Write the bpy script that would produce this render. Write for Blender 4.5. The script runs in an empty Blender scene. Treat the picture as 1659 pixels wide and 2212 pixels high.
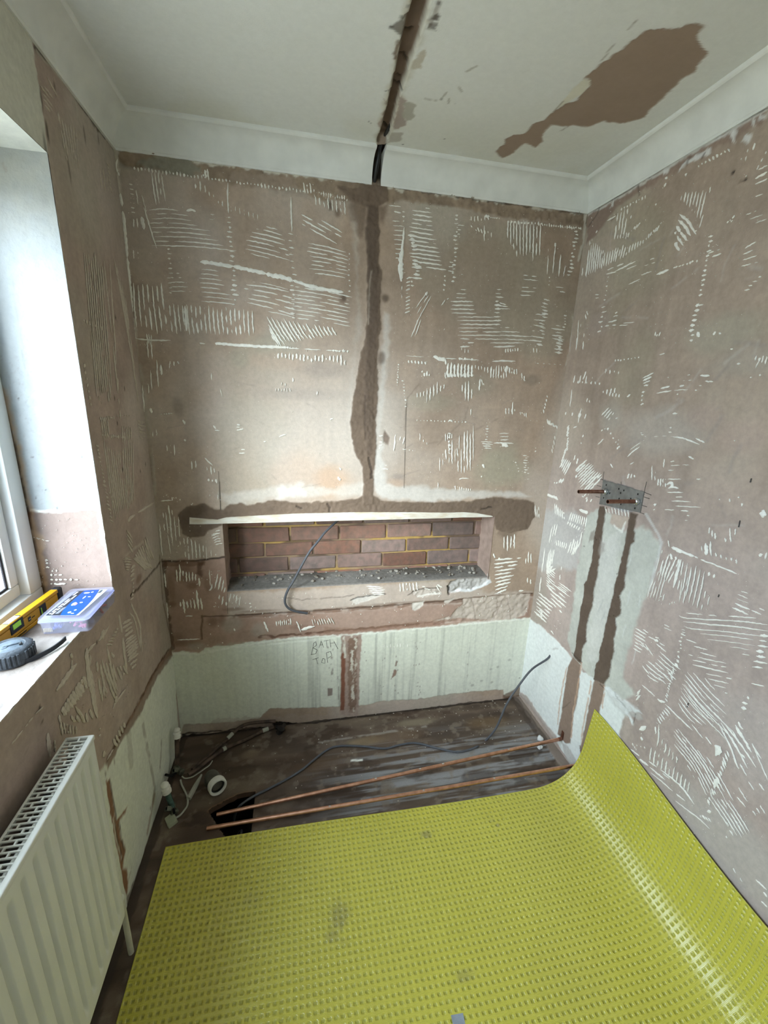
import bpy, bmesh, math, random
import numpy as np
from mathutils import Vector, Matrix, noise as mnoise
from mathutils.geometry import tessellate_polygon
random.seed(7); RNG = np.random.default_rng(7)
SC = bpy.context.scene; COL = SC.collection
PI = math.pi
# ------------------------------------------------------------------ camera
F_PX = 919.9137; W_PX, H_PX = 1659, 2212
CAM = np.array([0.5587881, -1.8053613, 1.603738])
RM = np.array([[0.9794812959973326, -0.19847331742531762, 0.03499618638615913],
               [-0.020818465671570682, -0.27236188415320933, -0.9619696437765567],
               [0.20045693372509546, 0.941502706491438, -0.27090528121620255]])
cd = bpy.data.cameras.new('camera'); cam = bpy.data.objects.new('camera', cd); COL.objects.link(cam)
cd.sensor_fit = 'HORIZONTAL'; cd.sensor_width = 36.0; cd.lens = F_PX*36.0/W_PX; cd.clip_start = 0.02
mw = Matrix.Identity(4)
for i in range(3):
    mw[i][0] = RM[0][i]; mw[i][1] = -RM[1][i]; mw[i][2] = -RM[2][i]; mw[i][3] = CAM[i]
cam.matrix_world = mw; SC.camera = cam
# ------------------------------------------------------------------ light and exposure
SC.view_settings.view_transform = 'Standard'; SC.view_settings.look = 'None'
SC.view_settings.gamma = 1.0; SC.view_settings.use_curve_mapping = False
SC.view_settings.exposure = 0.62
wd = bpy.data.worlds.new('overcast_sky'); SC.world = wd; wd.use_nodes = True
wn = wd.node_tree.nodes['Background']; SKY = 14.0
wt = wd.node_tree; w1 = wt.nodes.new('ShaderNodeTexCoord'); w2 = wt.nodes.new('ShaderNodeSeparateXYZ'); w3 = wt.nodes.new('ShaderNodeMapRange'); w4 = wt.nodes.new('ShaderNodeMath')
w3.inputs['From Min'].default_value = 0.0; w3.inputs['From Max'].default_value = 1.0; w3.inputs['To Min'].default_value = 0.38; w3.inputs['To Max'].default_value = 1.0   # overcast sky: brighter overhead
w4.operation = 'MULTIPLY'; w4.inputs[1].default_value = SKY; wn.inputs[0].default_value = (0.80, 0.92, 1.08, 1)
wt.links.new(w1.outputs['Generated'], w2.inputs[0]); wt.links.new(w2.outputs['Z'], w3.inputs['Value']); wt.links.new(w3.outputs[0], w4.inputs[0]); wt.links.new(w4.outputs[0], wn.inputs[1])
# the sun behind thin cloud: a wide soft source coming in through the window towards the back wall
sd = bpy.data.lights.new('veiled_sun', 'SUN'); sd.energy = 6.8; sd.angle = math.radians(38); sd.color = (.97, .985, 1.0)
so = bpy.data.objects.new('veiled_sun', sd); COL.objects.link(so); so.rotation_euler = Vector((.63, .78, -.34)).to_track_quat('-Z', 'Y').to_euler()
# room sizes (metres): x along the back wall, y towards it, z up
RW = 1.75; ZC = 2.333; ZT = 2.4276; CP = 0.0735; YF = -2.75
WY0, WY1, WZ0, WZ1, WD = -2.15, -0.473, 0.978, 2.118, 0.185       # window opening, reveal depth
HY0, HY1, HZ1 = 0.45, 1.25, 2.05                                 # doorway in the front wall (x range, height)
for nm, loc, rot, sx, sy in (('window_portal', (-WD-0.12, (WY0+WY1)/2, (WZ0+WZ1)/2), (0, -PI/2, 0), WZ1-WZ0+.1, WY1-WY0+.1),):
    ld = bpy.data.lights.new(nm, 'AREA'); ld.shape = 'RECTANGLE'; ld.size = sx; ld.size_y = sy; ld.cycles.is_portal = True
    lo = bpy.data.objects.new(nm, ld); COL.objects.link(lo); lo.location = loc; lo.rotation_euler = rot

# ------------------------------------------------------------------ rays from the picture to the room's planes
def onp(x, y, ax, val):
    d = RM.T @ np.array([x-W_PX/2, y-H_PX/2, F_PX]); t = (val-CAM[ax])/d[ax]; return CAM+t*d
def Lw(x, y, o=0.0): return onp(x, y, 0, o)
def Rw(x, y, o=0.0): return onp(x, y, 0, RW-o)
def Bw(x, y, o=0.0): return onp(x, y, 1, o)
def Fl(x, y, z=0.0): return onp(x, y, 2, z)
PLANE = {'B': (lambda x, y: Bw(x, y)[[0, 2]]), 'R': (lambda x, y: Rw(x, y)[[1, 2]]), 'L': (lambda x, y: Lw(x, y)[[1, 2]]),
         'C': (lambda x, y: onp(x, y, 2, ZT)[[0, 1]]), 'F': (lambda x, y: Fl(x, y)[[0, 1]]), 'J': (lambda x, y: onp(x, y, 1, WY1)[[0, 2]]),
         'S': (lambda x, y: onp(x, y, 2, WZ0)[[0, 1]])}
def crop(ox, oy, s): return lambda p: (ox+p[0]/s, oy+p[1]/s)
ID = lambda p: p
def plane_pts(pl, pts, k=ID): return [PLANE[pl](*k(p)) for p in pts]

# ------------------------------------------------------------------ small tools
def s2l(c):
    c = np.asarray(c, float)/255.0
    return np.where(c <= 0.04045, c/12.92, ((c+0.055)/1.055)**2.4)
def rgb(*c): return tuple(s2l(c))
def hashn(i, j, s):
    n = (i.astype(np.int64)*374761393 + j.astype(np.int64)*668265263 + s*1442695041) & 0x7fffffff
    n = ((n ^ (n >> 13))*1274126177) & 0x7fffffff
    n = ((n ^ (n >> 16))*668265263) & 0x7fffffff
    return (n & 0xffff)/65535.0
def vnoise(u, v, s=0):
    i = np.floor(u); j = np.floor(v); fu = u-i; fv = v-j
    fu = fu*fu*(3-2*fu); fv = fv*fv*(3-2*fv)
    a = hashn(i, j, s); b = hashn(i+1, j, s); c = hashn(i, j+1, s); d = hashn(i+1, j+1, s)
    return (a*(1-fu)+b*fu)*(1-fv)+(c*(1-fu)+d*fu)*fv
def fbm(u, v, s=0, o=4):
    r = 0; a = .5; t = 0
    for k in range(o):
        r = r+a*vnoise(u*2**k+k*17.3, v*2**k-k*9.1, s+k); t += a; a *= .5
    return r/t
def sm(x, a, b):
    t = np.clip((x-a)/(b-a), 0, 1); return t*t*(3-2*t)

# ------------------------------------------------------------------ materials
def _nt(name):
    m = bpy.data.materials.new(name); m.use_nodes = True; nt = m.node_tree
    return m, nt, nt.nodes, nt.links, nt.nodes['Principled BSDF']
def pm(name, col, rough=.6, metal=0.0, var=.12, scale=30.0, bump=.0, bscale=120.0, spec=.4, col2=None, coat=0.0, stretch=(1, 1, 1), trans=0.0, sss=0.0, ior=1.45):
    m, nt, N, L, b = _nt(name)
    tc = N.new('ShaderNodeTexCoord'); mp = N.new('ShaderNodeMapping'); mp.inputs['Scale'].default_value = stretch
    L.new(tc.outputs['Object'], mp.inputs['Vector'])
    nz = N.new('ShaderNodeTexNoise'); nz.inputs['Scale'].default_value = scale; nz.inputs['Detail'].default_value = 5
    L.new(mp.outputs[0], nz.inputs['Vector'])
    mx = N.new('ShaderNodeMix'); mx.data_type = 'RGBA'
    c2 = col2 if col2 else tuple(c*(1-var*1.6) for c in col)
    c1 = col if col2 else tuple(min(1, c*(1+var*.5)) for c in col)
    mx.inputs['A'].default_value = (*c1, 1); mx.inputs['B'].default_value = (*c2, 1)
    rp = N.new('ShaderNodeMapRange'); rp.inputs['From Min'].default_value = .35; rp.inputs['From Max'].default_value = .68
    L.new(nz.outputs['Fac'], rp.inputs['Value']); L.new(rp.outputs[0], mx.inputs['Factor']); L.new(mx.outputs['Result'], b.inputs['Base Color'])
    b.inputs['Roughness'].default_value = rough; b.inputs['Metallic'].default_value = metal
    b.inputs['Specular IOR Level'].default_value = spec; b.inputs['Coat Weight'].default_value = coat; b.inputs['IOR'].default_value = ior
    b.inputs['Transmission Weight'].default_value = trans; b.inputs['Subsurface Weight'].default_value = sss
    if bump:
        n2 = N.new('ShaderNodeTexNoise'); n2.inputs['Scale'].default_value = bscale; n2.inputs['Detail'].default_value = 6
        L.new(mp.outputs[0], n2.inputs['Vector'])
        bp = N.new('ShaderNodeBump'); bp.inputs['Strength'].default_value = bump; bp.inputs['Distance'].default_value = .004
        L.new(n2.outputs['Fac'], bp.inputs['Height']); L.new(bp.outputs[0], b.inputs['Normal'])
    return m
def surf_mat(name, bump=.25, bscale=220.0, var=.10, spec=.3, grain=None):
    """colour and roughness come from the attribute Col; grain and pitting are noise"""
    m, nt, N, L, b = _nt(name)
    at = N.new('ShaderNodeAttribute'); at.attribute_name = 'Col'
    tc = N.new('ShaderNodeTexCoord'); src = tc.outputs['Object']
    if grain:
        mp = N.new('ShaderNodeMapping'); mp.inputs['Scale'].default_value = grain; L.new(src, mp.inputs['Vector']); src = mp.outputs[0]
    nz = N.new('ShaderNodeTexNoise'); nz.inputs['Scale'].default_value = 60; nz.inputs['Detail'].default_value = 8; nz.inputs['Roughness'].default_value = .65
    L.new(src, nz.inputs['Vector'])
    rp = N.new('ShaderNodeMapRange'); rp.inputs['From Min'].default_value = .3; rp.inputs['From Max'].default_value = .7
    rp.inputs['To Min'].default_value = 1-var; rp.inputs['To Max'].default_value = 1+var
    L.new(nz.outputs['Fac'], rp.inputs['Value'])
    mu = N.new('ShaderNodeVectorMath'); mu.operation = 'SCALE'; L.new(at.outputs['Color'], mu.inputs[0]); L.new(rp.outputs[0], mu.inputs['Scale'])
    L.new(mu.outputs[0], b.inputs['Base Color']); L.new(at.outputs['Alpha'], b.inputs['Roughness'])
    b.inputs['Specular IOR Level'].default_value = spec
    n2 = N.new('ShaderNodeTexNoise'); n2.inputs['Scale'].default_value = bscale; n2.inputs['Detail'].default_value = 7; n2.inputs['Roughness'].default_value = .6
    L.new(src, n2.inputs['Vector'])
    bp = N.new('ShaderNodeBump'); bp.inputs['Strength'].default_value = bump; bp.inputs['Distance'].default_value = .003
    L.new(n2.outputs['Fac'], bp.inputs['Height']); L.new(bp.outputs[0], b.inputs['Normal'])
    return m

# ------------------------------------------------------------------ object helpers
def tag(o, label=None, cat=None, group=None, kind=None):
    if label: o['label'] = label
    if cat: o['category'] = cat
    if group: o['group'] = group
    if kind: o['kind'] = kind
    return o
def link(o, parent=None):
    COL.objects.link(o)
    if parent: o.parent = parent
    return o
def mesh_obj(name, verts, faces, mat, parent=None, smooth=False):
    me = bpy.data.meshes.new(name); me.from_pydata([tuple(v) for v in verts], [], [tuple(f) for f in faces]); me.update()
    if mat: me.materials.append(mat)
    if smooth: me.polygons.foreach_set('use_smooth', [True]*len(me.polygons))
    return link(bpy.data.objects.new(name, me), parent)
def bm_obj(name, bm, mat, parent=None, smooth=False, angle=None):
    bmesh.ops.recalc_face_normals(bm, faces=bm.faces)
    me = bpy.data.meshes.new(name); bm.to_mesh(me); bm.free()
    for mt in (mat if isinstance(mat, list) else [mat]): me.materials.append(mt)
    if smooth:
        me.polygons.foreach_set('use_smooth', [True]*len(me.polygons))
        if angle: me.set_sharp_from_angle(angle=math.radians(angle))
    return link(bpy.data.objects.new(name, me), parent)
def empty(name, loc, rz=0.0):
    o = bpy.data.objects.new(name, None); o.empty_display_size = .05; o.location = loc; o.rotation_euler = (0, 0, rz); return link(o)
def rel(o, parent):                                      # geometry given in world space, parent moved: keep it in place
    o.parent = parent; o.matrix_parent_inverse = (Matrix.Translation(parent.location) @ parent.rotation_euler.to_matrix().to_4x4()).inverted(); return o
def add_box(bm, x0, x1, y0, y1, z0, z1, bev=0.0, seg=1, mat=0, M=None):
    vs = [bm.verts.new((x, y, z)) for x in (x0, x1) for y in (y0, y1) for z in (z0, z1)]
    fs = [bm.faces.new([vs[i] for i in f]) for f in ((0, 1, 3, 2), (4, 6, 7, 5), (0, 4, 5, 1), (2, 3, 7, 6), (0, 2, 6, 4), (1, 5, 7, 3))]
    bmesh.ops.recalc_face_normals(bm, faces=fs)
    if bev:
        es = list({e for f in fs for e in f.edges})
        r = bmesh.ops.bevel(bm, geom=es, offset=bev, segments=seg, affect='EDGES', profile=.5)
        fs = list({f for v in {v for f in fs if f.is_valid for v in f.verts} for f in v.link_faces} | {f for f in r['faces'] if f.is_valid})
    for f in fs:
        if f.is_valid: f.material_index = mat
    if M is not None:
        bmesh.ops.transform(bm, matrix=M, verts=list({v for f in fs if f.is_valid for v in f.verts}))
    return fs
def spline(pts, n=8):
    P = [Vector(p) for p in pts]; P = [P[0]*2-P[1]]+P+[P[-1]*2-P[-2]]; out = []
    for i in range(1, len(P)-2):
        a, b, c, d = P[i-1:i+3]
        for k in range(n):
            t = k/n; out.append(.5*((2*b)+(c-a)*t+(2*a-5*b+4*c-d)*t*t+(3*b-a-3*c+d)*t**3))
    out.append(P[-2]); return out
def add_tube(bm, path, r, n=10, cap=True, hollow=0.0, mat=0):
    path = [Vector(p) for p in path]; rings = []; T0 = (path[1]-path[0]).normalized()
    up = Vector((0, 0, 1)) if abs(T0.z) < .9 else Vector((1, 0, 0))
    X = T0.cross(up).normalized()
    for i, p in enumerate(path):
        T = (path[min(i+1, len(path)-1)]-path[max(i-1, 0)]).normalized()
        X = (X-T*X.dot(T)).normalized(); Y = T.cross(X)
        rr = r(i/(len(path)-1)) if callable(r) else r
        rings.append([bm.verts.new(p+(X*math.cos(2*PI*k/n)+Y*math.sin(2*PI*k/n))*rr) for k in range(n)])
    fs = []
    for a, b in zip(rings, rings[1:]):
        for k in range(n): fs.append(bm.faces.new((a[k], a[(k+1) % n], b[(k+1) % n], b[k])))
    if cap:
        for ring, q, s in ((rings[0], path[0], 1), (rings[-1], path[-1], -1)):
            if hollow:
                T = (path[1]-path[0]).normalized() if s == 1 else (path[-2]-path[-1]).normalized()
                inn = [bm.verts.new(q+(v.co-q)*hollow) for v in ring]; dp = [bm.verts.new(q+(v.co-q)*hollow+T*r*2.5) for v in ring]
                for k in range(n):
                    k2 = (k+1) % n
                    fs.append(bm.faces.new((ring[k], ring[k2], inn[k2], inn[k]))); fs.append(bm.faces.new((inn[k], inn[k2], dp[k2], dp[k])))
                f = bm.faces.new(dp); f.material_index = mat+1 if hollow else mat
            else: fs.append(bm.faces.new(ring))
    for f in fs: f.material_index = mat
    return rings
def tube_obj(name, path, r, mat, parent=None, n=10, **k):
    bm = bmesh.new(); add_tube(bm, path, r, n, **k); return bm_obj(name, bm, mat, parent, True, 50)
def add_lathe(bm, prof, n=24, M=None, mat=0):
    """prof: (radius, height) list turned about z"""
    rings = []
    for r, h in prof:
        rings.append([bm.verts.new((r*math.cos(2*PI*k/n), r*math.sin(2*PI*k/n), h)) for k in range(n)] if r > 1e-6 else [bm.verts.new((0, 0, h))])
    for a, b in zip(rings, rings[1:]):
        for k in range(n):
            k2 = (k+1) % n
            if len(a) == 1: f = bm.faces.new((a[0], b[k2], b[k]))
            elif len(b) == 1: f = bm.faces.new((a[k], a[k2], b[0]))
            else: f = bm.faces.new((a[k], a[k2], b[k2], b[k]))
            f.material_index = mat
    if M is not None: bmesh.ops.transform(bm, matrix=M, verts=[v for r in rings for v in r])
def align(p, d):                                         # matrix taking +z to direction d at point p
    return Matrix.Translation(Vector(p)) @ Vector(d).normalized().to_track_quat('Z', 'Y').to_matrix().to_4x4()
def add_prism(bm, pts2, z0, z1, M=None, mat=0):
    a = [bm.verts.new((x, y, z0)) for x, y in pts2]; b = [bm.verts.new((x, y, z1)) for x, y in pts2]; n = len(a)
    fs = [bm.faces.new(a), bm.faces.new(b)]+[bm.faces.new((a[i], a[(i+1) % n], b[(i+1) % n], b[i])) for i in range(n)]
    for f in fs: f.material_index = mat
    if M is not None: bmesh.ops.transform(bm, matrix=M, verts=a+b)

# ------------------------------------------------------------------ painted relief surfaces
class Canvas:
    """a grid over one plane (u, v) with albedo, roughness and relief"""
    def __init__(s, us, vs, col, pl):
        s.us, s.vs, s.pl = us, vs, pl
        s.U, s.V = [a.ravel() for a in np.meshgrid(us, vs, indexing='ij')]
        s.C = np.tile(np.asarray(col, float), (len(s.U), 1)); s.R = np.full(len(s.U), .9); s.H = np.zeros(len(s.U)); s.k = 0
    def sel(s, pts, m):
        p = np.array(pts); return np.nonzero((s.U > p[:, 0].min()-m) & (s.U < p[:, 0].max()+m) & (s.V > p[:, 1].min()-m) & (s.V < p[:, 1].max()+m))[0]
    def warp(s, ix, j, f):
        s.k += 1; u, v = s.U[ix], s.V[ix]
        return (u+j*(fbm(u*f, v*f, s.k*3, 3)-.5)*2, v+j*(fbm(u*f+50, v*f, s.k*3+1, 3)-.5)*2)
    def put(s, ix, m, col, h, rough, rn=0.0, rf=60.0, var=0.0, vf=20.0):
        u, v = s.U[ix], s.V[ix]; s.k += 1
        if col is not None:
            c = np.asarray(col)[None, :]
            if var: c = c*(1+var*(fbm(u*vf, v*vf, s.k, 4)-.5)*2)[:, None]
            s.C[ix] = s.C[ix]*(1-m)[:, None]+c*m[:, None]
        if h: s.H[ix] += h*m
        if rn: s.H[ix] += rn*m*(fbm(u*rf, v*rf, s.k+5, 4)-.5)*2
        if rough is not None: s.R[ix] = s.R[ix]*(1-m)+rough*m
    def poly(s, pts, col=None, k=ID, a=1.0, e=.004, j=.004, f=40., h=0., rough=None, rn=0., rf=60., var=.12, vf=20., world=False):
        P = pts if world else plane_pts(s.pl, pts, k)
        ix = s.sel(P, e+j+.01)
        if not len(ix): return
        x, y = s.warp(ix, j, f); d = np.full(len(ix), 1e9); ins = np.zeros(len(ix), bool)
        for (x0, y0), (x1, y1) in zip(P, P[1:]+P[:1]):
            dx, dy = x1-x0, y1-y0; q = dx*dx+dy*dy+1e-12
            t = np.clip(((x-x0)*dx+(y-y0)*dy)/q, 0, 1); d = np.minimum(d, np.hypot(x-x0-t*dx, y-y0-t*dy))
            c = (y0 > y) != (y1 > y); ins ^= c & (x < (x1-x0)*(y-y0)/(y1-y0+1e-15)+x0)
        s.put(ix, a*sm(np.where(ins, d, -d), -e, e), col, h, rough, rn, rf, var, vf)
    def line(s, pts, col, w, k=ID, a=1.0, e=.002, j=.004, f=40., h=0., rough=None, var=.1, world=False, brk=0.):
        P = pts if world else plane_pts(s.pl, pts, k)
        ix = s.sel(P, w+e+j+.01)
        if not len(ix): return
        x, y = s.warp(ix, j, f); d = np.full(len(ix), 1e9)
        for (x0, y0), (x1, y1) in zip(P, P[1:]):
            dx, dy = x1-x0, y1-y0; q = dx*dx+dy*dy+1e-12
            t = np.clip(((x-x0)*dx+(y-y0)*dy)/q, 0, 1); d = np.minimum(d, np.hypot(x-x0-t*dx, y-y0-t*dy))
        m = a*(1-sm(d, w-e, w+e))
        if brk: m = m*sm(fbm(x*25, y*25, s.k+9, 3), brk-.08, brk+.08)
        s.put(ix, m, col, h, rough, var=var)
    def blob(s, p, ru, rv, col, k=ID, a=.6, f=12., h=0., rough=None, world=False):
        c = p if world else PLANE[s.pl](*k(p))
        ix = np.nonzero((abs(s.U-c[0]) < ru*1.6) & (abs(s.V-c[1]) < rv*1.6))[0]
        if not len(ix): return
        x, y = s.warp(ix, .25*min(ru, rv), f); d = np.hypot((x-c[0])/ru, (y-c[1])/rv)
        s.put(ix, a*(1-sm(d, .35, 1.1)), col, h, rough)
    def build(s, name, to3, nrm, mat, drop=None, parent=None):
        nu, nv = len(s.us), len(s.vs)
        P = to3(s.U, s.V)+np.asarray(nrm, float)[None, :]*s.H[:, None]
        i = np.arange((nu-1)*(nv-1)); a = (i//(nv-1))*nv+i % (nv-1)
        q = np.stack([a, a+nv, a+nv+1, a+1], 1)
        if drop is not None:
            cu = (s.us[:-1]+s.us[1:])/2; cv = (s.vs[:-1]+s.vs[1:])/2
            U, V = [z.ravel() for z in np.meshgrid(cu, cv, indexing='ij')]; q = q[~drop(U, V)]
        if (np.cross(P[q[0, 1]]-P[q[0, 0]], P[q[0, 2]]-P[q[0, 1]]) @ np.asarray(nrm, float)) < 0: q = q[:, ::-1]
        me = bpy.data.meshes.new(name); me.vertices.add(len(P)); me.vertices.foreach_set('co', P.astype(np.float32).ravel())
        me.loops.add(len(q)*4); me.loops.foreach_set('vertex_index', q.ravel().astype(np.int32))
        me.polygons.add(len(q)); me.polygons.foreach_set('loop_start', np.arange(0, len(q)*4, 4, dtype=np.int32))
        me.polygons.foreach_set('use_smooth', np.ones(len(q), bool))
        me.update(calc_edges=True); me.validate()
        at = me.attributes.new('Col', 'FLOAT_COLOR', 'POINT')
        at.data.foreach_set('color', np.concatenate([np.clip(s.C, 0, 1), s.R[:, None]], 1).astype(np.float32).ravel())
        me.materials.append(mat)
        return link(bpy.data.objects.new(name, me), parent)
def axis(*segs):                                          # (start, stop, step) runs joined into one coordinate list
    out = []
    for a, b, st in segs: out += list(np.linspace(a, b, max(2, int(round(abs(b-a)/st))+1)))
    return np.unique(np.round(np.array(out), 6))

# ------------------------------------------------------------------ ridges of old adhesive left by the notched trowel
class Ridges:
    def __init__(s, pl, to3, seed):
        s.pl, s.to3, s.v, s.f, s.r = pl, to3, [], [], random.Random(seed)
    def stroke(s, P, w, taper=.25, hh=.0016):
        """P: list of (u, v); w: width in metres"""
        r = s.r; n = len(P)
        if n < 2: return
        b = len(s.v); P = [np.asarray(p, float) for p in P]
        for i, p in enumerate(P):
            t = P[min(i+1, n-1)]-P[max(i-1, 0)]; t = t/(np.hypot(*t)+1e-9); nn = np.array([-t[1], t[0]])
            q = i/(n-1); k = min(1, min(q, 1-q)/taper*1.0+.25) if taper else 1
            a = w*.5*k*r.uniform(.65, 1.25); c = w*.5*k*r.uniform(.65, 1.25)
            s.v += [s.to3(*(p+nn*a), -.0004), s.to3(*(p+nn*a*.45), hh*k*r.uniform(.7, 1.2)), s.to3(*(p-nn*c*.45), hh*k*r.uniform(.7, 1.2)), s.to3(*(p-nn*c), -.0004)]
            if i:
                o = b+4*(i-1)
                for m in range(3): s.f.append((o+m, o+m+1, o+m+5, o+m+4))
        s.f += [(b, b+3, b+2, b+1), (b+4*(n-1), b+4*(n-1)+1, b+4*(n-1)+2, b+4*(n-1)+3)]
    def px(s, pts, w, k=ID, brk=0.0, taper=.25):
        """pts in crop pixels; w crop px"""
        r = s.r; p0, p1 = k(pts[0]), k(pts[-1]); m = ((p0[0]+p1[0])/2, (p0[1]+p1[1])/2)
        c0 = k((0, 0)); c1 = k((1, 0)); sc = c1[0]-c0[0]
        a = PLANE[s.pl](*m); b = PLANE[s.pl](m[0]+1, m[1]); c = PLANE[s.pl](m[0], m[1]+1)
        dx, dy = p1[0]-p0[0], p1[1]-p0[1]; ln = math.hypot(dx, dy)+1e-6
        per = abs(dy/ln)*np.hypot(*(b-a))+abs(dx/ln)*np.hypot(*(c-a))   # metres per px across the stroke
        W = max(.0016, w*sc*per)
        L = ln; n = max(3, int(L/6)+2)
        q = spline([(x, y, 0) for x, y in [k(p) for p in pts]], max(2, n//max(1, len(pts)-1)+1))
        run = []
        for v in q:
            if brk and r.random() < brk:
                if len(run) > 1: s.stroke(run, W*r.uniform(.8, 1.15), taper)
                run = []
            else:
                jx = r.gauss(0, .25); run.append(PLANE[s.pl](v.x+jx, v.y+r.gauss(0, .25)))
        if len(run) > 1: s.stroke(run, W*r.uniform(.8, 1.15), taper)
    def fan(s, a0, a1, b0, b1, n, w, k=ID, bend=0.0, brk=.05, je=.06, skip=0.0):
        """n strokes swept from the stroke a0-a1 to the stroke b0-b1"""
        r = s.r
        for i in range(n):
            if r.random() < skip: continue
            t = i/(n-1) if n > 1 else 0
            p = [a0[j]*(1-t)+b0[j]*t for j in (0, 1)]; q = [a1[j]*(1-t)+b1[j]*t for j in (0, 1)]
            dx, dy = q[0]-p[0], q[1]-p[1]; x0 = r.uniform(-je, je); x1 = r.uniform(-je, je)
            p = (p[0]+dx*x0, p[1]+dy*x0); q = (q[0]+dx*x1, q[1]+dy*x1)
            L = math.hypot(dx, dy)+1e-6; m = ((p[0]+q[0])/2-dy/L*bend, (p[1]+q[1])/2+dx/L*bend)
            s.px([p, m, q], w, k, brk)
    def dots(s, a, b, n, lx, ly, w, k=ID, jit=.3):
        """n short dashes along a-b, each (lx, ly) long"""
        r = s.r
        for i in range(n):
            t = i/(n-1) if n > 1 else 0; f = r.uniform(.4, 1.3)
            x = a[0]*(1-t)+b[0]*t+r.uniform(-jit, jit)*abs(lx); y = a[1]*(1-t)+b[1]*t+r.uniform(-jit, jit)*abs(ly)*.5
            s.px([(x-lx*f/2, y-ly*f/2), (x, y+r.uniform(-1, 1)), (x+lx*f/2, y+ly*f/2)], w*r.uniform(.7, 1.4), k, 0, .5)
    def specks(s, box, n, w=4.0, k=ID):
        r = s.r
        for _ in range(n):
            x, y = r.uniform(box[0], box[2]), r.uniform(box[1], box[3]); a = r.uniform(0, 6.28); l = r.uniform(1, 4)
            s.px([(x, y), (x+l*math.cos(a), y+l*math.sin(a))], w*r.uniform(.5, 1), k, 0, .5)
    def build(s, name, mat, parent, label=None):
        o = mesh_obj(name, s.v, s.f, mat, parent); o['kind'] = 'stuff'
        if label: o['label'] = label
        return o

# ------------------------------------------------------------------ palette
PLAS = rgb(171, 150, 132); PALE = rgb(208, 199, 190); GREEN = rgb(168, 163, 146); ORNG = rgb(190, 160, 138)
WET = rgb(118, 101, 87); WETD = rgb(100, 85, 73); RIDGE = rgb(244, 241, 232); PAINT = rgb(222, 224, 210); BARE = rgb(160, 141, 132)
STAIN = rgb(112, 84, 66); GREY = rgb(190, 190, 184); DARK = rgb(48, 40, 34); WHITE = rgb(232, 232, 224)
M_WALL = surf_mat('stripped_plaster'); M_CEIL = surf_mat('old_ceiling_paint', bump=.12, bscale=320, var=.03)
M_REVEAL = surf_mat('reveal_paint', bump=.35, bscale=160, var=.05)
M_RIDGE = pm('dried_adhesive', RIDGE, .85, var=.06, scale=80)
M_FLOOR = surf_mat('stained_floor_sheet', bump=.2, bscale=60, var=.28, spec=.35, grain=(2.5, 40, 40))
M_PENCIL = pm('pencil_lead', rgb(70, 66, 64), .6)
M_COVE = pm('coving_paint', rgb(232, 233, 228), .7, var=.05, scale=14, bump=.05, bscale=200)
M_UPVC = pm('white_upvc', rgb(232, 235, 236), .35, var=.03, scale=8)
M_DARKGAP = pm('dark_gasket', rgb(40, 38, 44), .6)
M_WHITE = pm('white_enamel', rgb(228, 229, 222), .3, var=.03, scale=6, bump=.02, bscale=300)
M_COPPER = pm('copper', (.74, .42, .30), .38, 1.0, var=.3, scale=40, col2=(.54, .29, .20))
M_COPPER_DULL = pm('dull_copper', (.40, .22, .16), .42, 1.0, var=.4, scale=60, col2=(.22, .11, .08))
M_BLACK = pm('black_void', (.006, .006, .006), .9)
M_CABLE = pm('grey_cable_sheath', rgb(84, 86, 92), .5, var=.1)
M_STEEL = pm('galvanised_steel', rgb(150, 152, 150), .45, .7, var=.15, scale=50)

# ------------------------------------------------------------------ floor
def trowel(cv, lo, hi):                                   # broad unevenness and trowel marks of bare plaster
    u, v = cv.U, cv.V
    n = fbm(u*3.1, v*2.3, 11, 5); cv.C *= (1+.16*(n-.5)*2)[:, None]
    st = fbm(u*38, v*2.2, 13, 3); cv.C *= (1+.10*(st-.5)*2)[:, None]; st = fbm(u*14+v*6, v*20-u*8, 14, 5); cv.C *= (1+.13*(st-.5)*2)[:, None]
    p = sm(fbm(u*2.2+9, v*1.7, 15, 4), .5, .72)*.45; cv.C = cv.C*(1-p)[:, None]+np.array(PALE)[None]*p[:, None]
    g = sm(fbm(u*2.6-4, v*2.4+3, 17, 3), .56, .72)*.4; cv.C = cv.C*(1-g)[:, None]+np.array(GREEN)[None]*g[:, None]
    cv.H += .0012*(fbm(u*6, v*6, 19, 4)-.5)*2
us = axis((0, RW, .005)); vs = axis((-.62, 0, .005), (-1.15, -.62, .012), (YF, -1.15, .06))
cv = Canvas(us, vs, rgb(92, 77, 65), 'F')
u, v = cv.U, cv.V
a = fbm(u*2.2, v*26, 3, 5); cv.C *= (1+.55*(a-.5)*2)[:, None]
a = sm(fbm(u*4, v*8, 5, 4), .5, .66)*.65; cv.C = cv.C*(1-a)[:, None]+np.array(rgb(66, 54, 46))[None]*a[:, None]
a = sm(fbm(u*3.2+7, v*7, 7, 5), .54, .70)*.55; cv.C = cv.C*(1-a)[:, None]+np.array(rgb(122, 108, 92))[None]*a[:, None]
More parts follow.
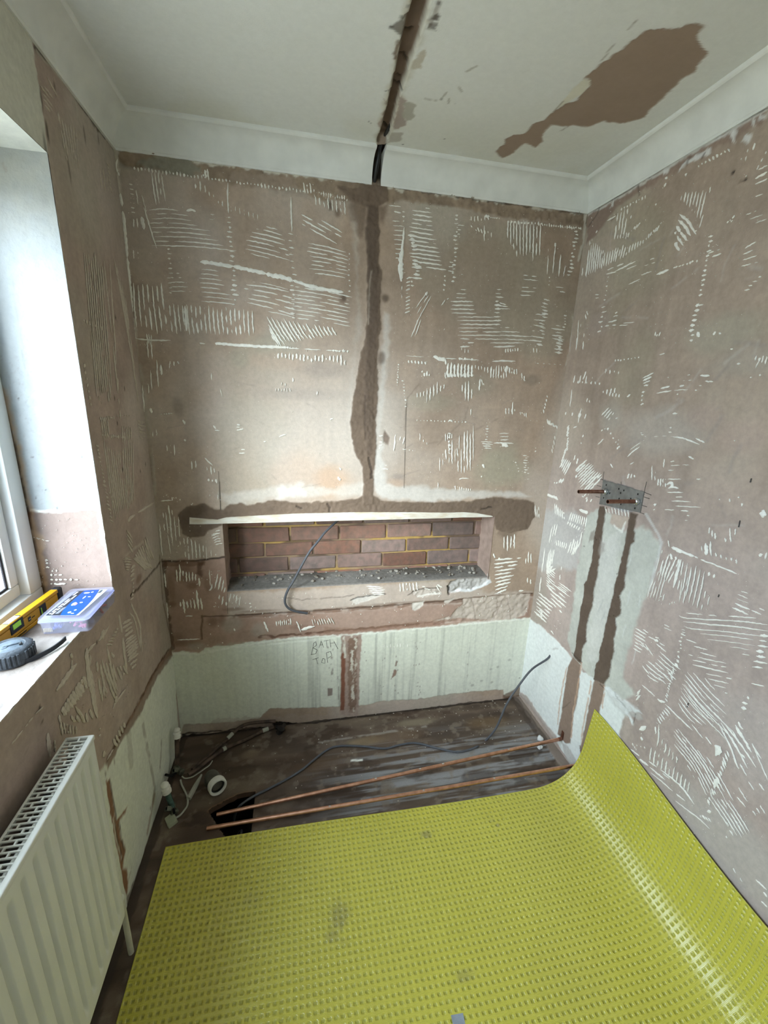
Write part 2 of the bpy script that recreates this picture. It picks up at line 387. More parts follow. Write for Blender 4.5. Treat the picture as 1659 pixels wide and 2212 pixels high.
# scraped grey wear, stronger towards the mat on the right
w = sm(fbm(u*2.4+3, v*44, 9, 4)*.6+fbm(u*6, v*170, 10, 4)*.4, .47, .60)*sm(u, .45, .95)*sm(-v, .10, .36)*.8; cv.C = cv.C*(1-w)[:, None]+np.array(rgb(150, 150, 152))[None]*w[:, None]
a = sm(fbm(u*7+2, v*16, 12, 5), .56, .66)*.6; cv.C = cv.C*(1-a)[:, None]+np.array(rgb(58, 42, 32))[None]*a[:, None]; a = sm(fbm(u*30, v*34, 16, 4), .60, .72)*.5; cv.C = cv.C*(1-a)[:, None]+np.array(rgb(132, 118, 104))[None]*a[:, None]
cv.R[:] = .62; cv.H += .0012*(fbm(u*5, v*30, 21, 4)-.5)
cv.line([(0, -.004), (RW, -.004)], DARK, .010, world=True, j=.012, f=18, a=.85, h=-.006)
cv.line([(RW-.008, 0), (RW-.008, -.5)], rgb(140, 126, 116), .026, world=True, j=.02, f=14, h=.005)
cv.line([(RW-.045, -.02), (RW-.04, -.3)], rgb(70, 58, 50), .02, world=True, j=.02, f=14, a=.7)
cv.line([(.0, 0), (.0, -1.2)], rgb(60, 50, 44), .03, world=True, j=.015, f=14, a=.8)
for p, ru, rv, c in (((640, 1650), .16, .07, rgb(70, 52, 40)), ((470, 1650), .10, .08, rgb(62, 50, 42)), ((420, 1790), .09, .07, rgb(60, 46, 38)), ((790, 1600), .12, .03, rgb(150, 130, 100)),
                     ((900, 1560), .14, .03, rgb(140, 128, 108)), ((540, 1630), .05, .03, rgb(128, 110, 92)), ((1000, 1640), .12, .03, rgb(150, 146, 142)), ((660, 1575), .08, .04, rgb(120, 104, 92)),
                     ((1050, 1560), .14, .05, rgb(112, 90, 64)), ((850, 1590), .2, .04, rgb(104, 82, 60)), ((700, 1650), .16, .04, rgb(96, 74, 54)), ((430, 1730), .10, .05, rgb(112, 98, 84)), ((600, 1740), .08, .03, rgb(118, 104, 90))):
    cv.blob(p, ru, rv, c, a=.6)
for q in ([(690, 1603), (780, 1590), (880, 1575), (920, 1570)], [(960, 1650), (1060, 1634), (1110, 1622)]): cv.line(q, rgb(170, 164, 156), .006, a=.5, brk=.45)
cv.line([(760, 1643), (782, 1642)], WHITE, .005, j=.002)
HOLE = [tuple(Fl(*p)[:2]) for p in [(450, 1752), (461, 1744), (476, 1737), (492, 1727), (505, 1722), (512, 1717), (528, 1713), (552, 1710)]] + [(.366, -.60), (.290, -.60), tuple(Fl(489, 1811)[:2]), tuple(Fl(474, 1790)[:2]), tuple(Fl(461, 1769)[:2])]
cv.line(HOLE[:8], rgb(120, 92, 72), .006, world=True, a=.8, j=.004, h=.002)
def in_poly(P, x, y):
    ins = np.zeros(len(x), bool)
    for (x0, y0), (x1, y1) in zip(P, P[1:]+P[:1]):
        c = (y0 > y) != (y1 > y); ins ^= c & (x < (x1-x0)*(y-y0)/(y1-y0+1e-15)+x0)
    return ins
# grid points near the rim of the hole are pulled onto it so that the edge stays crisp
for ix in np.nonzero((cv.U > .15) & (cv.U < .42) & (cv.V > -.64) & (cv.V < -.33))[0]:
    best = None
    for (x0, y0), (x1, y1) in zip(HOLE, HOLE[1:]+HOLE[:1]):
        dx, dy = x1-x0, y1-y0; t = min(1, max(0, ((cv.U[ix]-x0)*dx+(cv.V[ix]-y0)*dy)/(dx*dx+dy*dy)))
        d = math.hypot(cv.U[ix]-x0-t*dx, cv.V[ix]-y0-t*dy)
        if best is None or d < best[0]: best = (d, x0+t*dx, y0+t*dy)
    if best[0] < .0026: cv.U[ix], cv.V[ix] = best[1], best[2]
floor = cv.build('floor', lambda u, v: np.stack([u, v, 0*u], 1), (0, 0, 1), M_FLOOR, drop=lambda x, y: in_poly(HOLE, x, y))
tag(floor, 'stained brown sheet floor', kind='structure')
bm = bmesh.new()                                          # cut edge of the hole and the dark space below
rim = [bm.verts.new((x, y, 0)) for x, y in HOLE]; low = [bm.verts.new((x, y, -.022)) for x, y in HOLE]; n = len(HOLE)
for i in range(n): bm.faces.new((rim[i], rim[(i+1) % n], low[(i+1) % n], low[i]))
bm_obj('cut_edge', bm, pm('raw_sheet_edge', rgb(96, 76, 60), .8, bump=.3), floor)
bm = bmesh.new(); add_box(bm, .02, .9, -.95, -.02, -.26, -.023)
bm.faces.ensure_lookup_table()
top = max(bm.faces, key=lambda f: f.calc_center_median().z); bmesh.ops.delete(bm, geom=[top], context='FACES')
bm_obj('floor_void', bm, pm('dusty_void', rgb(44, 38, 34), .95, bump=.3), floor)
bm = bmesh.new(); add_box(bm, .39, .45, -.95, -.02, -.20, -.024, .003); bm_obj('joist', bm, pm('old_timber', rgb(70, 52, 40), .8, bump=.3, stretch=(1, .1, 1)), floor)
bm = bmesh.new()                                          # crumbs of plaster swept about the floor
for _ in range(150):
    x, y = 1.72-abs(random.gauss(0, .7)), -abs(random.gauss(.02, .22))
    if x < .12: continue
    if y < -.52 or in_poly(HOLE, np.array([x]), np.array([y]))[0]: continue
    s = random.choice((.0012, .0016, .002, .003))
    bmesh.ops.create_icosphere(bm, subdivisions=1, radius=s, matrix=Matrix.Translation((x, y, s*.6)) @ Matrix.Diagonal((random.uniform(.7, 1.6), 1, .6, 1)))
o = bm_obj('plaster_crumbs', bm, pm('crumb_white', rgb(190, 182, 172), .9), floor); o['kind'] = 'stuff'

# ------------------------------------------------------------------ ceiling
us = axis((0, .74, .012), (.74, 1.02, .004), (1.02, RW, .005)); vs = axis((-.80, 0, .005), (-1.0, -.8, .008), (YF, -1.0, .05))
cv = Canvas(us, vs, rgb(228, 229, 224), 'C')
u, v = cv.U, cv.V; cv.C *= (1+.05*(fbm(u*2, v*2, 31, 4)-.5)*2)[:, None]
a = sm(fbm(u*3+4, v*3, 33, 4), .52, .7)*.35*sm(v, -.5, -.05); cv.C = cv.C*(1-a)[:, None]+np.array(rgb(212, 208, 186))[None]*a[:, None]
K = crop(1000, 0, 2.517)
cv.poly([(1000, 165), (1180, 155), (1215, 135), (1295, 128), (1320, 145), (1275, 195), (1268, 225), (1310, 255), (1335, 285), (1300, 335), (1260, 395), (1180, 440), (1130, 500), (1060, 560), (1020, 600), (990, 640), (900, 668), (850, 675), (760, 660), (680, 695), (600, 685), (470, 685), (435, 735), (435, 770), (395, 805), (340, 780), (270, 835), (215, 860), (175, 828), (225, 780), (225, 760), (270, 735), (335, 730), (390, 670), (440, 655), (500, 600), (560, 565), (620, 550), (640, 515), (690, 470), (690, 440), (660, 425), (750, 350), (850, 280), (930, 215)],
        rgb(158, 138, 122), K, e=.0025, j=.006, f=55, h=-.0015, var=.05)
cv.poly([(560, 565), (640, 515), (690, 465), (690, 440), (660, 425), (600, 480), (500, 600)], rgb(222, 219, 203), K, e=.002, j=.004)
for q in ([(750, 330), (825, 245)], [(490, 610), (545, 550)], [(900, 160), (940, 115)], [(530, 710), (575, 690)]): cv.line(q, rgb(150, 142, 130), .002, K, a=.7)
K = crop(740, 0, 4.609)                                   # the chase cut through the ceiling
edgeL = [(720, -300), (700, 0), (670, 110), (640, 150), (600, 380), (540, 620), (480, 900), (430, 1130), (380, 1300), (345, 1410)]
edgeR = [(430, 1400), (480, 1290), (520, 1120), (560, 960), (615, 800), (650, 680), (690, 580), (730, 450), (790, 270), (840, 150), (860, 0), (900, -300)]
cv.poly([(p[0]-28, p[1]) for p in edgeL]+[(p[0]+60, p[1]) for p in edgeR], rgb(196, 190, 172), K, a=.7, e=.012, j=.02, f=26)
for q, c, al in (([(640, 130), (560, 200), (470, 260), (530, 330), (600, 380)], rgb(84, 70, 58), .75), ([(590, 380), (560, 400), (520, 480), (505, 600), (540, 610)], rgb(130, 112, 98), .9),
             ([(960, 0), (985, 60), (920, 200), (870, 300), (840, 290), (860, 180)], rgb(110, 92, 76), .5), ([(950, 130), (970, 150), (930, 215), (880, 210)], rgb(72, 60, 50), .8), ([(850, 240), (940, 230), (930, 290), (840, 300)], rgb(80, 66, 54), .7),
             ([(570, 960), (630, 1000), (600, 1060), (620, 1180), (650, 1200), (620, 1260), (520, 1280), (500, 1260)], rgb(168, 152, 142), .9),
             ([(640, 1010), (720, 1040), (720, 1100), (700, 1190), (640, 1200), (600, 1150), (600, 1060)], rgb(176, 172, 158), .9),
             ([(690, 600), (850, 460), (830, 560), (780, 680), (680, 690)], rgb(190, 180, 160), .8), ([(490, 1320), (600, 1320), (580, 1410), (450, 1420)], rgb(176, 168, 156), .8),
             ([(430, 1080), (390, 1130), (400, 1160), (370, 1190), (340, 1240), (380, 1280), (410, 1160)], rgb(170, 152, 140), .9), ([(400, 980), (440, 1030), (430, 1040)], rgb(150, 134, 122), .9)):
    cv.poly(q, c, K, a=al, e=.003, j=.008, f=60)
for q, r, al in (((480, 270), .008, .7), ((590, 170), .007, .6), ((650, 60), .006, .5), ((265, 1210), .004, .8), ((285, 1225), .003, .7), ((600, 1440), .0045, .95), ((990, 990), .004, .7), ((940, 1375), .002, .9), ((1015, 1385), .002, .9), ((1115, 1035), .003, .7), ((460, 900), .006, .5), ((430, 905), .004, .7), ((960, 30), .008, .6)):
    cv.blob(q, r, r, rgb(64, 54, 46), K, a=al, f=120)
for q in ([(820, 985), (930, 1005)], [(985, 990), (1035, 920)], [(1230, 710), (1330, 660)], [(1060, 980), (1060, 1030)], [(1190, 910), (1160, 870)]): cv.line(q, rgb(150, 144, 128), .003, K, a=.6, brk=.35)
cv.poly(edgeL+edgeR, rgb(116, 98, 84), K, e=.0025, j=.004, f=50, h=-.022, rn=.004, rf=40, var=.2)
cv.poly([(700, 10), (745, 40), (765, 90), (730, 115), (690, 70)], DARK, K, e=.003, j=.004, h=-.02)
for q in ([(560, 640), (600, 630), (630, 690)], [(490, 890), (540, 920), (590, 900)], [(610, 400), (650, 420), (680, 390)], [(400, 1300), (440, 1340)], [(540, 830), (570, 850)]): cv.line(q, DARK, .004, K, a=.8, h=-.006)
cv.poly([(345, 1385), (440, 1390), (430, 1425), (335, 1425)], rgb(140, 124, 110), K, e=.003, h=.006)
cv.poly([(345, 1440), (430, 1440), (395, 1900), (285, 1900)], rgb(40, 34, 30), K, e=.004, j=.003, h=-.035)  # shade inside the coving cut, painted dark on the ceiling
ceiling = cv.build('ceiling', lambda u, v: np.stack([u, v, 0*u+ZT], 1), (0, 0, -1), M_CEIL); tag(ceiling, 'grey white ceiling with a chase and a bare plaster patch', kind='structure')

# ------------------------------------------------------------------ coving: mitred lengths, the back one cut where the chase crosses
prof = [(0, ZC-.002), (.007, ZC-.002), (.008, ZC+.005)]
for k in range(9):
    t = k/8*PI/2; R0x, R0z = CP-.016, ZT-.012-(ZC+.006)
    prof.append((.009+R0x*(1-math.cos(t)), ZC+.006+R0z*math.sin(t)))
prof += [(CP-.006, ZT-.012), (CP-.002, ZT-.009), (CP, ZT-.006), (CP, ZT+.004), (0, ZT+.004)]
def cove(name, f0, f1, label):
    n = len(prof); va = [f0(d)+(z,) for d, z in prof]; vb = [f1(d)+(z,) for d, z in prof]
    fs = [(i, (i+1) % n, n+(i+1) % n, n+i) for i in range(n)]+[tuple(range(n))[::-1], tuple(range(n, 2*n))]
    bm = bmesh.new(); vv = [bm.verts.new(p) for p in va+vb]
    for f in fs: bm.faces.new([vv[i] for i in f])
    o = bm_obj(name, bm, M_COVE, None, True, 35); tag(o, label, kind='structure'); return o
cb0, ct0, cb1, ct1 = Bw(802, 398)[0], Bw(815, 307, -CP)[0], Bw(822, 396)[0], Bw(835, 305, -CP)[0]
cutL = lambda d: (cb0+(ct0-cb0)*d/CP, -d); cutR = lambda d: (cb1+(ct1-cb1)*d/CP, -d)
cove('trim_1', lambda d: (d, -d), lambda d: (d, YF), 'white coving along the window wall')
cove('trim_2', lambda d: (d, -d), cutL, 'white coving on the back wall left of the chase')
cove('trim_3', cutR, lambda d: (RW-d, -d), 'white coving on the back wall right of the chase')
cove('trim_4', lambda d: (RW-d, -d), lambda d: (RW-d, YF), 'white coving along the right wall')

# ------------------------------------------------------------------ back wall
NX0, NX1, NZ0, NZ1, ND = .252, 1.484, .735, 1.052, .140            # niche opening and depth
us = axis((-.03, 0, .01), (0, NX0, .004), (NX0, NX1, .004), (NX1, RW, .004), (RW, RW+.03, .01)); vs = axis((-.03, NZ0, .004), (NZ0, NZ1, .004), (NZ1, 2.335, .004), (2.335, ZT+.01, .02))
cv = Canvas(us, vs, PLAS, 'B'); trowel(cv, 0, 1)
u, v = cv.U, cv.V
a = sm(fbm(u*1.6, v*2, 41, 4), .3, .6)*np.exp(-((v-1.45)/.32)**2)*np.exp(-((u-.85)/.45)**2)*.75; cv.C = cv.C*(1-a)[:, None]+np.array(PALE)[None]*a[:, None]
A = crop(200, 300, 2.9625); Bc = crop(820, 400, 3.456); Cc = crop(800, 740, 3.7705); D = crop(290, 720, 3.386); E = crop(340, 1060, 5.925)
Fc = crop(460, 1060, 2.304); Q = crop(660, 380, 2.9906); G7 = crop(340, 1280, 2.9625); G8 = crop(880, 1240, 5.53); G9 = crop(640, 1280, 3.318)
cv.poly([(230, 330), (760, 330), (760, 440), (700, 430), (560, 400), (400, 372), (240, 350)], rgb(150, 138, 124), e=.02, j=.02, a=.6)
# rough strip just under the coving
cv.poly([(240, 318), (480, 350), (800, 395), (1268, 452), (1268, 495), (1180, 478), (1090, 470), (980, 450), (880, 436), (800, 440), (690, 428), (640, 410), (560, 395), (500, 400), (445, 378), (360, 372), (250, 350)], rgb(150, 132, 114), e=.005, j=.014, f=30, h=.003, rn=.005, rf=60, var=.34, vf=40)
cv.poly([(300, 150), (390, 120), (520, 110), (600, 130), (690, 190), (690, 220), (600, 235), (480, 215), (400, 190), (290, 180)], rgb(150, 145, 130), A, e=.006, j=.01, h=.001, var=.12)
cv.poly([(900, 210), (1290, 250), (1300, 320), (1200, 335), (1100, 310), (990, 300), (880, 260)], rgb(160, 142, 126), A, e=.006, j=.012, rn=.002, rf=60)
cv.poly([(385, 80), (440, 74), (490, 80), (520, 105), (470, 112), (380, 100)], rgb(140, 122, 108), A, e=.003, h=.004)
cv.poly([(620, 135), (740, 145), (1290, 215), (1480, 240), (1640, 262), (1640, 272), (1480, 262), (1290, 240), (800, 165), (765, 190), (720, 165), (680, 165)], rgb(218, 214, 200), A, e=.003, j=.01, f=60, a=.9)
cv.line([(60, 20), (600, 85), (1100, 160), (1500, 205)], rgb(206, 200, 186), .006, Bc, j=.012, f=50, a=.9, brk=.42, h=.002)
cv.line([(140, 50), (400, 80), (1000, 160), (1640, 262)], DARK, .003, A, j=.006, a=.7, brk=.4); cv.line([(100, 20), (600, 95), (1000, 150), (1500, 215)], DARK, .003, Bc, j=.006, a=.7, brk=.4)
# damp tints and worn patches
for p, ru, rv, c, al in (((590, 745), .13, .06, GREEN, .5), ((520, 770), .05, .05, GREEN, .5), ((600, 780), .12, .05, ORNG, .25), ((720, 1040), .10, .09, rgb(198, 162, 132), .55), ((640, 1020), .14, .10, rgb(200, 176, 158), .4),
                         ((1085, 1010), .16, .13, rgb(170, 166, 146), .6), ((930, 870), .14, .05, GREEN, .4), ((1030, 830), .12, .06, GREEN, .3), ((1150, 820), .05, .03, rgb(140, 128, 116), .5), ((700, 800), .12, .04, rgb(150, 140, 134), .35),
                         ((650, 850), .25, .03, rgb(156, 146, 140), .3), ((860, 1030), .04, .02, rgb(150, 140, 132), .5), ((855, 1045), .06, .03, ORNG, .4), ((730, 460), .015, .02, rgb(110, 92, 78), .7), ((742, 645), .018, .018, rgb(112, 94, 80), .6),
                         ((385, 880), .03, .05, rgb(140, 128, 116), .5), ((560, 560), .3, .2, rgb(166, 148, 132), .3), ((1000, 600), .3, .2, rgb(164, 144, 128), .45), ((1180, 480), .1, .06, rgb(150, 130, 112), .5)):
    cv.blob(p, ru, rv, c, a=al)
cv.poly([(780, 1070), (700, 1072), (600, 1076), (500, 1086), (470, 1070), (560, 1055), (650, 1050), (720, 1055), (790, 1040), (795, 1065)], rgb(208, 202, 194), e=.014, j=.02, f=24, a=.6)
cv.poly([(808, 1060), (810, 980), (825, 950), (830, 1000), (835, 1045), (1000, 1060), (1120, 1062), (1150, 1075), (1070, 1072), (980, 1082), (850, 1082)], rgb(214, 210, 204), e=.010, j=.016, f=24, a=.7)
cv.poly([(600, 1050), (660, 1040), (655, 1070), (600, 1078)], rgb(220, 216, 210), e=.01, j=.02, f=40, a=.45)
cv.poly([(510, 880), (545, 900), (540, 1100), (510, 1380), (480, 1650), (445, 1750), (470, 1500), (490, 1250)], rgb(210, 205, 198), Q, e=.01, j=.01, a=.6)
cv.poly([(290, 170), (340, 300), (330, 1000), (290, 1550), (280, 1400), (310, 1150), (360, 1000)], rgb(206, 198, 190), Q, e=.012, j=.012, a=.4)
cv.poly([(510, 1640), (545, 1690), (540, 1740), (500, 1720)], rgb(140, 124, 112), Q, e=.004, h=-.003, rn=.002)
for _ in range(16):                                        # scuffs of the scraper
    x = RNG.uniform(330, 1180); y = RNG.uniform(780, 1060); l = RNG.uniform(15, 60); th = RNG.normal(.1, .5)
    cv.line([(x, y), (x+l*math.cos(th), y+l*math.sin(th))], rgb(150, 138, 130), .002, a=.4, brk=.4)
cv.line([(1010, 880), (1005, 905), (945, 960)], rgb(140, 126, 114), .004, a=.4); cv.line([(1075, 905), (1000, 940), (920, 960)], rgb(140, 126, 114), .004, a=.4, brk=.4)
cv.line([(905, 830), (880, 860), (874, 930)], rgb(130, 116, 104), .003, a=.4); cv.line([(865, 560), (868, 625), (868, 640)], rgb(150, 134, 120), .003, a=.5)
cv.poly([(.835, ZC+.004), (.925, ZC+.004), (.925, ZT+.01), (.835, ZT+.01)], rgb(52, 44, 38), world=True, e=.004, j=.003)  # dark colour stands in for shade on the wall behind the coving cut
# damp filler: the vertical chase with its T head
cv.poly([(285, 140), (400, 140), (385, 330), (350, 410), (310, 290)], WET, Q, a=.75, e=.012, j=.014); cv.poly([(470, 190), (525, 180), (508, 310), (480, 300)], WET, Q, a=.75, e=.01, j=.012)
cv.poly([(205, 66), (290, 80), (340, 85), (360, 50), (430, 55), (530, 68), (540, 170), (500, 182), (465, 205), (470, 240), (465, 300), (482, 350), (470, 400), (482, 450), (475, 500), (463, 565), (492, 620), (490, 700), (480, 850), (487, 960), (468, 1050), (465, 1200), (470, 1300), (465, 1450), (455, 1600), (455, 1800), (440, 1900), (440, 2120), (370, 2120), (372, 2060), (375, 1990), (362, 1880), (330, 1810), (300, 1720), (288, 1590), (300, 1500), (325, 1340), (355, 1150), (385, 1050), (397, 900), (400, 700), (400, 550), (386, 420), (397, 200), (290, 160), (240, 120), (205, 85)],
        WET, Q, e=.0035, j=.006, f=45, h=.0025, rn=.0022, rf=90, rough=.8, var=.16)
cv.poly([(395, 190), (465, 205), (470, 400), (470, 480), (465, 700), (470, 960), (450, 1060), (445, 1300), (440, 1560), (430, 1800), (400, 1800), (378, 1560), (385, 1300), (390, 1050), (400, 900), (402, 600), (388, 420)], WETD, Q, e=.006, j=.008, a=.75, h=.002, rn=.003, rf=110)
cv.blob((490, 1180), .022, .03, WETD, Q, a=.7); cv.blob((515, 790), .02, .02, WETD, Q, a=.8); cv.blob((160, 190), .012, .02, WETD, Q, a=.7); cv.blob((250, 790), .012, .012, WETD, Q, a=.6)
cv.line([(425, 620), (412, 700), (408, 960)], rgb(170, 156, 142), .003, Q, a=.6); cv.line([(385, 1700), (383, 1420)], rgb(84, 70, 60), .004, Q, a=.6, h=-.002)
cv.line([(410, 1825), (420, 1880), (425, 1950)], DARK, .006, Q, a=.7, j=.008, h=-.004)
# the filler band over the lintel and the lintel's white edge
cv.poly([(389, 1131), (386, 1111), (396, 1100), (412, 1091), (441, 1088), (455, 1094), (463, 1101), (483, 1101), (492, 1092), (515, 1086), (536, 1090), (570, 1084), (593, 1080), (610, 1082), (642, 1086), (700, 1082), (764, 1079), (785, 1070), (806, 1072), (829, 1082), (877, 1084), (981, 1084), (1035, 1079), (1068, 1073), (1100, 1077), (1137, 1080), (1154, 1086), (1154, 1116), (1140, 1142), (1098, 1151), (1072, 1145), (1064, 1120), (1060, 1112), (482, 1126), (478, 1136), (448, 1148), (438, 1158), (412, 1161), (392, 1153)],
        WET, e=.0035, j=.006, f=45, h=.0025, rn=.0026, rf=80, rough=.8, var=.16)
cv.poly([(396, 1104), (440, 1092), (452, 1098), (430, 1112), (410, 1130), (400, 1150), (390, 1130)], WETD, e=.008, j=.008, a=.6)
cv.poly([(1070, 1110), (1120, 1108), (1118, 1145), (1095, 1165), (1075, 1155)], WET, e=.012, j=.016, a=.6); cv.poly([(1085, 1150), (1120, 1140), (1110, 1165), (1095, 1180)], rgb(140, 122, 106), e=.01, j=.012, a=.6)
for q in ([(708, 1088), (712, 1096), (710, 1106)], [(1040, 1100), (1060, 1096)], [(640, 1095), (652, 1098)]): cv.line(q, DARK, .004, a=.7, j=.006, h=-.004)
# below the niche: the joint lines of the lifted tiles, brown damp, flaked and broken plaster
cv.poly([(352, 1212), (490, 1203), (492, 1330), (760, 1318), (1150, 1284), (1143, 1335), (960, 1352), (740, 1374), (560, 1386), (470, 1394), (430, 1412), (374, 1410)], rgb(168, 138, 124), e=.008, j=.012, a=.8, var=.18)
cv.poly([(490, 1284), (960, 1256), (1060, 1280), (1150, 1278), (1150, 1290), (760, 1322), (492, 1336)], rgb(196, 182, 172), e=.01, j=.012, a=.7)
cv.poly([(700, 1320), (800, 1312), (960, 1300), (960, 1345), (800, 1362), (700, 1368)], rgb(176, 150, 136), e=.02, j=.02, a=.6)
cv.line([(492, 1331), (600, 1326), (760, 1316), (960, 1300), (1150, 1283)], rgb(120, 88, 68), .010, j=.008, f=20, a=.7, brk=.3); cv.line([(440, 1332), (492, 1331), (600, 1325), (760, 1315), (960, 1299), (1150, 1282)], rgb(70, 52, 42), .0028, j=.003, a=.8, h=-.002)
cv.poly([(490, 1330), (1150, 1284), (1145, 1335), (740, 1376), (374, 1412), (352, 1340)], None, e=.004, h=-.002)
cv.line([(348, 1214), (420, 1211), (484, 1204)], DARK, .004, j=.004, a=.85, h=-.003); cv.line([(352, 1220), (420, 1217), (440, 1216)], STAIN, .010, j=.012, a=.6)
cv.line([(352, 1214), (356, 1290), (364, 1340), (372, 1400)], rgb(84, 62, 48), .010, j=.012, a=.65, brk=.3)
cv.line([(437, 1330), (435, 1360), (436, 1380)], rgb(90, 68, 52), .004, j=.004, a=.7); cv.poly([(424, 1212), (437, 1214), (438, 1248), (426, 1240)], rgb(84, 60, 46), e=.006, j=.01, a=.75)
for p, ru, rv, al in (((395, 1240), .07, .05, .35), ((380, 1380), .06, .04, .4), ((560, 1320), .12, .008, .5), ((860, 1302), .2, .006, .4), ((398, 1222), .05, .03, .4), ((370, 1305), .025, .02, .6), ((415, 1265), .03, .02, .5), ((460, 1345), .03, .035, .55), ((480, 1340), .02, .04, .5), ((400, 1390), .08, .02, .45), ((505, 1316), .06, .012, .5), ((370, 1270), .02, .08, .4), ((640, 1355), .06, .015, .3), ((447, 1262), .015, .05, .4)):
    cv.blob(p, ru, rv, STAIN, a=al)
for p, ru, rv in (((560, 1362), .045, .045), ((425, 1396), .05, .03), ((500, 1350), .06, .05)): cv.blob(p, ru, rv, rgb(170, 160, 148), a=.55)
cv.poly([(665, 295), (780, 285), (1000, 265), (1250, 240), (1470, 235), (1440, 420), (1400, 500), (1230, 540), (1000, 560), (880, 582), (500, 582), (505, 530), (560, 460), (600, 410), (660, 370)], rgb(196, 182, 170), G8, e=.003, j=.004, h=-.004, rn=.006, rf=55, var=.14)
for q in ([(770, 290), (800, 420), (810, 560)], [(1070, 290), (1080, 400), (1020, 530)], [(1200, 300), (1230, 440), (1235, 540)], [(1150, 300), (1100, 420), (1040, 540)]): cv.line(q, rgb(150, 132, 120), .003, G8, a=.6, h=-.002, j=.006)
cv.poly([(240, 600), (330, 560), (500, 510), (500, 580), (400, 605)], rgb(206, 194, 182), G8, e=.003, j=.006, h=-.003, rn=.004, rf=60)
cv.poly([(55, 345), (200, 320), (190, 370), (140, 420), (90, 445), (60, 430)], rgb(212, 204, 194), G8, e=.002, j=.004, h=-.002, rn=.003, rf=90); cv.poly([(440, 320), (560, 290), (540, 320), (490, 355), (440, 350)], rgb(208, 198, 188), G8, e=.002, j=.004, h=-.002)
cv.poly([(60, 210), (160, 180), (380, 160), (400, 235), (250, 255), (130, 275), (60, 240)], rgb(196, 184, 174), G8, e=.003, j=.006, h=-.004, rn=.005, rf=80)
cv.line([(0, 250), (70, 215), (180, 175), (380, 162)], DARK, .003, G8, a=.7, j=.006); cv.line([(120, 270), (240, 245), (400, 235)], rgb(232, 228, 220), .004, G8, a=.8, j=.006)
cv.poly([(520, 90), (640, 50), (860, 30), (975, 0), (985, 60), (900, 140), (760, 190), (640, 185), (530, 225), (490, 230), (480, 180)], rgb(188, 184, 180), G8, e=.003, j=.006, h=-.008, rn=.010, rf=70, var=.25)
cv.poly([(520, 225), (640, 180), (760, 185), (900, 130), (985, 60), (1005, 100), (880, 170), (750, 210), (640, 210)], rgb(226, 226, 226), G8, e=.003, j=.005)
cv.line([(480, 150), (510, 180), (490, 240)], DARK, .005, G8, a=.85, j=.008, h=-.006)
cv.line([(600, 1290), (650, 1295), (740, 1290), (765, 1284)], DARK, .002, a=.6, j=.006, brk=.35); cv.poly([(388, 55), (440, 30), (560, 15), (640, 10), (560, 45), (430, 85)], rgb(214, 206, 198), G9, e=.002, j=.005, h=-.002); cv.line([(385, 60), (440, 35), (540, 18), (640, 8)], DARK, .003, G9, a=.75, j=.006)
# painted plaster below, its torn upper edge, streaks, and the bare band along the bottom
top = [(372, 1411), (395, 1407), (430, 1411), (446, 1399), (470, 1396), (500, 1395), (530, 1388), (560, 1386), (600, 1380), (640, 1377), (700, 1374), (740, 1374), (790, 1367), (850, 1361), (905, 1356), (960, 1352), (1000, 1347), (1050, 1343), (1100, 1338), (1146, 1334)]
low = [(1146, 1500), (1090, 1505), (1086, 1489), (1017, 1494), (941, 1503), (900, 1511), (870, 1512), (826, 1514), (779, 1524), (738, 1526), (644, 1529), (583, 1531), (572, 1540), (559, 1551), (488, 1561), (441, 1563), (397, 1564), (388, 1600), (360, 1600)]
cv.poly(top+low, PAINT, e=.003, j=.006, f=50, h=.0018, rough=.6, var=.05)
ix = np.nonzero((cv.V < .48) & (cv.V > .04))[0]; uu, vv2 = cv.U[ix], cv.V[ix]
st = fbm(uu*55, vv2*1.3, 51, 3)*.7+fbm(uu*160, vv2*2.5, 53, 2)*.3; pm_ = cv.R[ix] < .75
cv.C[ix] *= np.where(pm_, 1-.28*sm(st, .5, .74)*sm(uu, .3, .75)*(1-sm(uu, 1.1, 1.5)*.7)-.05*sm(st, .4, .7), 1)[:, None]
cv.line([(372, 1412), (430, 1413), (500, 1398), (640, 1379), (790, 1369), (960, 1353), (1146, 1336)], rgb(232, 232, 222), .004, j=.008, f=60, a=.7, h=.002)
cv.line([(560, 1378), (700, 1366), (780, 1360), (860, 1352), (960, 1346)], rgb(96, 64, 48), .006, j=.010, f=40, a=.8, brk=.35, h=-.003); cv.poly([(700, 1355), (760, 1358), (860, 1348), (960, 1340), (960, 1350), (860, 1360), (780, 1366), (700, 1372)], rgb(150, 118, 100), e=.004, j=.01, a=.6)
cv.poly([(910, 1350), (1000, 1344), (1060, 1340), (1000, 1336), (930, 1342)], rgb(170, 138, 122), e=.004, j=.006, a=.8)
cv.poly([(738, 1374), (782, 1370), (778, 1430), (776, 1500), (773, 1548), (735, 1545), (736, 1480)], rgb(168, 146, 134), e=.004, j=.006, f=60, h=-.001, var=.25, vf=60)
cv.poly([(737, 1410), (746, 1412), (744, 1535), (735, 1535)], rgb(128, 78, 58), e=.003, j=.003, a=.9); cv.poly([(752, 1378), (772, 1378), (768, 1540), (753, 1540)], rgb(124, 96, 80), e=.003, j=.010, f=90, a=.75)
cv.line([(759, 1375), (760, 1450), (764, 1535)], rgb(226, 220, 206), .006, j=.010, f=80, a=.85, brk=.52); cv.line([(768, 1380), (768, 1460)], rgb(220, 214, 200), .005, j=.010, f=90, a=.8, brk=.5); cv.line([(743, 1378), (744, 1420)], rgb(226, 222, 208), .006, j=.008, a=.8, brk=.35)
cv.line([(731, 1460), (731, 1520)], rgb(120, 104, 96), .002, a=.7, brk=.5)
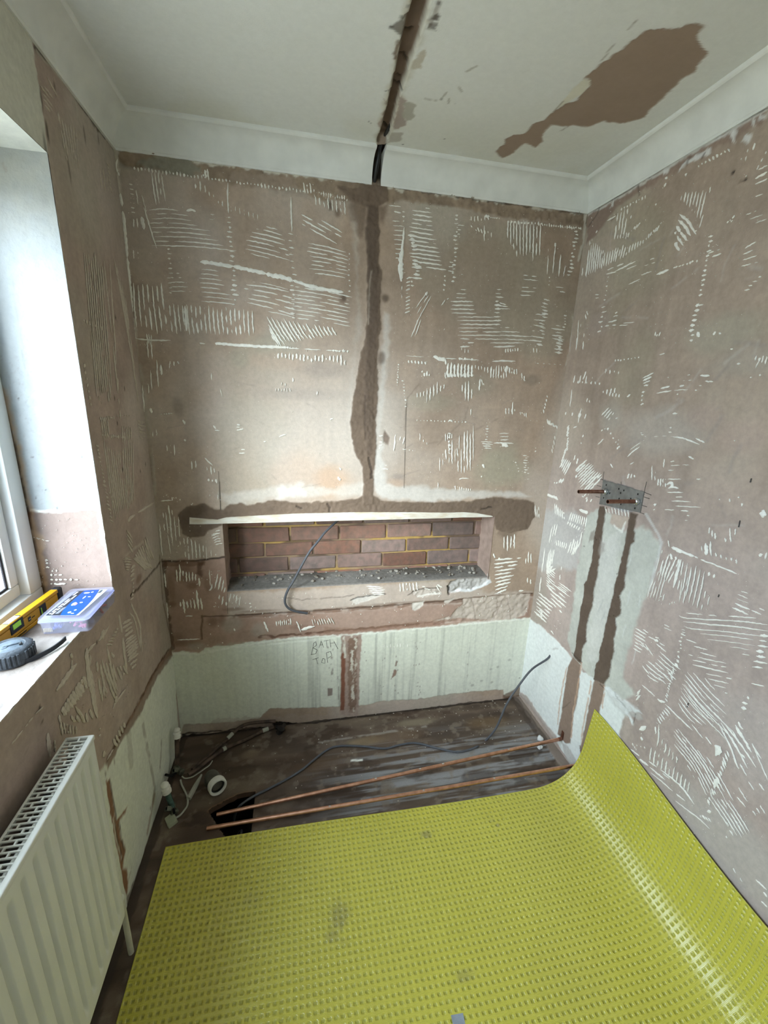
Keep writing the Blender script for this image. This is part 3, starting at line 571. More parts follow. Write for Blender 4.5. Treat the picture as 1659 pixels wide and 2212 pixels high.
cv.poly([(708, 1486), (719, 1486), (718, 1501), (708, 1503)], rgb(146, 132, 124), e=.002, j=.003); cv.poly([(851, 1445), (857, 1448), (855, 1458), (846, 1465), (849, 1452)], rgb(150, 126, 112), e=.002, j=.004); cv.poly([(855, 1426), (859, 1428), (856, 1440), (853, 1438)], rgb(146, 128, 116), e=.002, j=.004)
cv.line([(716, 1420), (717, 1470)], rgb(140, 128, 120), .006, j=.006, a=.75, brk=.5)
for _ in range(46):
    x = RNG.choice([832, 852, 900, 903, 715, 1010, 780])+RNG.normal(0, 5); y = RNG.uniform(1385, 1505)
    cv.blob((x, y), .003, RNG.uniform(.003, .008), rgb(120, 104, 94), a=.75, f=200)
for p in ((1060, 1445), (1075, 1440), (1040, 1470), (1062, 1473), (1020, 1480), (1100, 1425)): cv.blob(p, .012, .010, rgb(150, 148, 138), a=.5, f=90)
cv.blob((1122, 1464), .006, .004, rgb(90, 82, 74), a=.9)
cv.line([(470, 1560), (560, 1560), (700, 1552), (900, 1520), (1080, 1510)], rgb(176, 158, 148), .03, a=.35, j=.02)
cv.line([(390, 1586), (500, 1578), (620, 1570), (760, 1552), (900, 1535), (1000, 1522), (1110, 1508)], rgb(64, 52, 46), .004, j=.012, f=26, a=.85, h=-.006, brk=.3)
cv.poly([(1085, 1500), (1130, 1480), (1128, 1500), (1090, 1515)], rgb(112, 84, 66), e=.006, j=.012, a=.8); cv.poly([(385, 1590), (440, 1586), (430, 1605), (385, 1610)], DARK, e=.006, j=.01, a=.9, h=-.01)
cv.poly([(590, 1560), (640, 1562), (700, 1568), (620, 1592), (590, 1590)], DARK, e=.004, j=.008, a=.9, h=-.02)
cv.line([(247, 325), (262, 480), (275, 600), (290, 735)], rgb(206, 198, 184), .010, j=.008, a=.85, brk=.33, h=.003); cv.line([(290, 735), (306, 810), (330, 1000), (345, 1200)], rgb(190, 180, 166), .006, j=.006, a=.8, brk=.4, h=.002)
cv.line([(1264, 465), (1262, 520), (1250, 560)], rgb(206, 200, 188), .006, j=.006, a=.8, h=.002); cv.line([(1244, 645), (1232, 720), (1218, 830), (1190, 1040)], rgb(200, 192, 180), .005, j=.008, a=.7, brk=.45, h=.002)
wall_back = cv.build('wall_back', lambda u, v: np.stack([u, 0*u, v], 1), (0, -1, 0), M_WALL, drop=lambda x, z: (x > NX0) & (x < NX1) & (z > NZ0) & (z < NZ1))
tag(wall_back, 'stripped plaster wall with trowel marks and a long brick niche', kind='structure')
# ridges
rd = Ridges('B', lambda u, v, h: (u, -h-.0022, v), 11); f = rd.fan; dt = rd.dots; px = rd.px
f((235, 290), (262, 298), (248, 470), (272, 474), 7, 8, A); f((378, 215), (408, 425), (440, 215), (470, 412), 4, 7, A, 2); px([(315, 360), (345, 470)], 6, A); px([(280, 330), (292, 420)], 6, A); px([(330, 440), (365, 560), (410, 700)], 8, A)
px([(315, 500), (330, 580)], 20, A); f((262, 510), (265, 570), (285, 510), (290, 565), 2, 9, A); f((262, 715), (265, 765), (290, 725), (295, 768), 2, 7, A)
f((352, 456), (560, 461), (402, 684), (905, 716), 9, 8, A, -9, .04); dt((488, 705), (500, 985), 10, 26, 0, 10, A); dt((872, 505), (912, 1060), 19, 34, 4, 12, A)
px([(865, 285), (866, 400), (870, 478)], 9, A); f((885, 425), (888, 470), (1055, 482), (1058, 515), 7, 5, A, 0, .1); px([(1270, 372), (1272, 480), (1275, 598)], 12, A); dt((1262, 610), (1290, 870), 7, 30, 6, 8, A)
px([(600, 462), (630, 455), (660, 466)], 16, A); px([(755, 484), (780, 488)], 8, A); px([(750, 515), (778, 518)], 4, A)
f((1040, 574), (1215, 618), (965, 702), (1280, 782), 6, 8, A, -5); f((1100, 560), (1180, 580), (1010, 735), (1130, 765), 2, 6, A)
f((1370, 666), (1640, 732), (1400, 860), (1620, 890), 8, 7, A, -5, .06); f((1340, 487), (1410, 524), (1340, 545), (1570, 675), 3, 8, A, 0, .03); f((1455, 517), (1605, 605), (1430, 535), (1600, 632), 2, 7, A)
for q in ([(690, 788), (790, 800), (900, 815)], [(900, 816), (1000, 838), (1110, 864)], [(1110, 864), (1200, 884), (1280, 906)], [(1280, 906), (1400, 945), (1500, 966), (1605, 982)]): px(q, 22, A, 0, .12)
f((500, 860), (560, 862), (500, 976), (630, 976), 5, 8, A); f((680, 834), (800, 848), (705, 1040), (918, 1060), 8, 7, A, -3); f((965, 930), (1285, 985), (985, 1046), (1285, 1128), 5, 8, A, -6); f((1025, 915), (1260, 965), (1120, 1105), (1290, 1145), 2, 6, A, -4)
f((1290, 945), (1640, 1010), (1295, 1145), (1650, 1200), 9, 7, A, -5, .05); dt((1280, 910), (1285, 1145), 9, 24, 4, 9, A); dt((1640, 735), (1645, 1010), 9, 14, 2, 8, A)
f((262, 932), (282, 1212), (440, 930), (480, 1245), 7, 11, A, 3, .04); f((492, 1062), (512, 1242), (1022, 1095), (1032, 1252), 20, 10, A, 2, .05); px([(592, 1068), (598, 1150), (602, 1230)], 20, A); f((345, 1245), (360, 1310), (375, 1250), (382, 1330), 3, 8, A)
f((1118, 1140), (1222, 1308), (1530, 1205), (1560, 1255), 16, 9, A, 3, .05); f((1120, 1180), (1210, 1330), (1145, 1255), (1180, 1325), 3, 8, A)
px([(270, 1278), (380, 1288), (500, 1290)], 10, A, .1); px([(685, 1308), (720, 1312)], 12, A); px([(785, 1308), (1000, 1325), (1250, 1335)], 16, A, .02, .05); px([(1250, 1338), (1430, 1350), (1630, 1358)], 9, A, .12); dt((790, 1312), (1300, 1338), 30, 14, 3, 12, A); dt((1540, 1355), (1630, 1358), 7, 16, 4, 12, A)
f((1165, 1372), (1165, 1400), (1615, 1390), (1615, 1445), 20, 12, A, 0, .05, .2); dt((270, 190), (1420, 345), 52, 2, 24, 10, A); dt((1420, 345), (1640, 385), 16, 2, 40, 9, A)
f((655, 262), (660, 322), (720, 285), (724, 355), 3, 8, A); f((1425, 372), (1432, 430), (1610, 400), (1616, 482), 8, 8, A, 0, .05); f((700, 195), (712, 240), (735, 190), (745, 260), 3, 12, A); f((1350, 285), (1360, 350), (1410, 290), (1420, 350), 4, 12, A); f((745, 340), (750, 370), (830, 400), (835, 435), 4, 7, A)
px([(165, 120), (150, 180), (165, 205)], 12, A); f((155, 190), (160, 215), (165, 215), (170, 240), 2, 8, A); rd.specks((230, 200, 1640, 1400), 150, 5, A)
px([(180, 350), (205, 560), (222, 760)], 22, A, .03, .1); px([(222, 760), (240, 950), (255, 1130)], 16, A, .04, .1); px([(255, 1130), (262, 1200), (272, 1290)], 22, A, .08, .1); px([(272, 1290), (275, 1480)], 12, A, .1)
# right of the chase
f((95, 268), (180, 274), (120, 545), (175, 549), 9, 8, Bc, 0, .05); f((50, 150), (190, 166), (90, 192), (180, 215), 2, 8, Bc); px([(184, 285), (178, 380), (170, 460)], 14, Bc, .02, .4); px([(172, 420), (160, 560), (158, 640), (162, 720)], 32, Bc, 0, .35); px([(168, 720), (163, 880)], 7, Bc, .2)
f((245, 190), (380, 206), (225, 345), (410, 374), 6, 11, Bc, 0, .02); f((222, 378), (415, 408), (262, 602), (490, 632), 8, 12, Bc, 0, .02); dt((240, 378), (285, 695), 13, 62, 6, 16, Bc, .1); px([(340, 172), (375, 178)], 7, Bc); dt((180, 200), (180, 270), 3, 18, 2, 9, Bc)
dt((580, 225), (548, 720), 17, 26, 1, 12, Bc); f((580, 300), (632, 302), (578, 366), (600, 368), 3, 8, Bc); f((520, 575), (550, 578), (505, 640), (552, 645), 3, 8, Bc); f((605, 668), (640, 670), (610, 672), (642, 672), 1, 6, Bc)
f((682, 232), (682, 280), (805, 225), (812, 260), 6, 8, Bc); f((680, 300), (700, 335), (832, 352), (833, 388), 7, 7, Bc, 0, .05); px([(780, 300), (780, 420)], 7, Bc); px([(785, 232), (820, 235)], 20, Bc); dt((830, 245), (890, 250), 5, 2, 16, 8, Bc)
f((957, 268), (955, 392), (1022, 266), (1022, 532), 4, 9, Bc, 0, .02); f((1047, 266), (1047, 535), (1200, 296), (1192, 520), 7, 9, Bc, 0, .03); px([(1150, 290), (1142, 565)], 7, Bc); dt((960, 275), (1210, 290), 11, 2, 28, 14, Bc, .1); dt((1215, 296), (1500, 322), 18, 2, 22, 9, Bc); px([(1400, 316), (1505, 326)], 8, Bc, .08)
f((1258, 480), (1250, 660), (1312, 440), (1290, 660), 2, 7, Bc, 0, .1); px([(1352, 520), (1335, 682)], 9, Bc, .05); px([(1385, 600), (1370, 682)], 6, Bc); px([(1308, 432), (1310, 462)], 16, Bc)
dt((1470, 345), (1415, 672), 13, 30, 3, 12, Bc); f((1070, 672), (1195, 686), (1045, 822), (1150, 824), 6, 8, Bc, 0, .08); dt((1265, 690), (1260, 745), 3, 22, 0, 9, Bc); dt((1238, 858), (1200, 1190), 14, 38, 10, 10, Bc); f((1310, 760), (1368, 766), (1345, 795), (1385, 800), 2, 8, Bc)
f((605, 780), (645, 782), (540, 840), (645, 842), 3, 8, Bc); f((532, 868), (692, 870), (538, 955), (722, 958), 4, 11, Bc, 0, .02); f((580, 984), (880, 986), (590, 1148), (900, 1150), 7, 9, Bc, 0, .04); f((900, 1062), (970, 1064), (900, 1148), (1215, 1166), 4, 8, Bc, 0, .04)
f((605, 1176), (700, 1176), (600, 1206), (672, 1204), 2, 12, Bc); f((820, 1178), (1070, 1178), (845, 1208), (1020, 1202), 2, 11, Bc); dt((895, 780), (878, 1040), 10, 48, 2, 12, Bc); f((860, 868), (950, 896), (880, 924), (970, 924), 3, 8, Bc); f((1165, 965), (1240, 968), (1120, 1125), (1220, 1142), 5, 8, Bc, 0, .06); px([(1120, 1156), (1210, 1168)], 10, Bc)
dt((1325, 1050), (1340, 1250), 9, 80, 10, 10, Bc, .1); dt((1345, 1140), (1340, 1250), 6, 50, 10, 16, Bc, .1); dt((1380, 975), (1378, 1060), 5, 18, 4, 9, Bc)
f((350, 805), (268, 920), (382, 832), (290, 1000), 3, 6, Bc, 0, .08); f((310, 1000), (262, 1135), (295, 985), (235, 1138), 2, 7, Bc); f((460, 900), (490, 855), (475, 1088), (490, 1062), 2, 6, Bc); px([(355, 795), (345, 825)], 14, Bc); px([(500, 855), (515, 845)], 6, Bc)
f((200, 700), (230, 690), (190, 955), (225, 940), 10, 8, Bc); dt((225, 690), (245, 750), 3, 28, 4, 12, Bc); dt((490, 680), (475, 780), 4, 14, 8, 10, Bc)
px([(200, 1274), (290, 1280), (370, 1280)], 7, Bc, .1); px([(400, 1278), (445, 1295), (492, 1302)], 20, Bc, 0, .1); px([(490, 1294), (620, 1300), (740, 1306)], 8, Bc, .05); dt((600, 1295), (690, 1302), 6, 18, 6, 14, Bc); px([(840, 1316), (930, 1312), (1012, 1316)], 14, Bc, .02); dt((1180, 1330), (1350, 1340), 5, 18, 2, 6, Bc)
f((215, 1305), (218, 1328), (340, 1315), (343, 1342), 6, 12, Bc); px([(488, 1300), (494, 1340)], 14, Bc); f((510, 1325), (505, 1435), (690, 1342), (684, 1430), 8, 15, Bc, 0, .02); dt((490, 1420), (690, 1420), 9, 3, 40, 18, Bc, .05); f((715, 1345), (715, 1370), (830, 1360), (828, 1410), 6, 7, Bc); f((835, 1350), (828, 1440), (945, 1350), (945, 1440), 7, 8, Bc); px([(950, 1350), (942, 1400)], 22, Bc); f((970, 1360), (968, 1405), (1022, 1370), (1022, 1412), 4, 9, Bc)
f((318, 1385), (315, 1430), (372, 1390), (370, 1425), 4, 14, Bc); f((612, 1215), (612, 1252), (660, 1225), (660, 1252), 3, 6, Bc); f((940, 1222), (940, 1250), (1030, 1215), (1030, 1240), 6, 8, Bc); f((1125, 1220), (1126, 1250), (1195, 1215), (1195, 1255), 4, 6, Bc); f((1060, 1400), (1062, 1450), (1078, 1420), (1080, 1465), 2, 7, Bc)
rd.specks((60, 130, 1500, 1480), 170, 5, Bc)
f((380, 412), (380, 448), (600, 336), (598, 402), 9, 9, Cc, 0, .05); f((460, 370), (458, 495), (545, 320), (542, 418), 4, 8, Cc); f((748, 342), (748, 400), (826, 372), (824, 462), 4, 10, Cc, 0, .03); px([(800, 312), (797, 478)], 11, Cc); px([(775, 318), (772, 472)], 9, Cc); px([(893, 296), (886, 392)], 15, Cc); f((905, 300), (915, 350), (935, 360), (938, 385), 3, 7, Cc)
f((1102, 532), (1102, 582), (1175, 540), (1175, 582), 4, 8, Cc); px([(1160, 480), (1155, 590)], 7, Cc); f((1218, 565), (1222, 590), (1268, 572), (1268, 608), 4, 7, Cc); dt((380, 632), (775, 648), 15, 2, 12, 8, Cc); px([(635, 640), (655, 632), (668, 648)], 12, Cc); dt((228, 180), (220, 345), 9, 10, 8, 8, Cc); dt((266, 312), (290, 520), 9, 16, 2, 10, Cc); px([(818, 540), (818, 592)], 8, Cc)
f((612, 742), (612, 800), (665, 740), (662, 780), 4, 9, Cc); dt((640, 740), (640, 900), 6, 24, 6, 12, Cc); f((612, 870), (618, 950), (665, 780), (665, 1000), 3, 9, Cc); f((712, 892), (715, 1052), (740, 870), (740, 1055), 2, 9, Cc); f((765, 730), (765, 1052), (814, 735), (813, 1045), 3, 10, Cc, 0, .02); px([(838, 672), (838, 960)], 6, Cc, .05); f((565, 930), (565, 1050), (590, 900), (590, 1000), 2, 6, Cc, 0, .15); f((690, 870), (690, 980), (725, 760), (722, 860), 3, 6, Cc, 0, .1)
f((402, 735), (405, 795), (458, 795), (460, 830), 3, 8, Cc); px([(203, 750), (198, 830), (190, 885)], 12, Cc, .06); px([(245, 765), (240, 798)], 8, Cc); px([(278, 770), (265, 828)], 9, Cc); dt((280, 870), (350, 880), 3, 24, 2, 8, Cc); f((70, 760), (105, 762), (70, 860), (100, 862), 5, 9, Cc); f((100, 1000), (150, 1002), (100, 1028), (150, 1030), 2, 8, Cc)
f((905, 806), (1000, 812), (925, 858), (985, 862), 4, 9, Cc); f((1050, 740), (1128, 738), (1060, 846), (1125, 845), 5, 9, Cc); px([(1000, 818), (1080, 816), (1165, 822)], 11, Cc); px([(1070, 830), (1120, 838)], 22, Cc); dt((950, 680), (948, 790), 6, 22, 0, 10, Cc); dt((1265, 920), (1255, 1055), 8, 34, 2, 9, Cc); dt((1285, 930), (1280, 1110), 5, 18, 0, 6, Cc); dt((1185, 975), (1210, 1045), 4, 14, 2, 9, Cc)
f((690, 1165), (695, 1200), (815, 1188), (815, 1208), 8, 7, Cc); px([(722, 1114), (745, 1105), (800, 1106)], 8, Cc); px([(551, 1138), (551, 1188)], 7, Cc); f((1340, 1325), (1346, 1430), (1370, 1335), (1372, 1425), 3, 8, Cc); dt((1440, 640), (1520, 690), 8, 4, 34, 12, Cc); dt((1345, 860), (1345, 885), 2, 10, 6, 9, Cc); px([(910, 990), (930, 1020)], 14, Cc); px([(900, 1085), (908, 1095)], 12, Cc); rd.specks((60, 60, 1500, 1230), 190, 5, Cc)
dt((1440, 440), (1410, 560), 5, 4, 30, 9, Cc); dt((1500, 770), (1480, 880), 4, 6, 60, 9, Cc)
px([(95, 62), (105, 180)], 9, D); px([(125, 62), (132, 190)], 9, D); px([(165, 195), (170, 300), (178, 392)], 9, D); px([(120, 270), (130, 412)], 9, D); px([(195, 230), (200, 305)], 18, D); px([(105, 370), (108, 440)], 7, D); px([(60, 380), (75, 575)], 9, D); f((262, 205), (258, 255), (320, 205), (325, 225), 3, 9, D); px([(118, 545), (130, 585)], 16, D); dt((200, 592), (270, 585), 5, 14, 2, 10, D)
f((240, 820), (242, 862), (292, 812), (297, 890), 3, 8, D); f((420, 925), (423, 1000), (448, 930), (451, 982), 2, 9, D); f((532, 975), (535, 1005), (585, 985), (588, 1020), 3, 8, D); px([(560, 970), (566, 1035)], 9, D); px([(515, 910), (575, 966)], 8, D); dt((545, 1070), (600, 1076), 3, 2, 26, 14, D); f((135, 690), (138, 770), (160, 700), (166, 750), 2, 8, D)
f((750, 664), (790, 680), (748, 708), (800, 700), 3, 8, D); f((578, 675), (600, 700), (590, 708), (625, 712), 2, 9, D); f((780, 850), (812, 850), (766, 877), (812, 876), 2, 9, D); px([(1060, 756), (1110, 740)], 9, D); px([(1342, 424), (1338, 452)], 9, D); px([(1161, 325), (1163, 356)], 12, D); px([(1430, 630), (1458, 622)], 10, D); px([(1500, 980), (1514, 1000)], 9, D); px([(1488, 1048), (1508, 1075)], 14, D); px([(945, 793), (965, 791)], 10, D); f((1079, 355), (1080, 390), (1105, 360), (1107, 385), 2, 7, D); f((1035, 400), (1038, 425), (1140, 400), (1142, 430), 6, 6, D); px([(630, 405), (645, 465)], 7, D); px([(565, 290), (567, 345)], 7, D); px([(358, 632), (372, 665)], 12, D); px([(365, 775), (378, 788)], 12, D)
px([(180, 1226), (260, 1222), (340, 1224)], 9, D, .08); f((248, 1190), (250, 1222), (335, 1200), (336, 1222), 4, 8, D); f((250, 1255), (258, 1330), (275, 1290), (280, 1330), 2, 7, D); px([(210, 1310), (215, 1350)], 8, D); f((552, 1170), (555, 1220), (612, 1180), (612, 1220), 2, 7, D); rd.specks((60, 60, 1560, 1180), 150, 5, D)
f((110, 280), (140, 562), (268, 332), (294, 686), 4, 13, E, 2, .04); px([(150, 190), (170, 480), (202, 705)], 12, E); px([(30, 420), (45, 620), (65, 832)], 14, E, .05); px([(85, 420), (92, 512)], 12, E); px([(135, 560), (170, 805)], 10, E); f((335, 580), (345, 690), (480, 630), (505, 860), 4, 14, E); f((385, 630), (405, 870), (585, 705), (596, 862), 5, 16, E, 0, .05); f((355, 770), (368, 890), (400, 800), (410, 880), 2, 12, E)
f((692, 582), (808, 538), (745, 692), (830, 672), 5, 14, E, -6, .02); f((740, 520), (800, 500), (700, 560), (780, 540), 2, 12, E); f((625, 650), (628, 880), (685, 690), (690, 855), 2, 9, E, 0, .2); px([(745, 805), (750, 830)], 14, E)
f((245, 1010), (255, 1170), (490, 1040), (490, 1150), 7, 20, E, 0, .05); px([(280, 940), (298, 1065)], 16, E); px([(532, 1112), (541, 1222)], 22, E); px([(665, 1010), (678, 1215)], 13, E); px([(700, 1190), (690, 1260), (660, 1270)], 14, E); f((775, 1065), (735, 1242), (856, 1130), (820, 1292), 3, 16, E); f((800, 1312), (785, 1420), (865, 1235), (825, 1450), 2, 18, E); px([(885, 1420), (882, 1470)], 22, E)
f((940, 1312), (918, 1430), (1062, 1345), (1048, 1462), 4, 14, E); f((290, 1420), (298, 1480), (555, 1372), (575, 1530), 7, 18, E, 0, .03); px([(330, 1388), (352, 1565)], 30, E); px([(500, 1270), (522, 1480)], 26, E); px([(360, 1602), (455, 1600)], 14, E); px([(258, 1908), (400, 1900), (545, 1895)], 16, E, .03); dt((1190, 1440), (1200, 1530), 3, 14, 10, 20, E); px([(90, 1050), (112, 1240)], 20, E, .06); px([(120, 1430), (140, 1630)], 18, E, .06)
f((1400, 345), (1528, 334), (1408, 512), (1462, 490), 10, 8, Fc, 0, .02); f((1448, 225), (1448, 300), (1500, 215), (1498, 290), 4, 7, Fc); f((1558, 300), (1556, 362), (1582, 310), (1582, 360), 3, 6, Fc); f((1395, 310), (1405, 340), (1420, 330), (1425, 340), 2, 6, Fc); f((760, 474), (850, 482), (785, 512), (852, 516), 5, 6, Fc, 0, .04); f((930, 460), (934, 500), (1012, 455), (1018, 496), 6, 6, Fc); f((1020, 470), (1060, 480), (1080, 500), (1110, 505), 3, 5, Fc); f((1565, 430), (1566, 460), (1580, 440), (1580, 465), 2, 6, Fc); px([(1520, 500), (1545, 495)], 7, Fc)
f((1100, 460), (1140, 480), (1110, 470), (1130, 500), 2, 5, Fc); f((500, 1345), (508, 1362), (640, 1340), (650, 1365), 3, 3); f((1450, 330), (1450, 352), (1600, 320), (1600, 350), 8, 6, crop(340, 1280, 2.9625), 0, .1); f((990, 170), (1000, 210), (1110, 160), (1130, 200), 9, 5, G7, 0, .1); f((760, 180), (765, 215), (850, 165), (855, 205), 8, 7, G7, 0, .1); px([(920, 240), (990, 215)], 14, G7); px([(1010, 215), (930, 235)], 8, G7)
rd.specks((340, 1060, 480, 1400), 60, 1.6); rd.specks((500, 1280, 1140, 1350), 80, 1.6)
rd.build('adhesive_ridges', M_RIDGE, wall_back, 'white combed ridges of dried tile adhesive')

# pencil lines on the back wall, and the note above the bath line
def pencil(pl, to3, strokes, parent, name, w=.0012, label=None, k=ID):
    r = Ridges(pl, to3, 3)
    for q in strokes:
        P = [PLANE[pl](*k(p)) for p in q]; m = []
        for a_, b_ in zip(P, P[1:]):
            for t in np.linspace(0, 1, 4)[:-1]: m.append(a_*(1-t)+b_*t)
        r.stroke(m+[P[-1]], w, 0, .0004)
    o = mesh_obj(name, r.v, r.f, M_PENCIL, parent)
    if label: o['label'] = label
    return o
toB = lambda u, v, h: (u, -h-.0026, v)
pencil('B', toB, [[(877, 873), (875, 960), (872, 1054)]], wall_back, 'pencil_line'); pencil('B', toB, [[(472, 1018), (474, 1060), (476, 1101)]], wall_back, 'pencil_line'); pencil('B', toB, [[(475, 1040), (477, 1100)]], wall_back, 'pencil_line')
pencil('B', toB, [[(491, 1282), (492, 1325)]], wall_back, 'pencil_line')
pencil('B', toB, [[(108, 445), (125, 360), (140, 350), (145, 375), (120, 395), (150, 410), (140, 435), (105, 445)], [(162, 395), (178, 345), (196, 392)], [(168, 374), (190, 372)], [(196, 346), (232, 340)], [(215, 343), (221, 392)], [(240, 334), (247, 390)], [(268, 345), (298, 402)], [(244, 362), (276, 358)],
                  [(115, 480), (160, 465)], [(140, 468), (155, 510)], [(190, 470), (180, 500), (205, 505), (205, 475), (190, 470)], [(225, 500), (215, 430)], [(215, 430), (245, 420), (255, 450), (225, 470)]], wall_back, 'handwriting', .0019, 'pencilled words BATH TOP', G9)

# ------------------------------------------------------------------ the niche: sides, dusty ledge, bricks and rubble
bm = bmesh.new()
def quad(*p): bm.faces.new([bm.verts.new(q) for q in p])
for x in (NX0, NX1):                                       # plastered cheeks with ragged front edges
    ys = np.linspace(-.002, ND+.03, 13); zs = np.linspace(NZ0-.01, NZ1+.004, 18); g = [[bm.verts.new((x+(1 if x > 1 else -1)*random.uniform(0, .004)*(1 if 0 < i < 12 else .3), y, z)) for z in zs] for i, y in enumerate(ys)]
    for i in range(12):
        for j_ in range(17): bm.faces.new((g[i][j_], g[i+1][j_], g[i+1][j_+1], g[i][j_+1]))
bm_obj('niche_cheek', bm, pm('niche_plaster', rgb(168, 146, 134), .9, bump=.4, bscale=90), wall_back, True)
cvm = Canvas(axis((NX0-.02, NX1+.02, .005)), axis((NZ0-.05, NZ1+.1, .004)), rgb(150, 128, 104), 'B'); u, v = cvm.U, cvm.V
t = sm(fbm(u*4, v*14, 121, 4), .48, .66); cvm.C = cvm.C*(1-t)[:, None]+np.array(rgb(178, 148, 90))[None]*t[:, None]; t = sm(fbm(u*5+8, v*12, 123, 4), .54, .64)*.8; cvm.C = cvm.C*(1-t)[:, None]+np.array(rgb(92, 76, 66))[None]*t[:, None]
cvm.H += .006*(fbm(u*40, v*55, 125, 4)-.42)
cvm.build('mortar_bed', lambda u, v: np.stack([u, 0*u+ND+.006, v], 1), (0, -1, 0), M_WALL, None, wall_back)
M_BRICK = pm('red_stock_brick', rgb(140, 104, 90), .95, var=.2, scale=30, bump=1.0, bscale=45, col2=rgb(118, 96, 84))
nt = M_BRICK.node_tree; oi = nt.nodes.new('ShaderNodeObjectInfo'); hs = nt.nodes.new('ShaderNodeHueSaturation'); mr = nt.nodes.new('ShaderNodeMapRange'); mr.inputs['To Min'].default_value = .72; mr.inputs['To Max'].default_value = 1.25
bs = nt.nodes['Principled BSDF']; src = bs.inputs['Base Color'].links[0].from_socket; nt.links.new(oi.outputs['Random'], mr.inputs[0]); nt.links.new(mr.outputs[0], hs.inputs['Value']); h2 = nt.nodes.new('ShaderNodeMapRange'); h2.inputs['To Min'].default_value = .55; h2.inputs['To Max'].default_value = 1.1; w_ = nt.nodes.new('ShaderNodeMath'); w_.operation = 'FRACT'; w0 = nt.nodes.new('ShaderNodeMath'); w0.operation = 'MULTIPLY'; w0.inputs[1].default_value = 7.3; nt.links.new(oi.outputs['Random'], w0.inputs[0]); nt.links.new(w0.outputs[0], w_.inputs[0]); nt.links.new(w_.outputs[0], h2.inputs[0]); nt.links.new(h2.outputs[0], hs.inputs['Saturation']); nt.links.new(src, hs.inputs['Color']); nt.links.new(hs.outputs[0], bs.inputs['Base Color'])
rows = [(.985, 1.062, [.17, .41, .644, .874, 1.106, 1.328, 1.57]), (.907, .985, [.06, .288, .525, .758, .99, 1.223, 1.451, 1.70]), (.834, .907, [.17, .407, .633, .865, 1.094, 1.32, 1.56]), (.757, .834, [.06, .285, .518, .745, .973, 1.205, 1.434, 1.67]), (.690, .757, [.17, .41, .644, .874, 1.106, 1.328, 1.57])]
for z0, z1, xs in rows:
    for x0, x1 in zip(xs, xs[1:]):
        a0, a1 = max(x0+.005, NX0-.010), min(x1-.005, NX1+.012)
        if a1-a0 < .012: continue
        bm = bmesh.new(); dy = random.uniform(0, .005)
        add_box(bm, a0, a1, ND-dy, ND+.05, z0+.0045+random.uniform(-.002, .002), z1-.0045+random.uniform(-.002, .002), .004)
        for v_ in bm.verts: v_.co += Vector((random.uniform(-.0022, .0022), random.uniform(-.0015, .0015), random.uniform(-.0022, .0022)))
        bm_obj('brick', bm, M_BRICK, wall_back)
us2 = axis((NX0-.004, NX1+.006, .006)); vs2 = axis((-.001, ND+.02, .006))
cv2 = Canvas(us2, vs2, rgb(128, 126, 122), 'B'); u, v = cv2.U, cv2.V
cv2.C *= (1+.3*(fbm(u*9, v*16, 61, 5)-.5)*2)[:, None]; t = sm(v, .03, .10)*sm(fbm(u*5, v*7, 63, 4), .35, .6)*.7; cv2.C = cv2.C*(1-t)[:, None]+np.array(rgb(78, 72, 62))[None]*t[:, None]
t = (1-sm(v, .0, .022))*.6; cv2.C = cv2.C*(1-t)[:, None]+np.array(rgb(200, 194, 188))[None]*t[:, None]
cv2.H += .006*(fbm(u*22, v*22, 65, 4)-.4)*sm(v, .01, .05)+.008*sm(v, .02, .13)
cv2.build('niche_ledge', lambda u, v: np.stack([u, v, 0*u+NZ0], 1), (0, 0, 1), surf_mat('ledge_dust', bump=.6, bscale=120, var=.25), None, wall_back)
bm = bmesh.new()
for i in range(190):
    x = random.uniform(NX0+.03, NX1-.03); y = random.betavariate(3.2, 1.3)*ND; s = random.choice((.002, .003, .003, .004, .007, .009))
    bmesh.ops.create_icosphere(bm, subdivisions=1, radius=s, matrix=Matrix.Translation((x, y, NZ0+.006+s*.4)) @ Matrix.Rotation(random.random()*6, 4, 'Z') @ Matrix.Diagonal((random.uniform(.7, 1.5), 1, .7, 1)))
o = bm_obj('ledge_rubble', bm, pm('mortar_rubble', rgb(176, 172, 164), .95, col2=rgb(110, 102, 88), scale=18), wall_back); o['kind'] = 'stuff'
# lintel board with its flaking white edge
bm = bmesh.new(); tl = [Bw(*p) for p in [(410, 1117), (430, 1119), (470, 1122), (490, 1117), (560, 1113), (640, 1109), (764, 1106), (900, 1106), (960, 1107), (1000, 1106), (1030, 1108), (1062, 1114)]]; bl = [Bw(*p) for p in [(410, 1132), (430, 1133), (470, 1133), (490, 1133), (560, 1131), (640, 1128), (764, 1124), (900, 1121), (960, 1119), (1000, 1117), (1030, 1117), (1064, 1117)]]
for yy0, yy1 in ((-.006, ND),):
    R4 = []
    for a_, b_ in zip(tl, bl):
        jz = random.uniform(-.0015, .0015); zb = max(b_[2]+jz, NZ1-.002)
        R4.append([bm.verts.new((a_[0], yy0, a_[2])), bm.verts.new((b_[0], yy0, zb)), bm.verts.new((b_[0], yy1, max(zb, NZ1))), bm.verts.new((a_[0], yy1, a_[2]+.01))])
    for p, q in zip(R4, R4[1:]):
        for i in range(4): bm.faces.new((p[i], q[i], q[(i+1) % 4], p[(i+1) % 4]))
    bm.faces.new(R4[0]); bm.faces.new(R4[-1])
o = bm_obj('lintel_board', bm, pm('flaking_white_paint', rgb(228, 225, 216), .7, var=.2, scale=16, col2=rgb(206, 192, 170), bump=.5, bscale=50, stretch=(1, 1, 4)), wall_back); o['label'] = 'flaking white lintel edge over the niche'
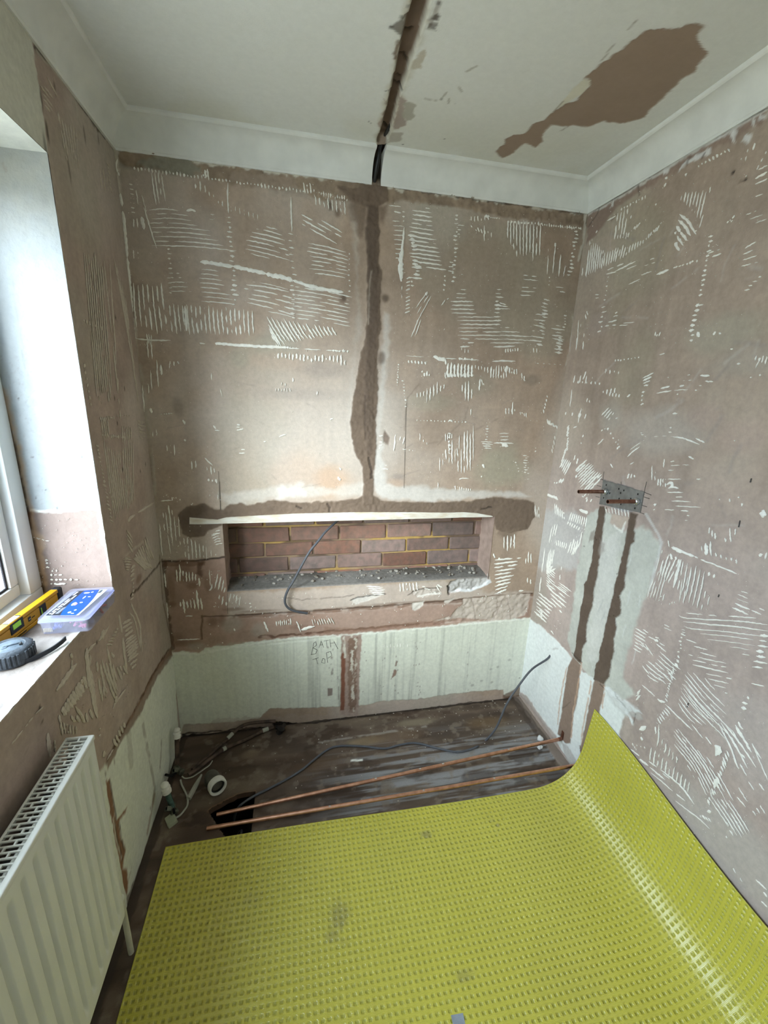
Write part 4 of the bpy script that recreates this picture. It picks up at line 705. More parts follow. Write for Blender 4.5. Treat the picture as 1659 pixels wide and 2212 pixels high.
bm = bmesh.new(); add_box(bm, .12, 1.51, .004, ND+.03, NZ1+.003, NZ1+.05); bm_obj('lintel', bm, pm('raw_lintel', rgb(96, 80, 66), .9), wall_back)

# ------------------------------------------------------------------ right wall
us = axis((0, .03, .01), (-1.40, -.0, .0045), (YF, -1.40, .03)); vs = axis((-.03, 2.335, .0045), (2.335, ZT+.01, .02))
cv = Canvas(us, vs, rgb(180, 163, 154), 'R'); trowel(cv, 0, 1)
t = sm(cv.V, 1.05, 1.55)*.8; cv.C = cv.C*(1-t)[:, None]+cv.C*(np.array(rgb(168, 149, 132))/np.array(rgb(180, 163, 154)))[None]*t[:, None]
G = crop(1220, 240, 3.779); H = crop(1180, 720, 3.463); I = crop(1280, 1180, 4.377); J = crop(1280, 1560, 4.377); S4 = crop(1180, 1000, 5.925); S5 = crop(1080, 1380, 4.1475)
for p, ru, rv, c, al in (((1560, 720), .16, .07, GREEN, .5), ((1420, 930), .25, .10, rgb(186, 178, 168), .5), ((1520, 900), .08, .05, rgb(176, 156, 144), .6), ((1600, 940), .10, .06, rgb(180, 158, 146), .5), ((1290, 860), .07, .03, rgb(150, 134, 122), .3), ((1400, 660), .03, .012, rgb(140, 124, 112), .3),
                         ((1600, 1850), .3, .14, rgb(188, 180, 172), .7), ((1500, 1880), .18, .1, rgb(188, 178, 170), .5), ((1640, 1600), .2, .15, rgb(186, 175, 168), .5), ((1320, 900), .08, .08, rgb(176, 172, 162), .4), ((1640, 780), .2, .05, rgb(166, 158, 146), .5), ((1290, 700), .1, .06, rgb(170, 154, 144), .5), ((1380, 1290), .03, .14, rgb(178, 168, 160), .4)):
    cv.blob(p, ru, rv, c, a=al)
for _ in range(34):
    x = RNG.uniform(1270, 1650); y = RNG.uniform(480, 1250); l = RNG.uniform(20, 90); th = RNG.normal(-.55, .5)
    cv.line([(x, y), (x+l*.5*math.cos(th)+RNG.normal(0, 4), y+l*.5*math.sin(th)), (x+l*math.cos(th), y+l*math.sin(th))], rgb(*(RNG.choice([148, 196])+np.array([0, -8, -12]))), RNG.uniform(.002, .006), a=.3, brk=.4, e=.004)
# under the coving
cv.poly([(1268, 460), (1480, 335), (1659, 235), (1659, 262), (1500, 345), (1400, 405), (1330, 450), (1285, 510), (1268, 530)], rgb(152, 132, 120), e=.006, j=.012, h=.0015, rn=.002, rf=50, var=.15)
cv.line([(200, 840), (390, 740), (800, 490), (1200, 245), (1659, -20)], rgb(210, 208, 202), .005, G, j=.006, a=.85, brk=.36, h=.002); cv.line([(200, 832), (420, 705), (800, 472), (1200, 232), (1659, -32)], rgb(70, 62, 58), .003, G, j=.003, a=.8, brk=.2)
for q in ([(800, 500), (860, 465), (860, 490), (820, 520)], [(930, 480), (1000, 400), (1090, 350), (1200, 300), (1190, 350), (1080, 400), (990, 440), (920, 510)], [(1360, 170), (1410, 150), (1390, 270), (1370, 250)], [(1200, 250), (1290, 195), (1390, 160), (1300, 215)], [(1530, 80), (1560, 70), (1550, 130), (1530, 130)], [(1600, 40), (1659, 10), (1659, 50), (1600, 80)], [(1480, 200), (1520, 190), (1500, 250), (1460, 240)], [(390, 740), (410, 720), (400, 770), (370, 790)]):
    cv.poly(q, rgb(224, 224, 222), G, e=.003, j=.008, f=70, a=.85, h=.001)
for q in ([(1000, 440), (1010, 400), (1030, 380)], [(1120, 380), (1140, 350)], [(200, 940), (240, 880), (290, 800)], [(380, 890), (420, 855)], [(600, 620), (610, 680)]): cv.line(q, rgb(96, 84, 78), .004, G, a=.6, j=.006)
for p, r in (((1375, 500), .006), ((1475, 560), .006)): cv.blob(p, r, r, rgb(50, 42, 38), G, a=.95, f=150, h=-.003)
cv.line([(1425, 580), (1470, 562)], rgb(90, 78, 70), .003, G, a=.6)
cv.line([(100, 1440), (60, 1700), (40, 1960)], rgb(204, 198, 188), .004, G, a=.5, brk=.4)
# grey render patch with the two filled pipe chases
cv.poly([(1150, 1100), (1240, 1105), (1262, 1130), (1256, 1180), (1250, 1230), (1160, 1230)], rgb(200, 202, 200), e=.02, j=.02, a=.55)
cv.poly([(1268, 1112), (1296, 1100), (1330, 1118), (1345, 1150), (1390, 1135), (1428, 1172), (1424, 1196), (1412, 1232), (1398, 1288), (1386, 1310), (1374, 1350), (1362, 1395), (1352, 1420), (1345, 1462), (1372, 1500), (1345, 1512), (1310, 1490), (1285, 1470), (1240, 1425), (1226, 1385), (1238, 1310), (1244, 1240), (1256, 1180), (1262, 1140)], rgb(194, 194, 184), e=.008, j=.010, h=.001, var=.16, vf=14)
cv.poly([(1296, 1170), (1340, 1150), (1330, 1260), (1315, 1330), (1290, 1430), (1265, 1430), (1280, 1320), (1292, 1230)], rgb(212, 210, 204), e=.02, j=.02, a=.6)
cv.poly([(1322, 1110), (1362, 1118), (1350, 1140), (1335, 1142), (1318, 1130)], rgb(186, 170, 156), e=.004, j=.006); cv.line([(1328, 1136), (1345, 1150), (1350, 1128)], WHITE, .004, a=.8, j=.006)
cv.line([(1395, 1110), (1430, 1170), (1400, 1290)], rgb(216, 218, 216), .005, a=.5, brk=.35)
for _ in range(18):
    x = RNG.uniform(1250, 1400); y = RNG.uniform(1170, 1450); cv.line([(x, y), (x+RNG.normal(-3, 4), y+RNG.uniform(10, 40))], rgb(218, 220, 218) if RNG.random() < .6 else rgb(168, 170, 166), .002, a=.5, brk=.35)
# painted lower part in the corner
cv.poly([(1140, 1333), (1150, 1341), (1168, 1352), (1187, 1370), (1205, 1385), (1222, 1404), (1240, 1428), (1256, 1436), (1258, 1450), (1290, 1470), (1316, 1490), (1340, 1512), (1350, 1545), (1338, 1585), (1345, 1615), (1330, 1690), (1300, 1690), (1240, 1664), (1205, 1606), (1180, 1570), (1150, 1530), (1127, 1502), (1110, 1500)], rgb(230, 233, 230), e=.003, j=.005, f=50, h=.0016, rough=.6, var=.03)
for q in ([(120, 1320), (240, 1400), (330, 1480), (390, 1560), (330, 1590), (240, 1520), (150, 1400)], [(310, 1450), (400, 1520), (460, 1590), (400, 1560)], [(400, 1660), (380, 1690), (360, 1640), (280, 1560), (300, 1560)]): cv.poly(q, rgb(228, 230, 228), I, e=.004, j=.012, f=50, h=.002, rn=.002)
cv.poly([(130, 1330), (190, 1440), (260, 1400), (430, 1550), (460, 1620), (300, 1600), (200, 1500)], rgb(200, 200, 196), I, e=.008, j=.016, a=.5); cv.line([(210, 1370), (240, 1440), (290, 1500), (380, 1620)], rgb(150, 150, 146), .004, I, a=.6, brk=.35, j=.008); cv.line([(405, 1590), (388, 1670)], DARK, .002, I, a=.7)
cv.line([(430, 100), (470, 90), (520, 85)], rgb(190, 188, 184), .004, S5, a=.6, brk=.4)
cv.poly([(1120, 1490), (1140, 1505), (1175, 1555), (1203, 1590), (1212, 1640), (1232, 1668), (1160, 1600)], rgb(176, 160, 150), e=.005, j=.010, h=.002, rn=.003, a=.85); cv.poly([(1212, 1600), (1232, 1618), (1250, 1650), (1240, 1664), (1222, 1640)], rgb(184, 178, 172), e=.005, j=.008, a=.7)
for pts, c in (([(1296, 1094), (1290, 1130), (1284, 1160), (1281, 1200), (1274, 1232), (1268, 1254), (1263, 1262), (1262, 1282), (1256, 1310), (1252, 1340), (1247, 1375), (1244, 1400), (1239, 1416), (1256, 1434), (1259, 1402), (1268, 1385), (1267, 1362), (1272, 1340), (1276, 1326), (1283, 1300), (1285, 1275), (1291, 1250), (1293, 1238), (1297, 1200), (1302, 1160), (1306, 1130), (1311, 1096)], WETD),
               ([(1361, 1106), (1356, 1140), (1350, 1176), (1346, 1200), (1337, 1235), (1330, 1260), (1322, 1299), (1314, 1329), (1305, 1374), (1297, 1397), (1294, 1424), (1287, 1438), (1284, 1468), (1306, 1478), (1318, 1461), (1321, 1431), (1328, 1408), (1327, 1381), (1334, 1358), (1331, 1336), (1343, 1326), (1342, 1300), (1341, 1287), (1350, 1270), (1352, 1248), (1354, 1237), (1358, 1210), (1364, 1176), (1372, 1170), (1374, 1150), (1370, 1144), (1379, 1110)], WETD)):
    cv.poly(pts, c, e=.0028, j=.005, f=55, h=.0025, rn=.002, rf=80, rough=.85, var=.12)
cv.poly([(1276, 1150), (1284, 1142), (1284, 1165), (1272, 1172)], rgb(140, 130, 120), e=.004, j=.008, a=.7); cv.poly([(1296, 1165), (1310, 1178), (1306, 1192), (1294, 1200)], rgb(150, 140, 130), e=.006, j=.01, a=.6)
for p in ((1290, 1166), (1262, 1180), (1288, 1162), (1327, 1330), (1318, 1330), (1330, 1280), (1333, 1240), (1338, 1290)): cv.blob(p, .004, .004, DARK, a=.8, f=150)
for pts in ([(1238, 1418), (1256, 1436), (1252, 1480), (1247, 1520), (1240, 1545), (1233, 1606), (1222, 1606), (1205, 1586), (1212, 1550), (1220, 1490), (1228, 1440)], [(1285, 1468), (1308, 1480), (1302, 1510), (1294, 1545), (1286, 1570), (1272, 1620), (1262, 1652), (1254, 1650), (1256, 1610), (1264, 1570), (1274, 1520)]):
    cv.poly(pts, rgb(142, 122, 108), e=.0028, j=.004, f=45, h=.001, rn=.0015, rough=.85, var=.08)
for q in ([(600, 260), (570, 400), (540, 560), (520, 760)], [(735, 220), (700, 450), (660, 640), (640, 880)], [(820, 380), (790, 560), (750, 760), (730, 960)], [(940, 430), (920, 620)]): cv.line(q, rgb(196, 164, 140), .004, S5, a=.8, brk=.3, j=.004)
cv.line([(650, 130), (735, 205)], DARK, .0025, S5, a=.7, j=.004); cv.line([(560, 620), (640, 570)], rgb(90, 78, 70), .002, S5, a=.6, j=.004); cv.line([(900, 400), (940, 440)], DARK, .002, S5, a=.6)
for p, ru, rv in (((545, 890), .014, .02), ((720, 1110), .016, .024)): cv.blob(p, ru, rv, (.02, .016, .013), S5, a=.95, f=60, h=-.012)
cv.line([(720, 960), (735, 1060)], rgb(90, 60, 48), .006, S5, a=.8, brk=.3)
# edges of the drawn-round pipe plate
cv.poly([(1304, 1036), (1393, 1062), (1392, 1068), (1303, 1042)], rgb(96, 96, 100), e=.002, j=.004, a=.8); cv.poly([(1316, 1090), (1340, 1090), (1366, 1104), (1352, 1106), (1320, 1096)], rgb(150, 154, 160), e=.004, j=.006, a=.7)
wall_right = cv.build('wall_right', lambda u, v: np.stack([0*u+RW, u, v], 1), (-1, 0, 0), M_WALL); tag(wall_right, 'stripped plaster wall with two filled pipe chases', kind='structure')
rd = Ridges('R', lambda u, v, h: (RW-h-.0016, u, v), 23); f = rd.fan; dt = rd.dots; px = rd.px
f((210, 1042), (178, 1342), (330, 1150), (320, 1270), 9, 9, G, 0, .03); f((150, 1265), (142, 1348), (185, 1270), (172, 1345), 2, 7, G); f((355, 1150), (340, 1262), (482, 1090), (455, 1205), 7, 9, G, 0, .03); f((500, 1105), (480, 1192), (645, 1050), (640, 1085), 8, 8, G); f((436, 842), (408, 1052), (522, 778), (482, 1035), 4, 8, G, 0, .04); dt((465, 800), (660, 700), 9, -4, 26, 9, G); px([(548, 850), (540, 880)], 8, G)
f((510, 990), (500, 1050), (620, 908), (592, 950), 6, 7, G, 0, .08); f((455, 1010), (458, 1045), (480, 990), (478, 1040), 2, 6, G); f((672, 1020), (668, 1050), (775, 935), (750, 980), 6, 8, G, 0, .1); px([(350, 895), (420, 855)], 8, G); px([(255, 995), (270, 975)], 8, G)
for q in ([(940, 842), (1010, 905), (1075, 1008)], [(930, 890), (985, 945), (1030, 1018)], [(915, 940), (945, 985)], [(945, 985), (1000, 1058)], [(900, 992), (910, 1000)], [(920, 1020), (970, 1098)], [(900, 1078), (940, 1140)]): px(q, 13, G, .02)
px([(900, 1080), (920, 1090)], 20, G); f((990, 662), (978, 742), (1158, 655), (1105, 885), 7, 8, G, 0, .04); px([(1195, 618), (1185, 668)], 6, G); px([(1135, 845), (1100, 955), (1060, 985)], 7, G, .06); px([(960, 690), (950, 730)], 5, G)
f((345, 1300), (480, 1245), (345, 1330), (420, 1312), 2, 8, G); px([(415, 1308), (580, 1226)], 8, G, .04); px([(505, 1292), (590, 1258)], 7, G, .1); px([(655, 1262), (740, 1236)], 7, G, .12); px([(700, 1215), (735, 1200)], 7, G); px([(525, 1415), (620, 1370)], 7, G, .05); px([(625, 1340), (712, 1308)], 8, G, .1); px([(750, 1335), (850, 1296)], 13, G); dt((890, 1280), (1078, 1222), 8, 26, -10, 12, G)
dt((358, 1355), (330, 1540), 6, 14, -2, 10, G); dt((322, 1600), (290, 1800), 6, 28, -6, 11, G); f((355, 1725), (430, 1705), (335, 1755), (425, 1745), 2, 9, G); f((395, 1680), (440, 1668), (410, 1650), (435, 1640), 2, 8, G); f((455, 1735), (600, 1720), (360, 1775), (440, 1770), 3, 7, G, 0, .3); dt((265, 1498), (270, 1525), 2, 24, -2, 8, G)
dt((1198, 1022), (1110, 1500), 13, 32, -8, 14, G, .15); dt((1085, 1585), (1030, 1870), 8, 44, -8, 18, G, .2); f((1185, 1115), (1255, 1095), (1165, 1205), (1290, 1160), 3, 9, G); px([(1090, 1585), (1135, 1580)], 10, G)
f((1470, 1122), (1560, 1070), (1440, 1268), (1572, 1236), 4, 9, G, 0, .03); f((1480, 848), (1572, 815), (1560, 915), (1659, 880), 3, 8, G, 0, .05); px([(1557, 552), (1659, 495)], 15, G); px([(1557, 598), (1659, 552)], 11, G); px([(1585, 480), (1659, 442)], 10, G); px([(1560, 700), (1620, 675)], 6, G); dt((1600, 1355), (1480, 1460), 4, 40, -4, 10, G); f((1590, 440), (1572, 480), (1650, 330), (1640, 350), 3, 8, G)
dt((1095, 450), (1340, 316), 9, 14, 22, 10, G); px([(1500, 310), (1478, 410)], 9, G, .06); px([(1555, 260), (1540, 320)], 12, G); f((1455, 370), (1440, 400), (1500, 500), (1480, 540), 2, 8, G); px([(820, 545), (840, 550)], 16, G); px([(815, 600), (828, 608)], 16, G); px([(985, 515), (1000, 520)], 14, G); px([(740, 765), (755, 758)], 10, G); f((1340, 895), (1330, 915), (1390, 850), (1372, 880), 3, 8, G); px([(1360, 905), (1375, 890)], 8, G)
f((115, 1715), (105, 1905), (135, 1730), (125, 1820), 2, 5, G); f((160, 1805), (150, 1945), (100, 1850), (95, 1960), 2, 8, G); f((180, 1630), (190, 1665), (170, 1660), (178, 1700), 2, 8, G); f((745, 1800), (740, 1840), (785, 1800), (770, 1840), 3, 8, G); px([(1085, 1805), (1100, 1845)], 22, G); px([(1215, 1830), (1235, 1800)], 14, G); px([(1260, 1810), (1280, 1818)], 10, G); px([(1355, 1940), (1375, 1945)], 12, G); rd.specks((180, 480, 1600, 1900), 160, 6, G)
f((218, 310), (205, 370), (350, 318), (338, 380), 4, 7, H, 0, .1); px([(300, 285), (278, 345)], 8, H); dt((240, 365), (400, 375), 6, 6, 18, 8, H); f((450, 265), (445, 300), (545, 285), (540, 310), 4, 7, H, 0, .1, .1); f((430, 430), (425, 465), (520, 400), (510, 450), 4, 8, H); f((480, 440), (475, 470), (550, 455), (545, 480), 4, 7, H); f((310, 485), (305, 515), (330, 480), (325, 520), 2, 9, H); px([(605, 475), (632, 458)], 8, H); px([(195, 420), (180, 550)], 6, H, .05); dt((520, 205), (540, 200), 2, 6, 16, 12, H); dt((560, 200), (695, 180), 6, 8, 8, 7, H); px([(850, 160), (890, 150)], 8, H)
f((725, 335), (805, 296), (730, 395), (765, 385), 4, 10, H); dt((735, 440), (715, 530), 4, 24, -10, 10, H); f((855, 412), (930, 396), (825, 448), (935, 430), 2, 10, H); px([(1000, 396), (1035, 390)], 12, H); px([(960, 428), (1010, 422), (1062, 422)], 8, H, .1); px([(1028, 354), (1090, 350)], 10, H, .1); px([(1115, 390), (1178, 392)], 9, H, .08); px([(1152, 316), (1225, 320)], 14, H, .05); px([(1192, 358), (1250, 362)], 10, H, .12); px([(1060, 312), (1080, 312)], 10, H); px([(1115, 426), (1132, 426)], 10, H); px([(910, 330), (920, 330)], 7, H)
f((472, 555), (418, 612), (508, 595), (468, 650), 4, 7, H, 0, .04); px([(520, 640), (538, 630)], 6, H); f((265, 560), (240, 670), (275, 570), (245, 650), 2, 6, H, 0, .15); f((150, 590), (145, 610), (300, 600), (290, 640), 4, 8, H); px([(205, 708), (230, 695)], 8, H); dt((165, 700), (160, 870), 11, -16, 26, 8, H, .1); dt((145, 870), (110, 990), 8, -18, 24, 8, H, .1); f((140, 935), (105, 1000), (188, 960), (140, 1058), 5, 8, H, 0, .03); f((70, 1100), (62, 1125), (135, 1085), (110, 1120), 4, 9, H)
f((310, 945), (222, 1022), (418, 1075), (280, 1222), 12, 8, H, 0, .04); f((240, 935), (225, 985), (250, 1000), (222, 1030), 2, 9, H); px([(228, 1060), (222, 1082)], 12, H); dt((275, 770), (265, 820), 2, -6, 20, 8, H); px([(430, 790), (388, 832)], 6, H); dt((420, 725), (440, 715), 2, 14, -8, 8, H); dt((460, 715), (545, 850), 5, 10, -10, 10, H); dt((545, 800), (535, 860), 3, -5, 14, 9, H); px([(220, 910), (208, 950)], 6, H); f((320, 1200), (300, 1265), (345, 1240), (330, 1262), 2, 7, H); f((268, 1215), (280, 1225), (290, 1245), (310, 1225), 2, 6, H)
px([(950, 774), (1010, 782), (1060, 796), (1148, 832)], 12, H, .02); px([(790, 775), (870, 768), (950, 772)], 6, H, .25); px([(630, 870), (690, 830), (735, 800)], 6, H, .15); px([(610, 922), (650, 885), (700, 848)], 7, H, .06); px([(1122, 785), (1188, 818)], 8, H, .08); px([(1068, 920), (1106, 942)], 9, H); dt((935, 705), (930, 740), 2, 18, 2, 10, H); px([(945, 602), (985, 600)], 12, H); dt((715, 745), (740, 770), 3, 20, 0, 8, H); px([(480, 975), (502, 1005)], 8, H); px([(605, 990), (660, 965)], 5, H, .1)
for q, w in (([(930, 960), (962, 957)], 8), ([(915, 1025), (965, 1022)], 8), ([(930, 990), (1000, 988)], 6), ([(910, 1090), (1012, 1092)], 8), ([(905, 1188), (960, 1190), (1028, 1190)], 10), ([(968, 1224), (1022, 1225)], 9), ([(938, 1254), (1010, 1256), (1085, 1262)], 10), ([(968, 1292), (1040, 1295), (1160, 1302)], 9), ([(885, 1320), (962, 1322)], 7), ([(1008, 1327), (1068, 1330)], 12), ([(1055, 1362), (1075, 1365)], 10), ([(1040, 1400), (1060, 1400)], 8), ([(1125, 1090), (1155, 1092)], 9), ([(1020, 985), (1070, 985)], 5)): px(q, w, H, .06)
px([(903, 1132), (925, 1118), (945, 1124), (945, 1140), (920, 1160)], 15, H); px([(915, 1158), (955, 1152), (995, 1158)], 15, H)   # the mark shaped like a 2
f((795, 985), (792, 1092), (820, 1040), (815, 1100), 2, 7, H, 0, .1); px([(886, 938), (880, 1005)], 7, H); f((842, 1085), (838, 1142), (896, 1085), (895, 1148), 4, 9, H, 0, .06); f((625, 1040), (608, 1090), (660, 1060), (662, 1078), 3, 8, H); px([(815, 1275), (820, 1290)], 16, H); px([(808, 1315), (812, 1322)], 12, H)
px([(1600, 1345), (1625, 1352), (1650, 1360)], 44, H, 0, .5); px([(1615, 1328), (1640, 1326)], 14, H); px([(1295, 1242), (1305, 1244)], 10, H); px([(1465, 1270), (1468, 1295)], 14, H); px([(1375, 1235), (1378, 1262)], 12, H); px([(1435, 1228), (1450, 1225)], 12, H); px([(1390, 116), (1398, 118)], 10, H); px([(1430, 230), (1455, 225)], 14, H); f((1578, 160), (1565, 205), (1655, 170), (1640, 230), 4, 10, H); px([(1610, 180), (1570, 260)], 8, H); px([(1530, 335), (1540, 325)], 12, H); px([(1605, 305), (1600, 320)], 9, H); px([(980, 460), (990, 450)], 8, H); px([(1410, 800), (1414, 806)], 8, H)
f((1225, 1452), (1220, 1500), (1265, 1490), (1268, 1545), 3, 12, H); px([(1195, 1570), (1200, 1620), (1198, 1660)], 24, H); px([(1232, 1555), (1230, 1610), (1238, 1665)], 15, H); f((1270, 1640), (1275, 1670), (1425, 1690), (1428, 1725), 5, 12, H); px([(1376, 1455), (1385, 1562)], 11, H); px([(1420, 1460), (1414, 1512)], 9, H); px([(1340, 1530), (1346, 1562)], 11, H); px([(1165, 1590), (1170, 1630)], 8, H); px([(1610, 1645), (1600, 1670)], 18, H); px([(1655, 1640), (1640, 1690)], 12, H); px([(915, 1545), (925, 1600)], 8, H)
px([(940, 1602), (990, 1620), (1050, 1650), (1110, 1668)], 16, H, .04, .1); px([(1110, 1668), (1180, 1700), (1300, 1745), (1430, 1800)], 11, H, .05, .1); px([(760, 20), (800, 40), (850, 60)], 24, I, .05, .2)
f((65, 1270), (70, 1352), (132, 1335), (138, 1392), 6, 8, H, 0, .05); f((190, 1340), (172, 1400), (305, 1378), (292, 1450), 9, 8, H, 0, .04); f((168, 1405), (160, 1430), (290, 1465), (270, 1490), 8, 8, H, 0, .05); f((55, 1415), (22, 1570), (85, 1430), (60, 1540), 3, 7, H, 0, .08); f((22, 1610), (8, 1790), (62, 1612), (42, 1730), 4, 8, H, 0, .03); f((62, 1540), (66, 1585), (155, 1570), (145, 1612), 7, 8, H, 0, .05); f((190, 1560), (165, 1640), (270, 1480), (235, 1640), 5, 9, H, 0, .05); px([(0, 1205), (60, 1225), (90, 1245)], 18, H, .05); px([(250, 1318), (290, 1335), (315, 1340)], 22, H, .03); f((10, 1700), (4, 1790), (70, 1760), (8, 1798), 4, 9, H)
f((8, 1310), (120, 1420), (5, 1560), (95, 1645), 9, 9, S4, 4, .03); f((165, 1530), (330, 1650), (145, 1600), (230, 1655), 4, 9, S4, 0, .03); f((200, 1320), (195, 1400), (180, 1430), (175, 1500), 2, 9, S4); f((370, 1080), (330, 1180), (440, 1010), (370, 1160), 4, 9, S4, 4, .04); f((760, 560), (775, 640), (1050, 590), (1060, 700), 8, 9, S4, 0, .05)
f((1166, 1172), (1152, 1260), (1178, 1180), (1164, 1290), 2, 2.2); f((1163, 1280), (1196, 1306), (1156, 1322), (1180, 1344), 7, 2.2, ID, 0, .03); f((1186, 1255), (1232, 1290), (1190, 1300), (1216, 1325), 6, 2, ID, 0, .04); px([(1165, 1318), (1172, 1322), (1168, 1328), (1173, 1332)], 2.4); f((1205, 1340), (1212, 1348), (1190, 1362), (1196, 1370), 3, 2)
f((695, 48), (636, 255), (830, 125), (715, 352), 5, 11, I, 0, .03); f((585, 290), (523, 480), (745, 110), (628, 515), 5, 7, I, 2, .04); f((640, 95), (600, 245), (665, 35), (655, 70), 2, 7, I); f((860, 145), (805, 430), (1065, 230), (990, 582), 6, 12, I, -4, .02); px([(840, 125), (800, 260), (765, 392)], 26, I, .02, .35); f((855, 300), (822, 535), (900, 300), (860, 555), 2, 7, I); f((1075, 418), (1032, 598), (1110, 478), (1078, 606), 2, 9, I); f((1106, 245), (1098, 295), (1158, 265), (1140, 315), 2, 18, I); f((655, 470), (626, 520), (684, 452), (655, 548), 2, 8, I); dt((735, 545), (780, 528), 3, -6, 22, 8, I); px([(740, 70), (752, 130)], 22, I); px([(790, 95), (795, 130)], 18, I); px([(820, 120), (815, 170)], 24, I)
px([(885, 632), (1000, 642), (1178, 658)], 10, I, .02); px([(820, 655), (900, 680), (1300, 704), (1500, 720), (1659, 745)], 13, I, .01); px([(862, 712), (1100, 738), (1400, 765), (1659, 802)], 13, I, .01); px([(865, 756), (960, 782), (1300, 812), (1659, 858)], 12, I, .01); px([(1020, 826), (1300, 852), (1530, 886)], 10, I, .02); px([(1090, 880), (1300, 905), (1542, 938)], 8, I, .02); px([(1305, 952), (1400, 962), (1500, 982)], 8, I, .08); px([(1415, 1018), (1490, 1030)], 7, I, .1); dt((1625, 845), (1570, 1145), 7, 90, 12, 22, I, .1); px([(1560, 1095), (1659, 1110)], 14, I)
for q, w in (([(1408, 422), (1474, 446)], 9), ([(1378, 455), (1470, 492)], 8), ([(1368, 495), (1480, 538)], 7), ([(1318, 524), (1400, 562), (1492, 598)], 13), ([(1325, 578), (1400, 610), (1475, 646)], 13), ([(1288, 660), (1400, 668), (1552, 682)], 12), ([(1508, 604), (1602, 646)], 11), ([(1555, 572), (1630, 608)], 8), ([(890, 880), (985, 916)], 8), ([(960, 945), (1090, 981)], 10), ([(1018, 1004), (1172, 1045)], 9), ([(912, 1022), (1080, 1068), (1268, 1106)], 9), ([(950, 1076), (1060, 1098), (1190, 1132)], 8), ([(1215, 1135), (1270, 1140)], 9), ([(952, 1120), (1120, 1160), (1288, 1198)], 13), ([(1076, 1203), (1230, 1236)], 8), ([(1265, 1242), (1322, 1254)], 13), ([(1098, 1254), (1292, 1297)], 9), ([(1150, 1310), (1266, 1340)], 8), ([(1255, 1385), (1280, 1390)], 10), ([(1505, 1298), (1628, 1324)], 11), ([(680, 740), (730, 762)], 9), ([(680, 768), (752, 800)], 6)): px(q, w, I, .03)
dt((850, 830), (825, 1000), 6, 34, 6, 14, I); dt((868, 790), (880, 842), 3, 28, 4, 10, I); dt((815, 1045), (790, 1120), 3, 24, 30, 16, I); dt((770, 1150), (700, 1450), 13, 18, 28, 12, I); dt((1465, 1432), (1448, 1535), 3, 44, 12, 24, I); px([(1175, 1970), (1195, 1920), (1205, 1890)], 46, I, 0, .6)
f((412, 776), (520, 842), (388, 962), (460, 1008), 7, 9, I, 0, .04); px([(500, 840), (590, 884), (685, 942)], 9, I, .03); px([(595, 912), (700, 1000)], 8, I, .05); px([(595, 860), (632, 868)], 12, I); px([(588, 886), (625, 898)], 22, I); f((505, 930), (575, 1035), (440, 920), (525, 970), 3, 7, I); px([(480, 785), (530, 820)], 6, I)
f((650, 1005), (832, 1165), (515, 1215), (630, 1290), 8, 8, I, 5, .04); f((512, 1075), (600, 1140), (470, 1125), (545, 1215), 3, 8, I); f((620, 1230), (740, 1340), (700, 1160), (790, 1260), 3, 7, I); f((1070, 1245), (1168, 1368), (970, 1210), (1252, 1512), 2, 8, I, 6, .02)
f((900, 1188), (1280, 1602), (815, 1485), (1000, 1700), 9, 8, I, 14, .02, .04); f((860, 1250), (1340, 1760), (830, 1330), (1290, 1850), 3, 8, I, 14, .02, .04); px([(690, 1490), (820, 1620), (950, 1742)], 9, I, .03); px([(470, 1310), (540, 1370), (596, 1420)], 7, I, .03); px([(618, 1445), (650, 1470), (690, 1475)], 16, I, .03); px([(905, 1640), (980, 1730), (1050, 1816)], 8, I, .02); px([(1072, 1800), (1130, 1876)], 9, I); f((690, 1525), (740, 1590), (620, 1625), (650, 1680), 6, 9, I); dt((440, 1370), (430, 1440), 5, 30, -24, 9, I)
f((1385, 1660), (1430, 1732), (1300, 1790), (1450, 2014), 4, 15, I, 8, .02); px([(1355, 1690), (1450, 1850), (1532, 2005)], 17, I, .02); px([(1510, 1865), (1600, 2014)], 9, I, .03)
f((815, 68), (1240, 700), (765, 190), (1080, 684), 6, 8, J, -28, .03); px([(900, 400), (970, 530)], 6, J, .08); f((1085, 332), (1335, 745), (995, 258), (1240, 640), 2, 8, J, -10, .04); f((1300, 748), (1500, 1062), (1110, 720), (1340, 1075), 6, 9, J, -6, .04); f((1380, 608), (1472, 758), (1330, 660), (1455, 805), 2, 8, J); f((1590, 785), (1640, 870), (1520, 840), (1555, 890), 3, 8, J); f((1265, 940), (1300, 990), (1300, 1020), (1340, 1078), 2, 7, J)
dt((1285, 300), (1100, 760), 14, 26, 74, 14, J, .15); px([(1155, 620), (1175, 560), (1185, 540)], 34, J, 0, .4); px([(1098, 830), (1115, 860)], 34, J, 0, .4); dt((1030, 890), (1110, 930), 4, 30, 40, 11, J); px([(1165, 315), (1185, 270), (1205, 235)], 40, J, 0, .6)
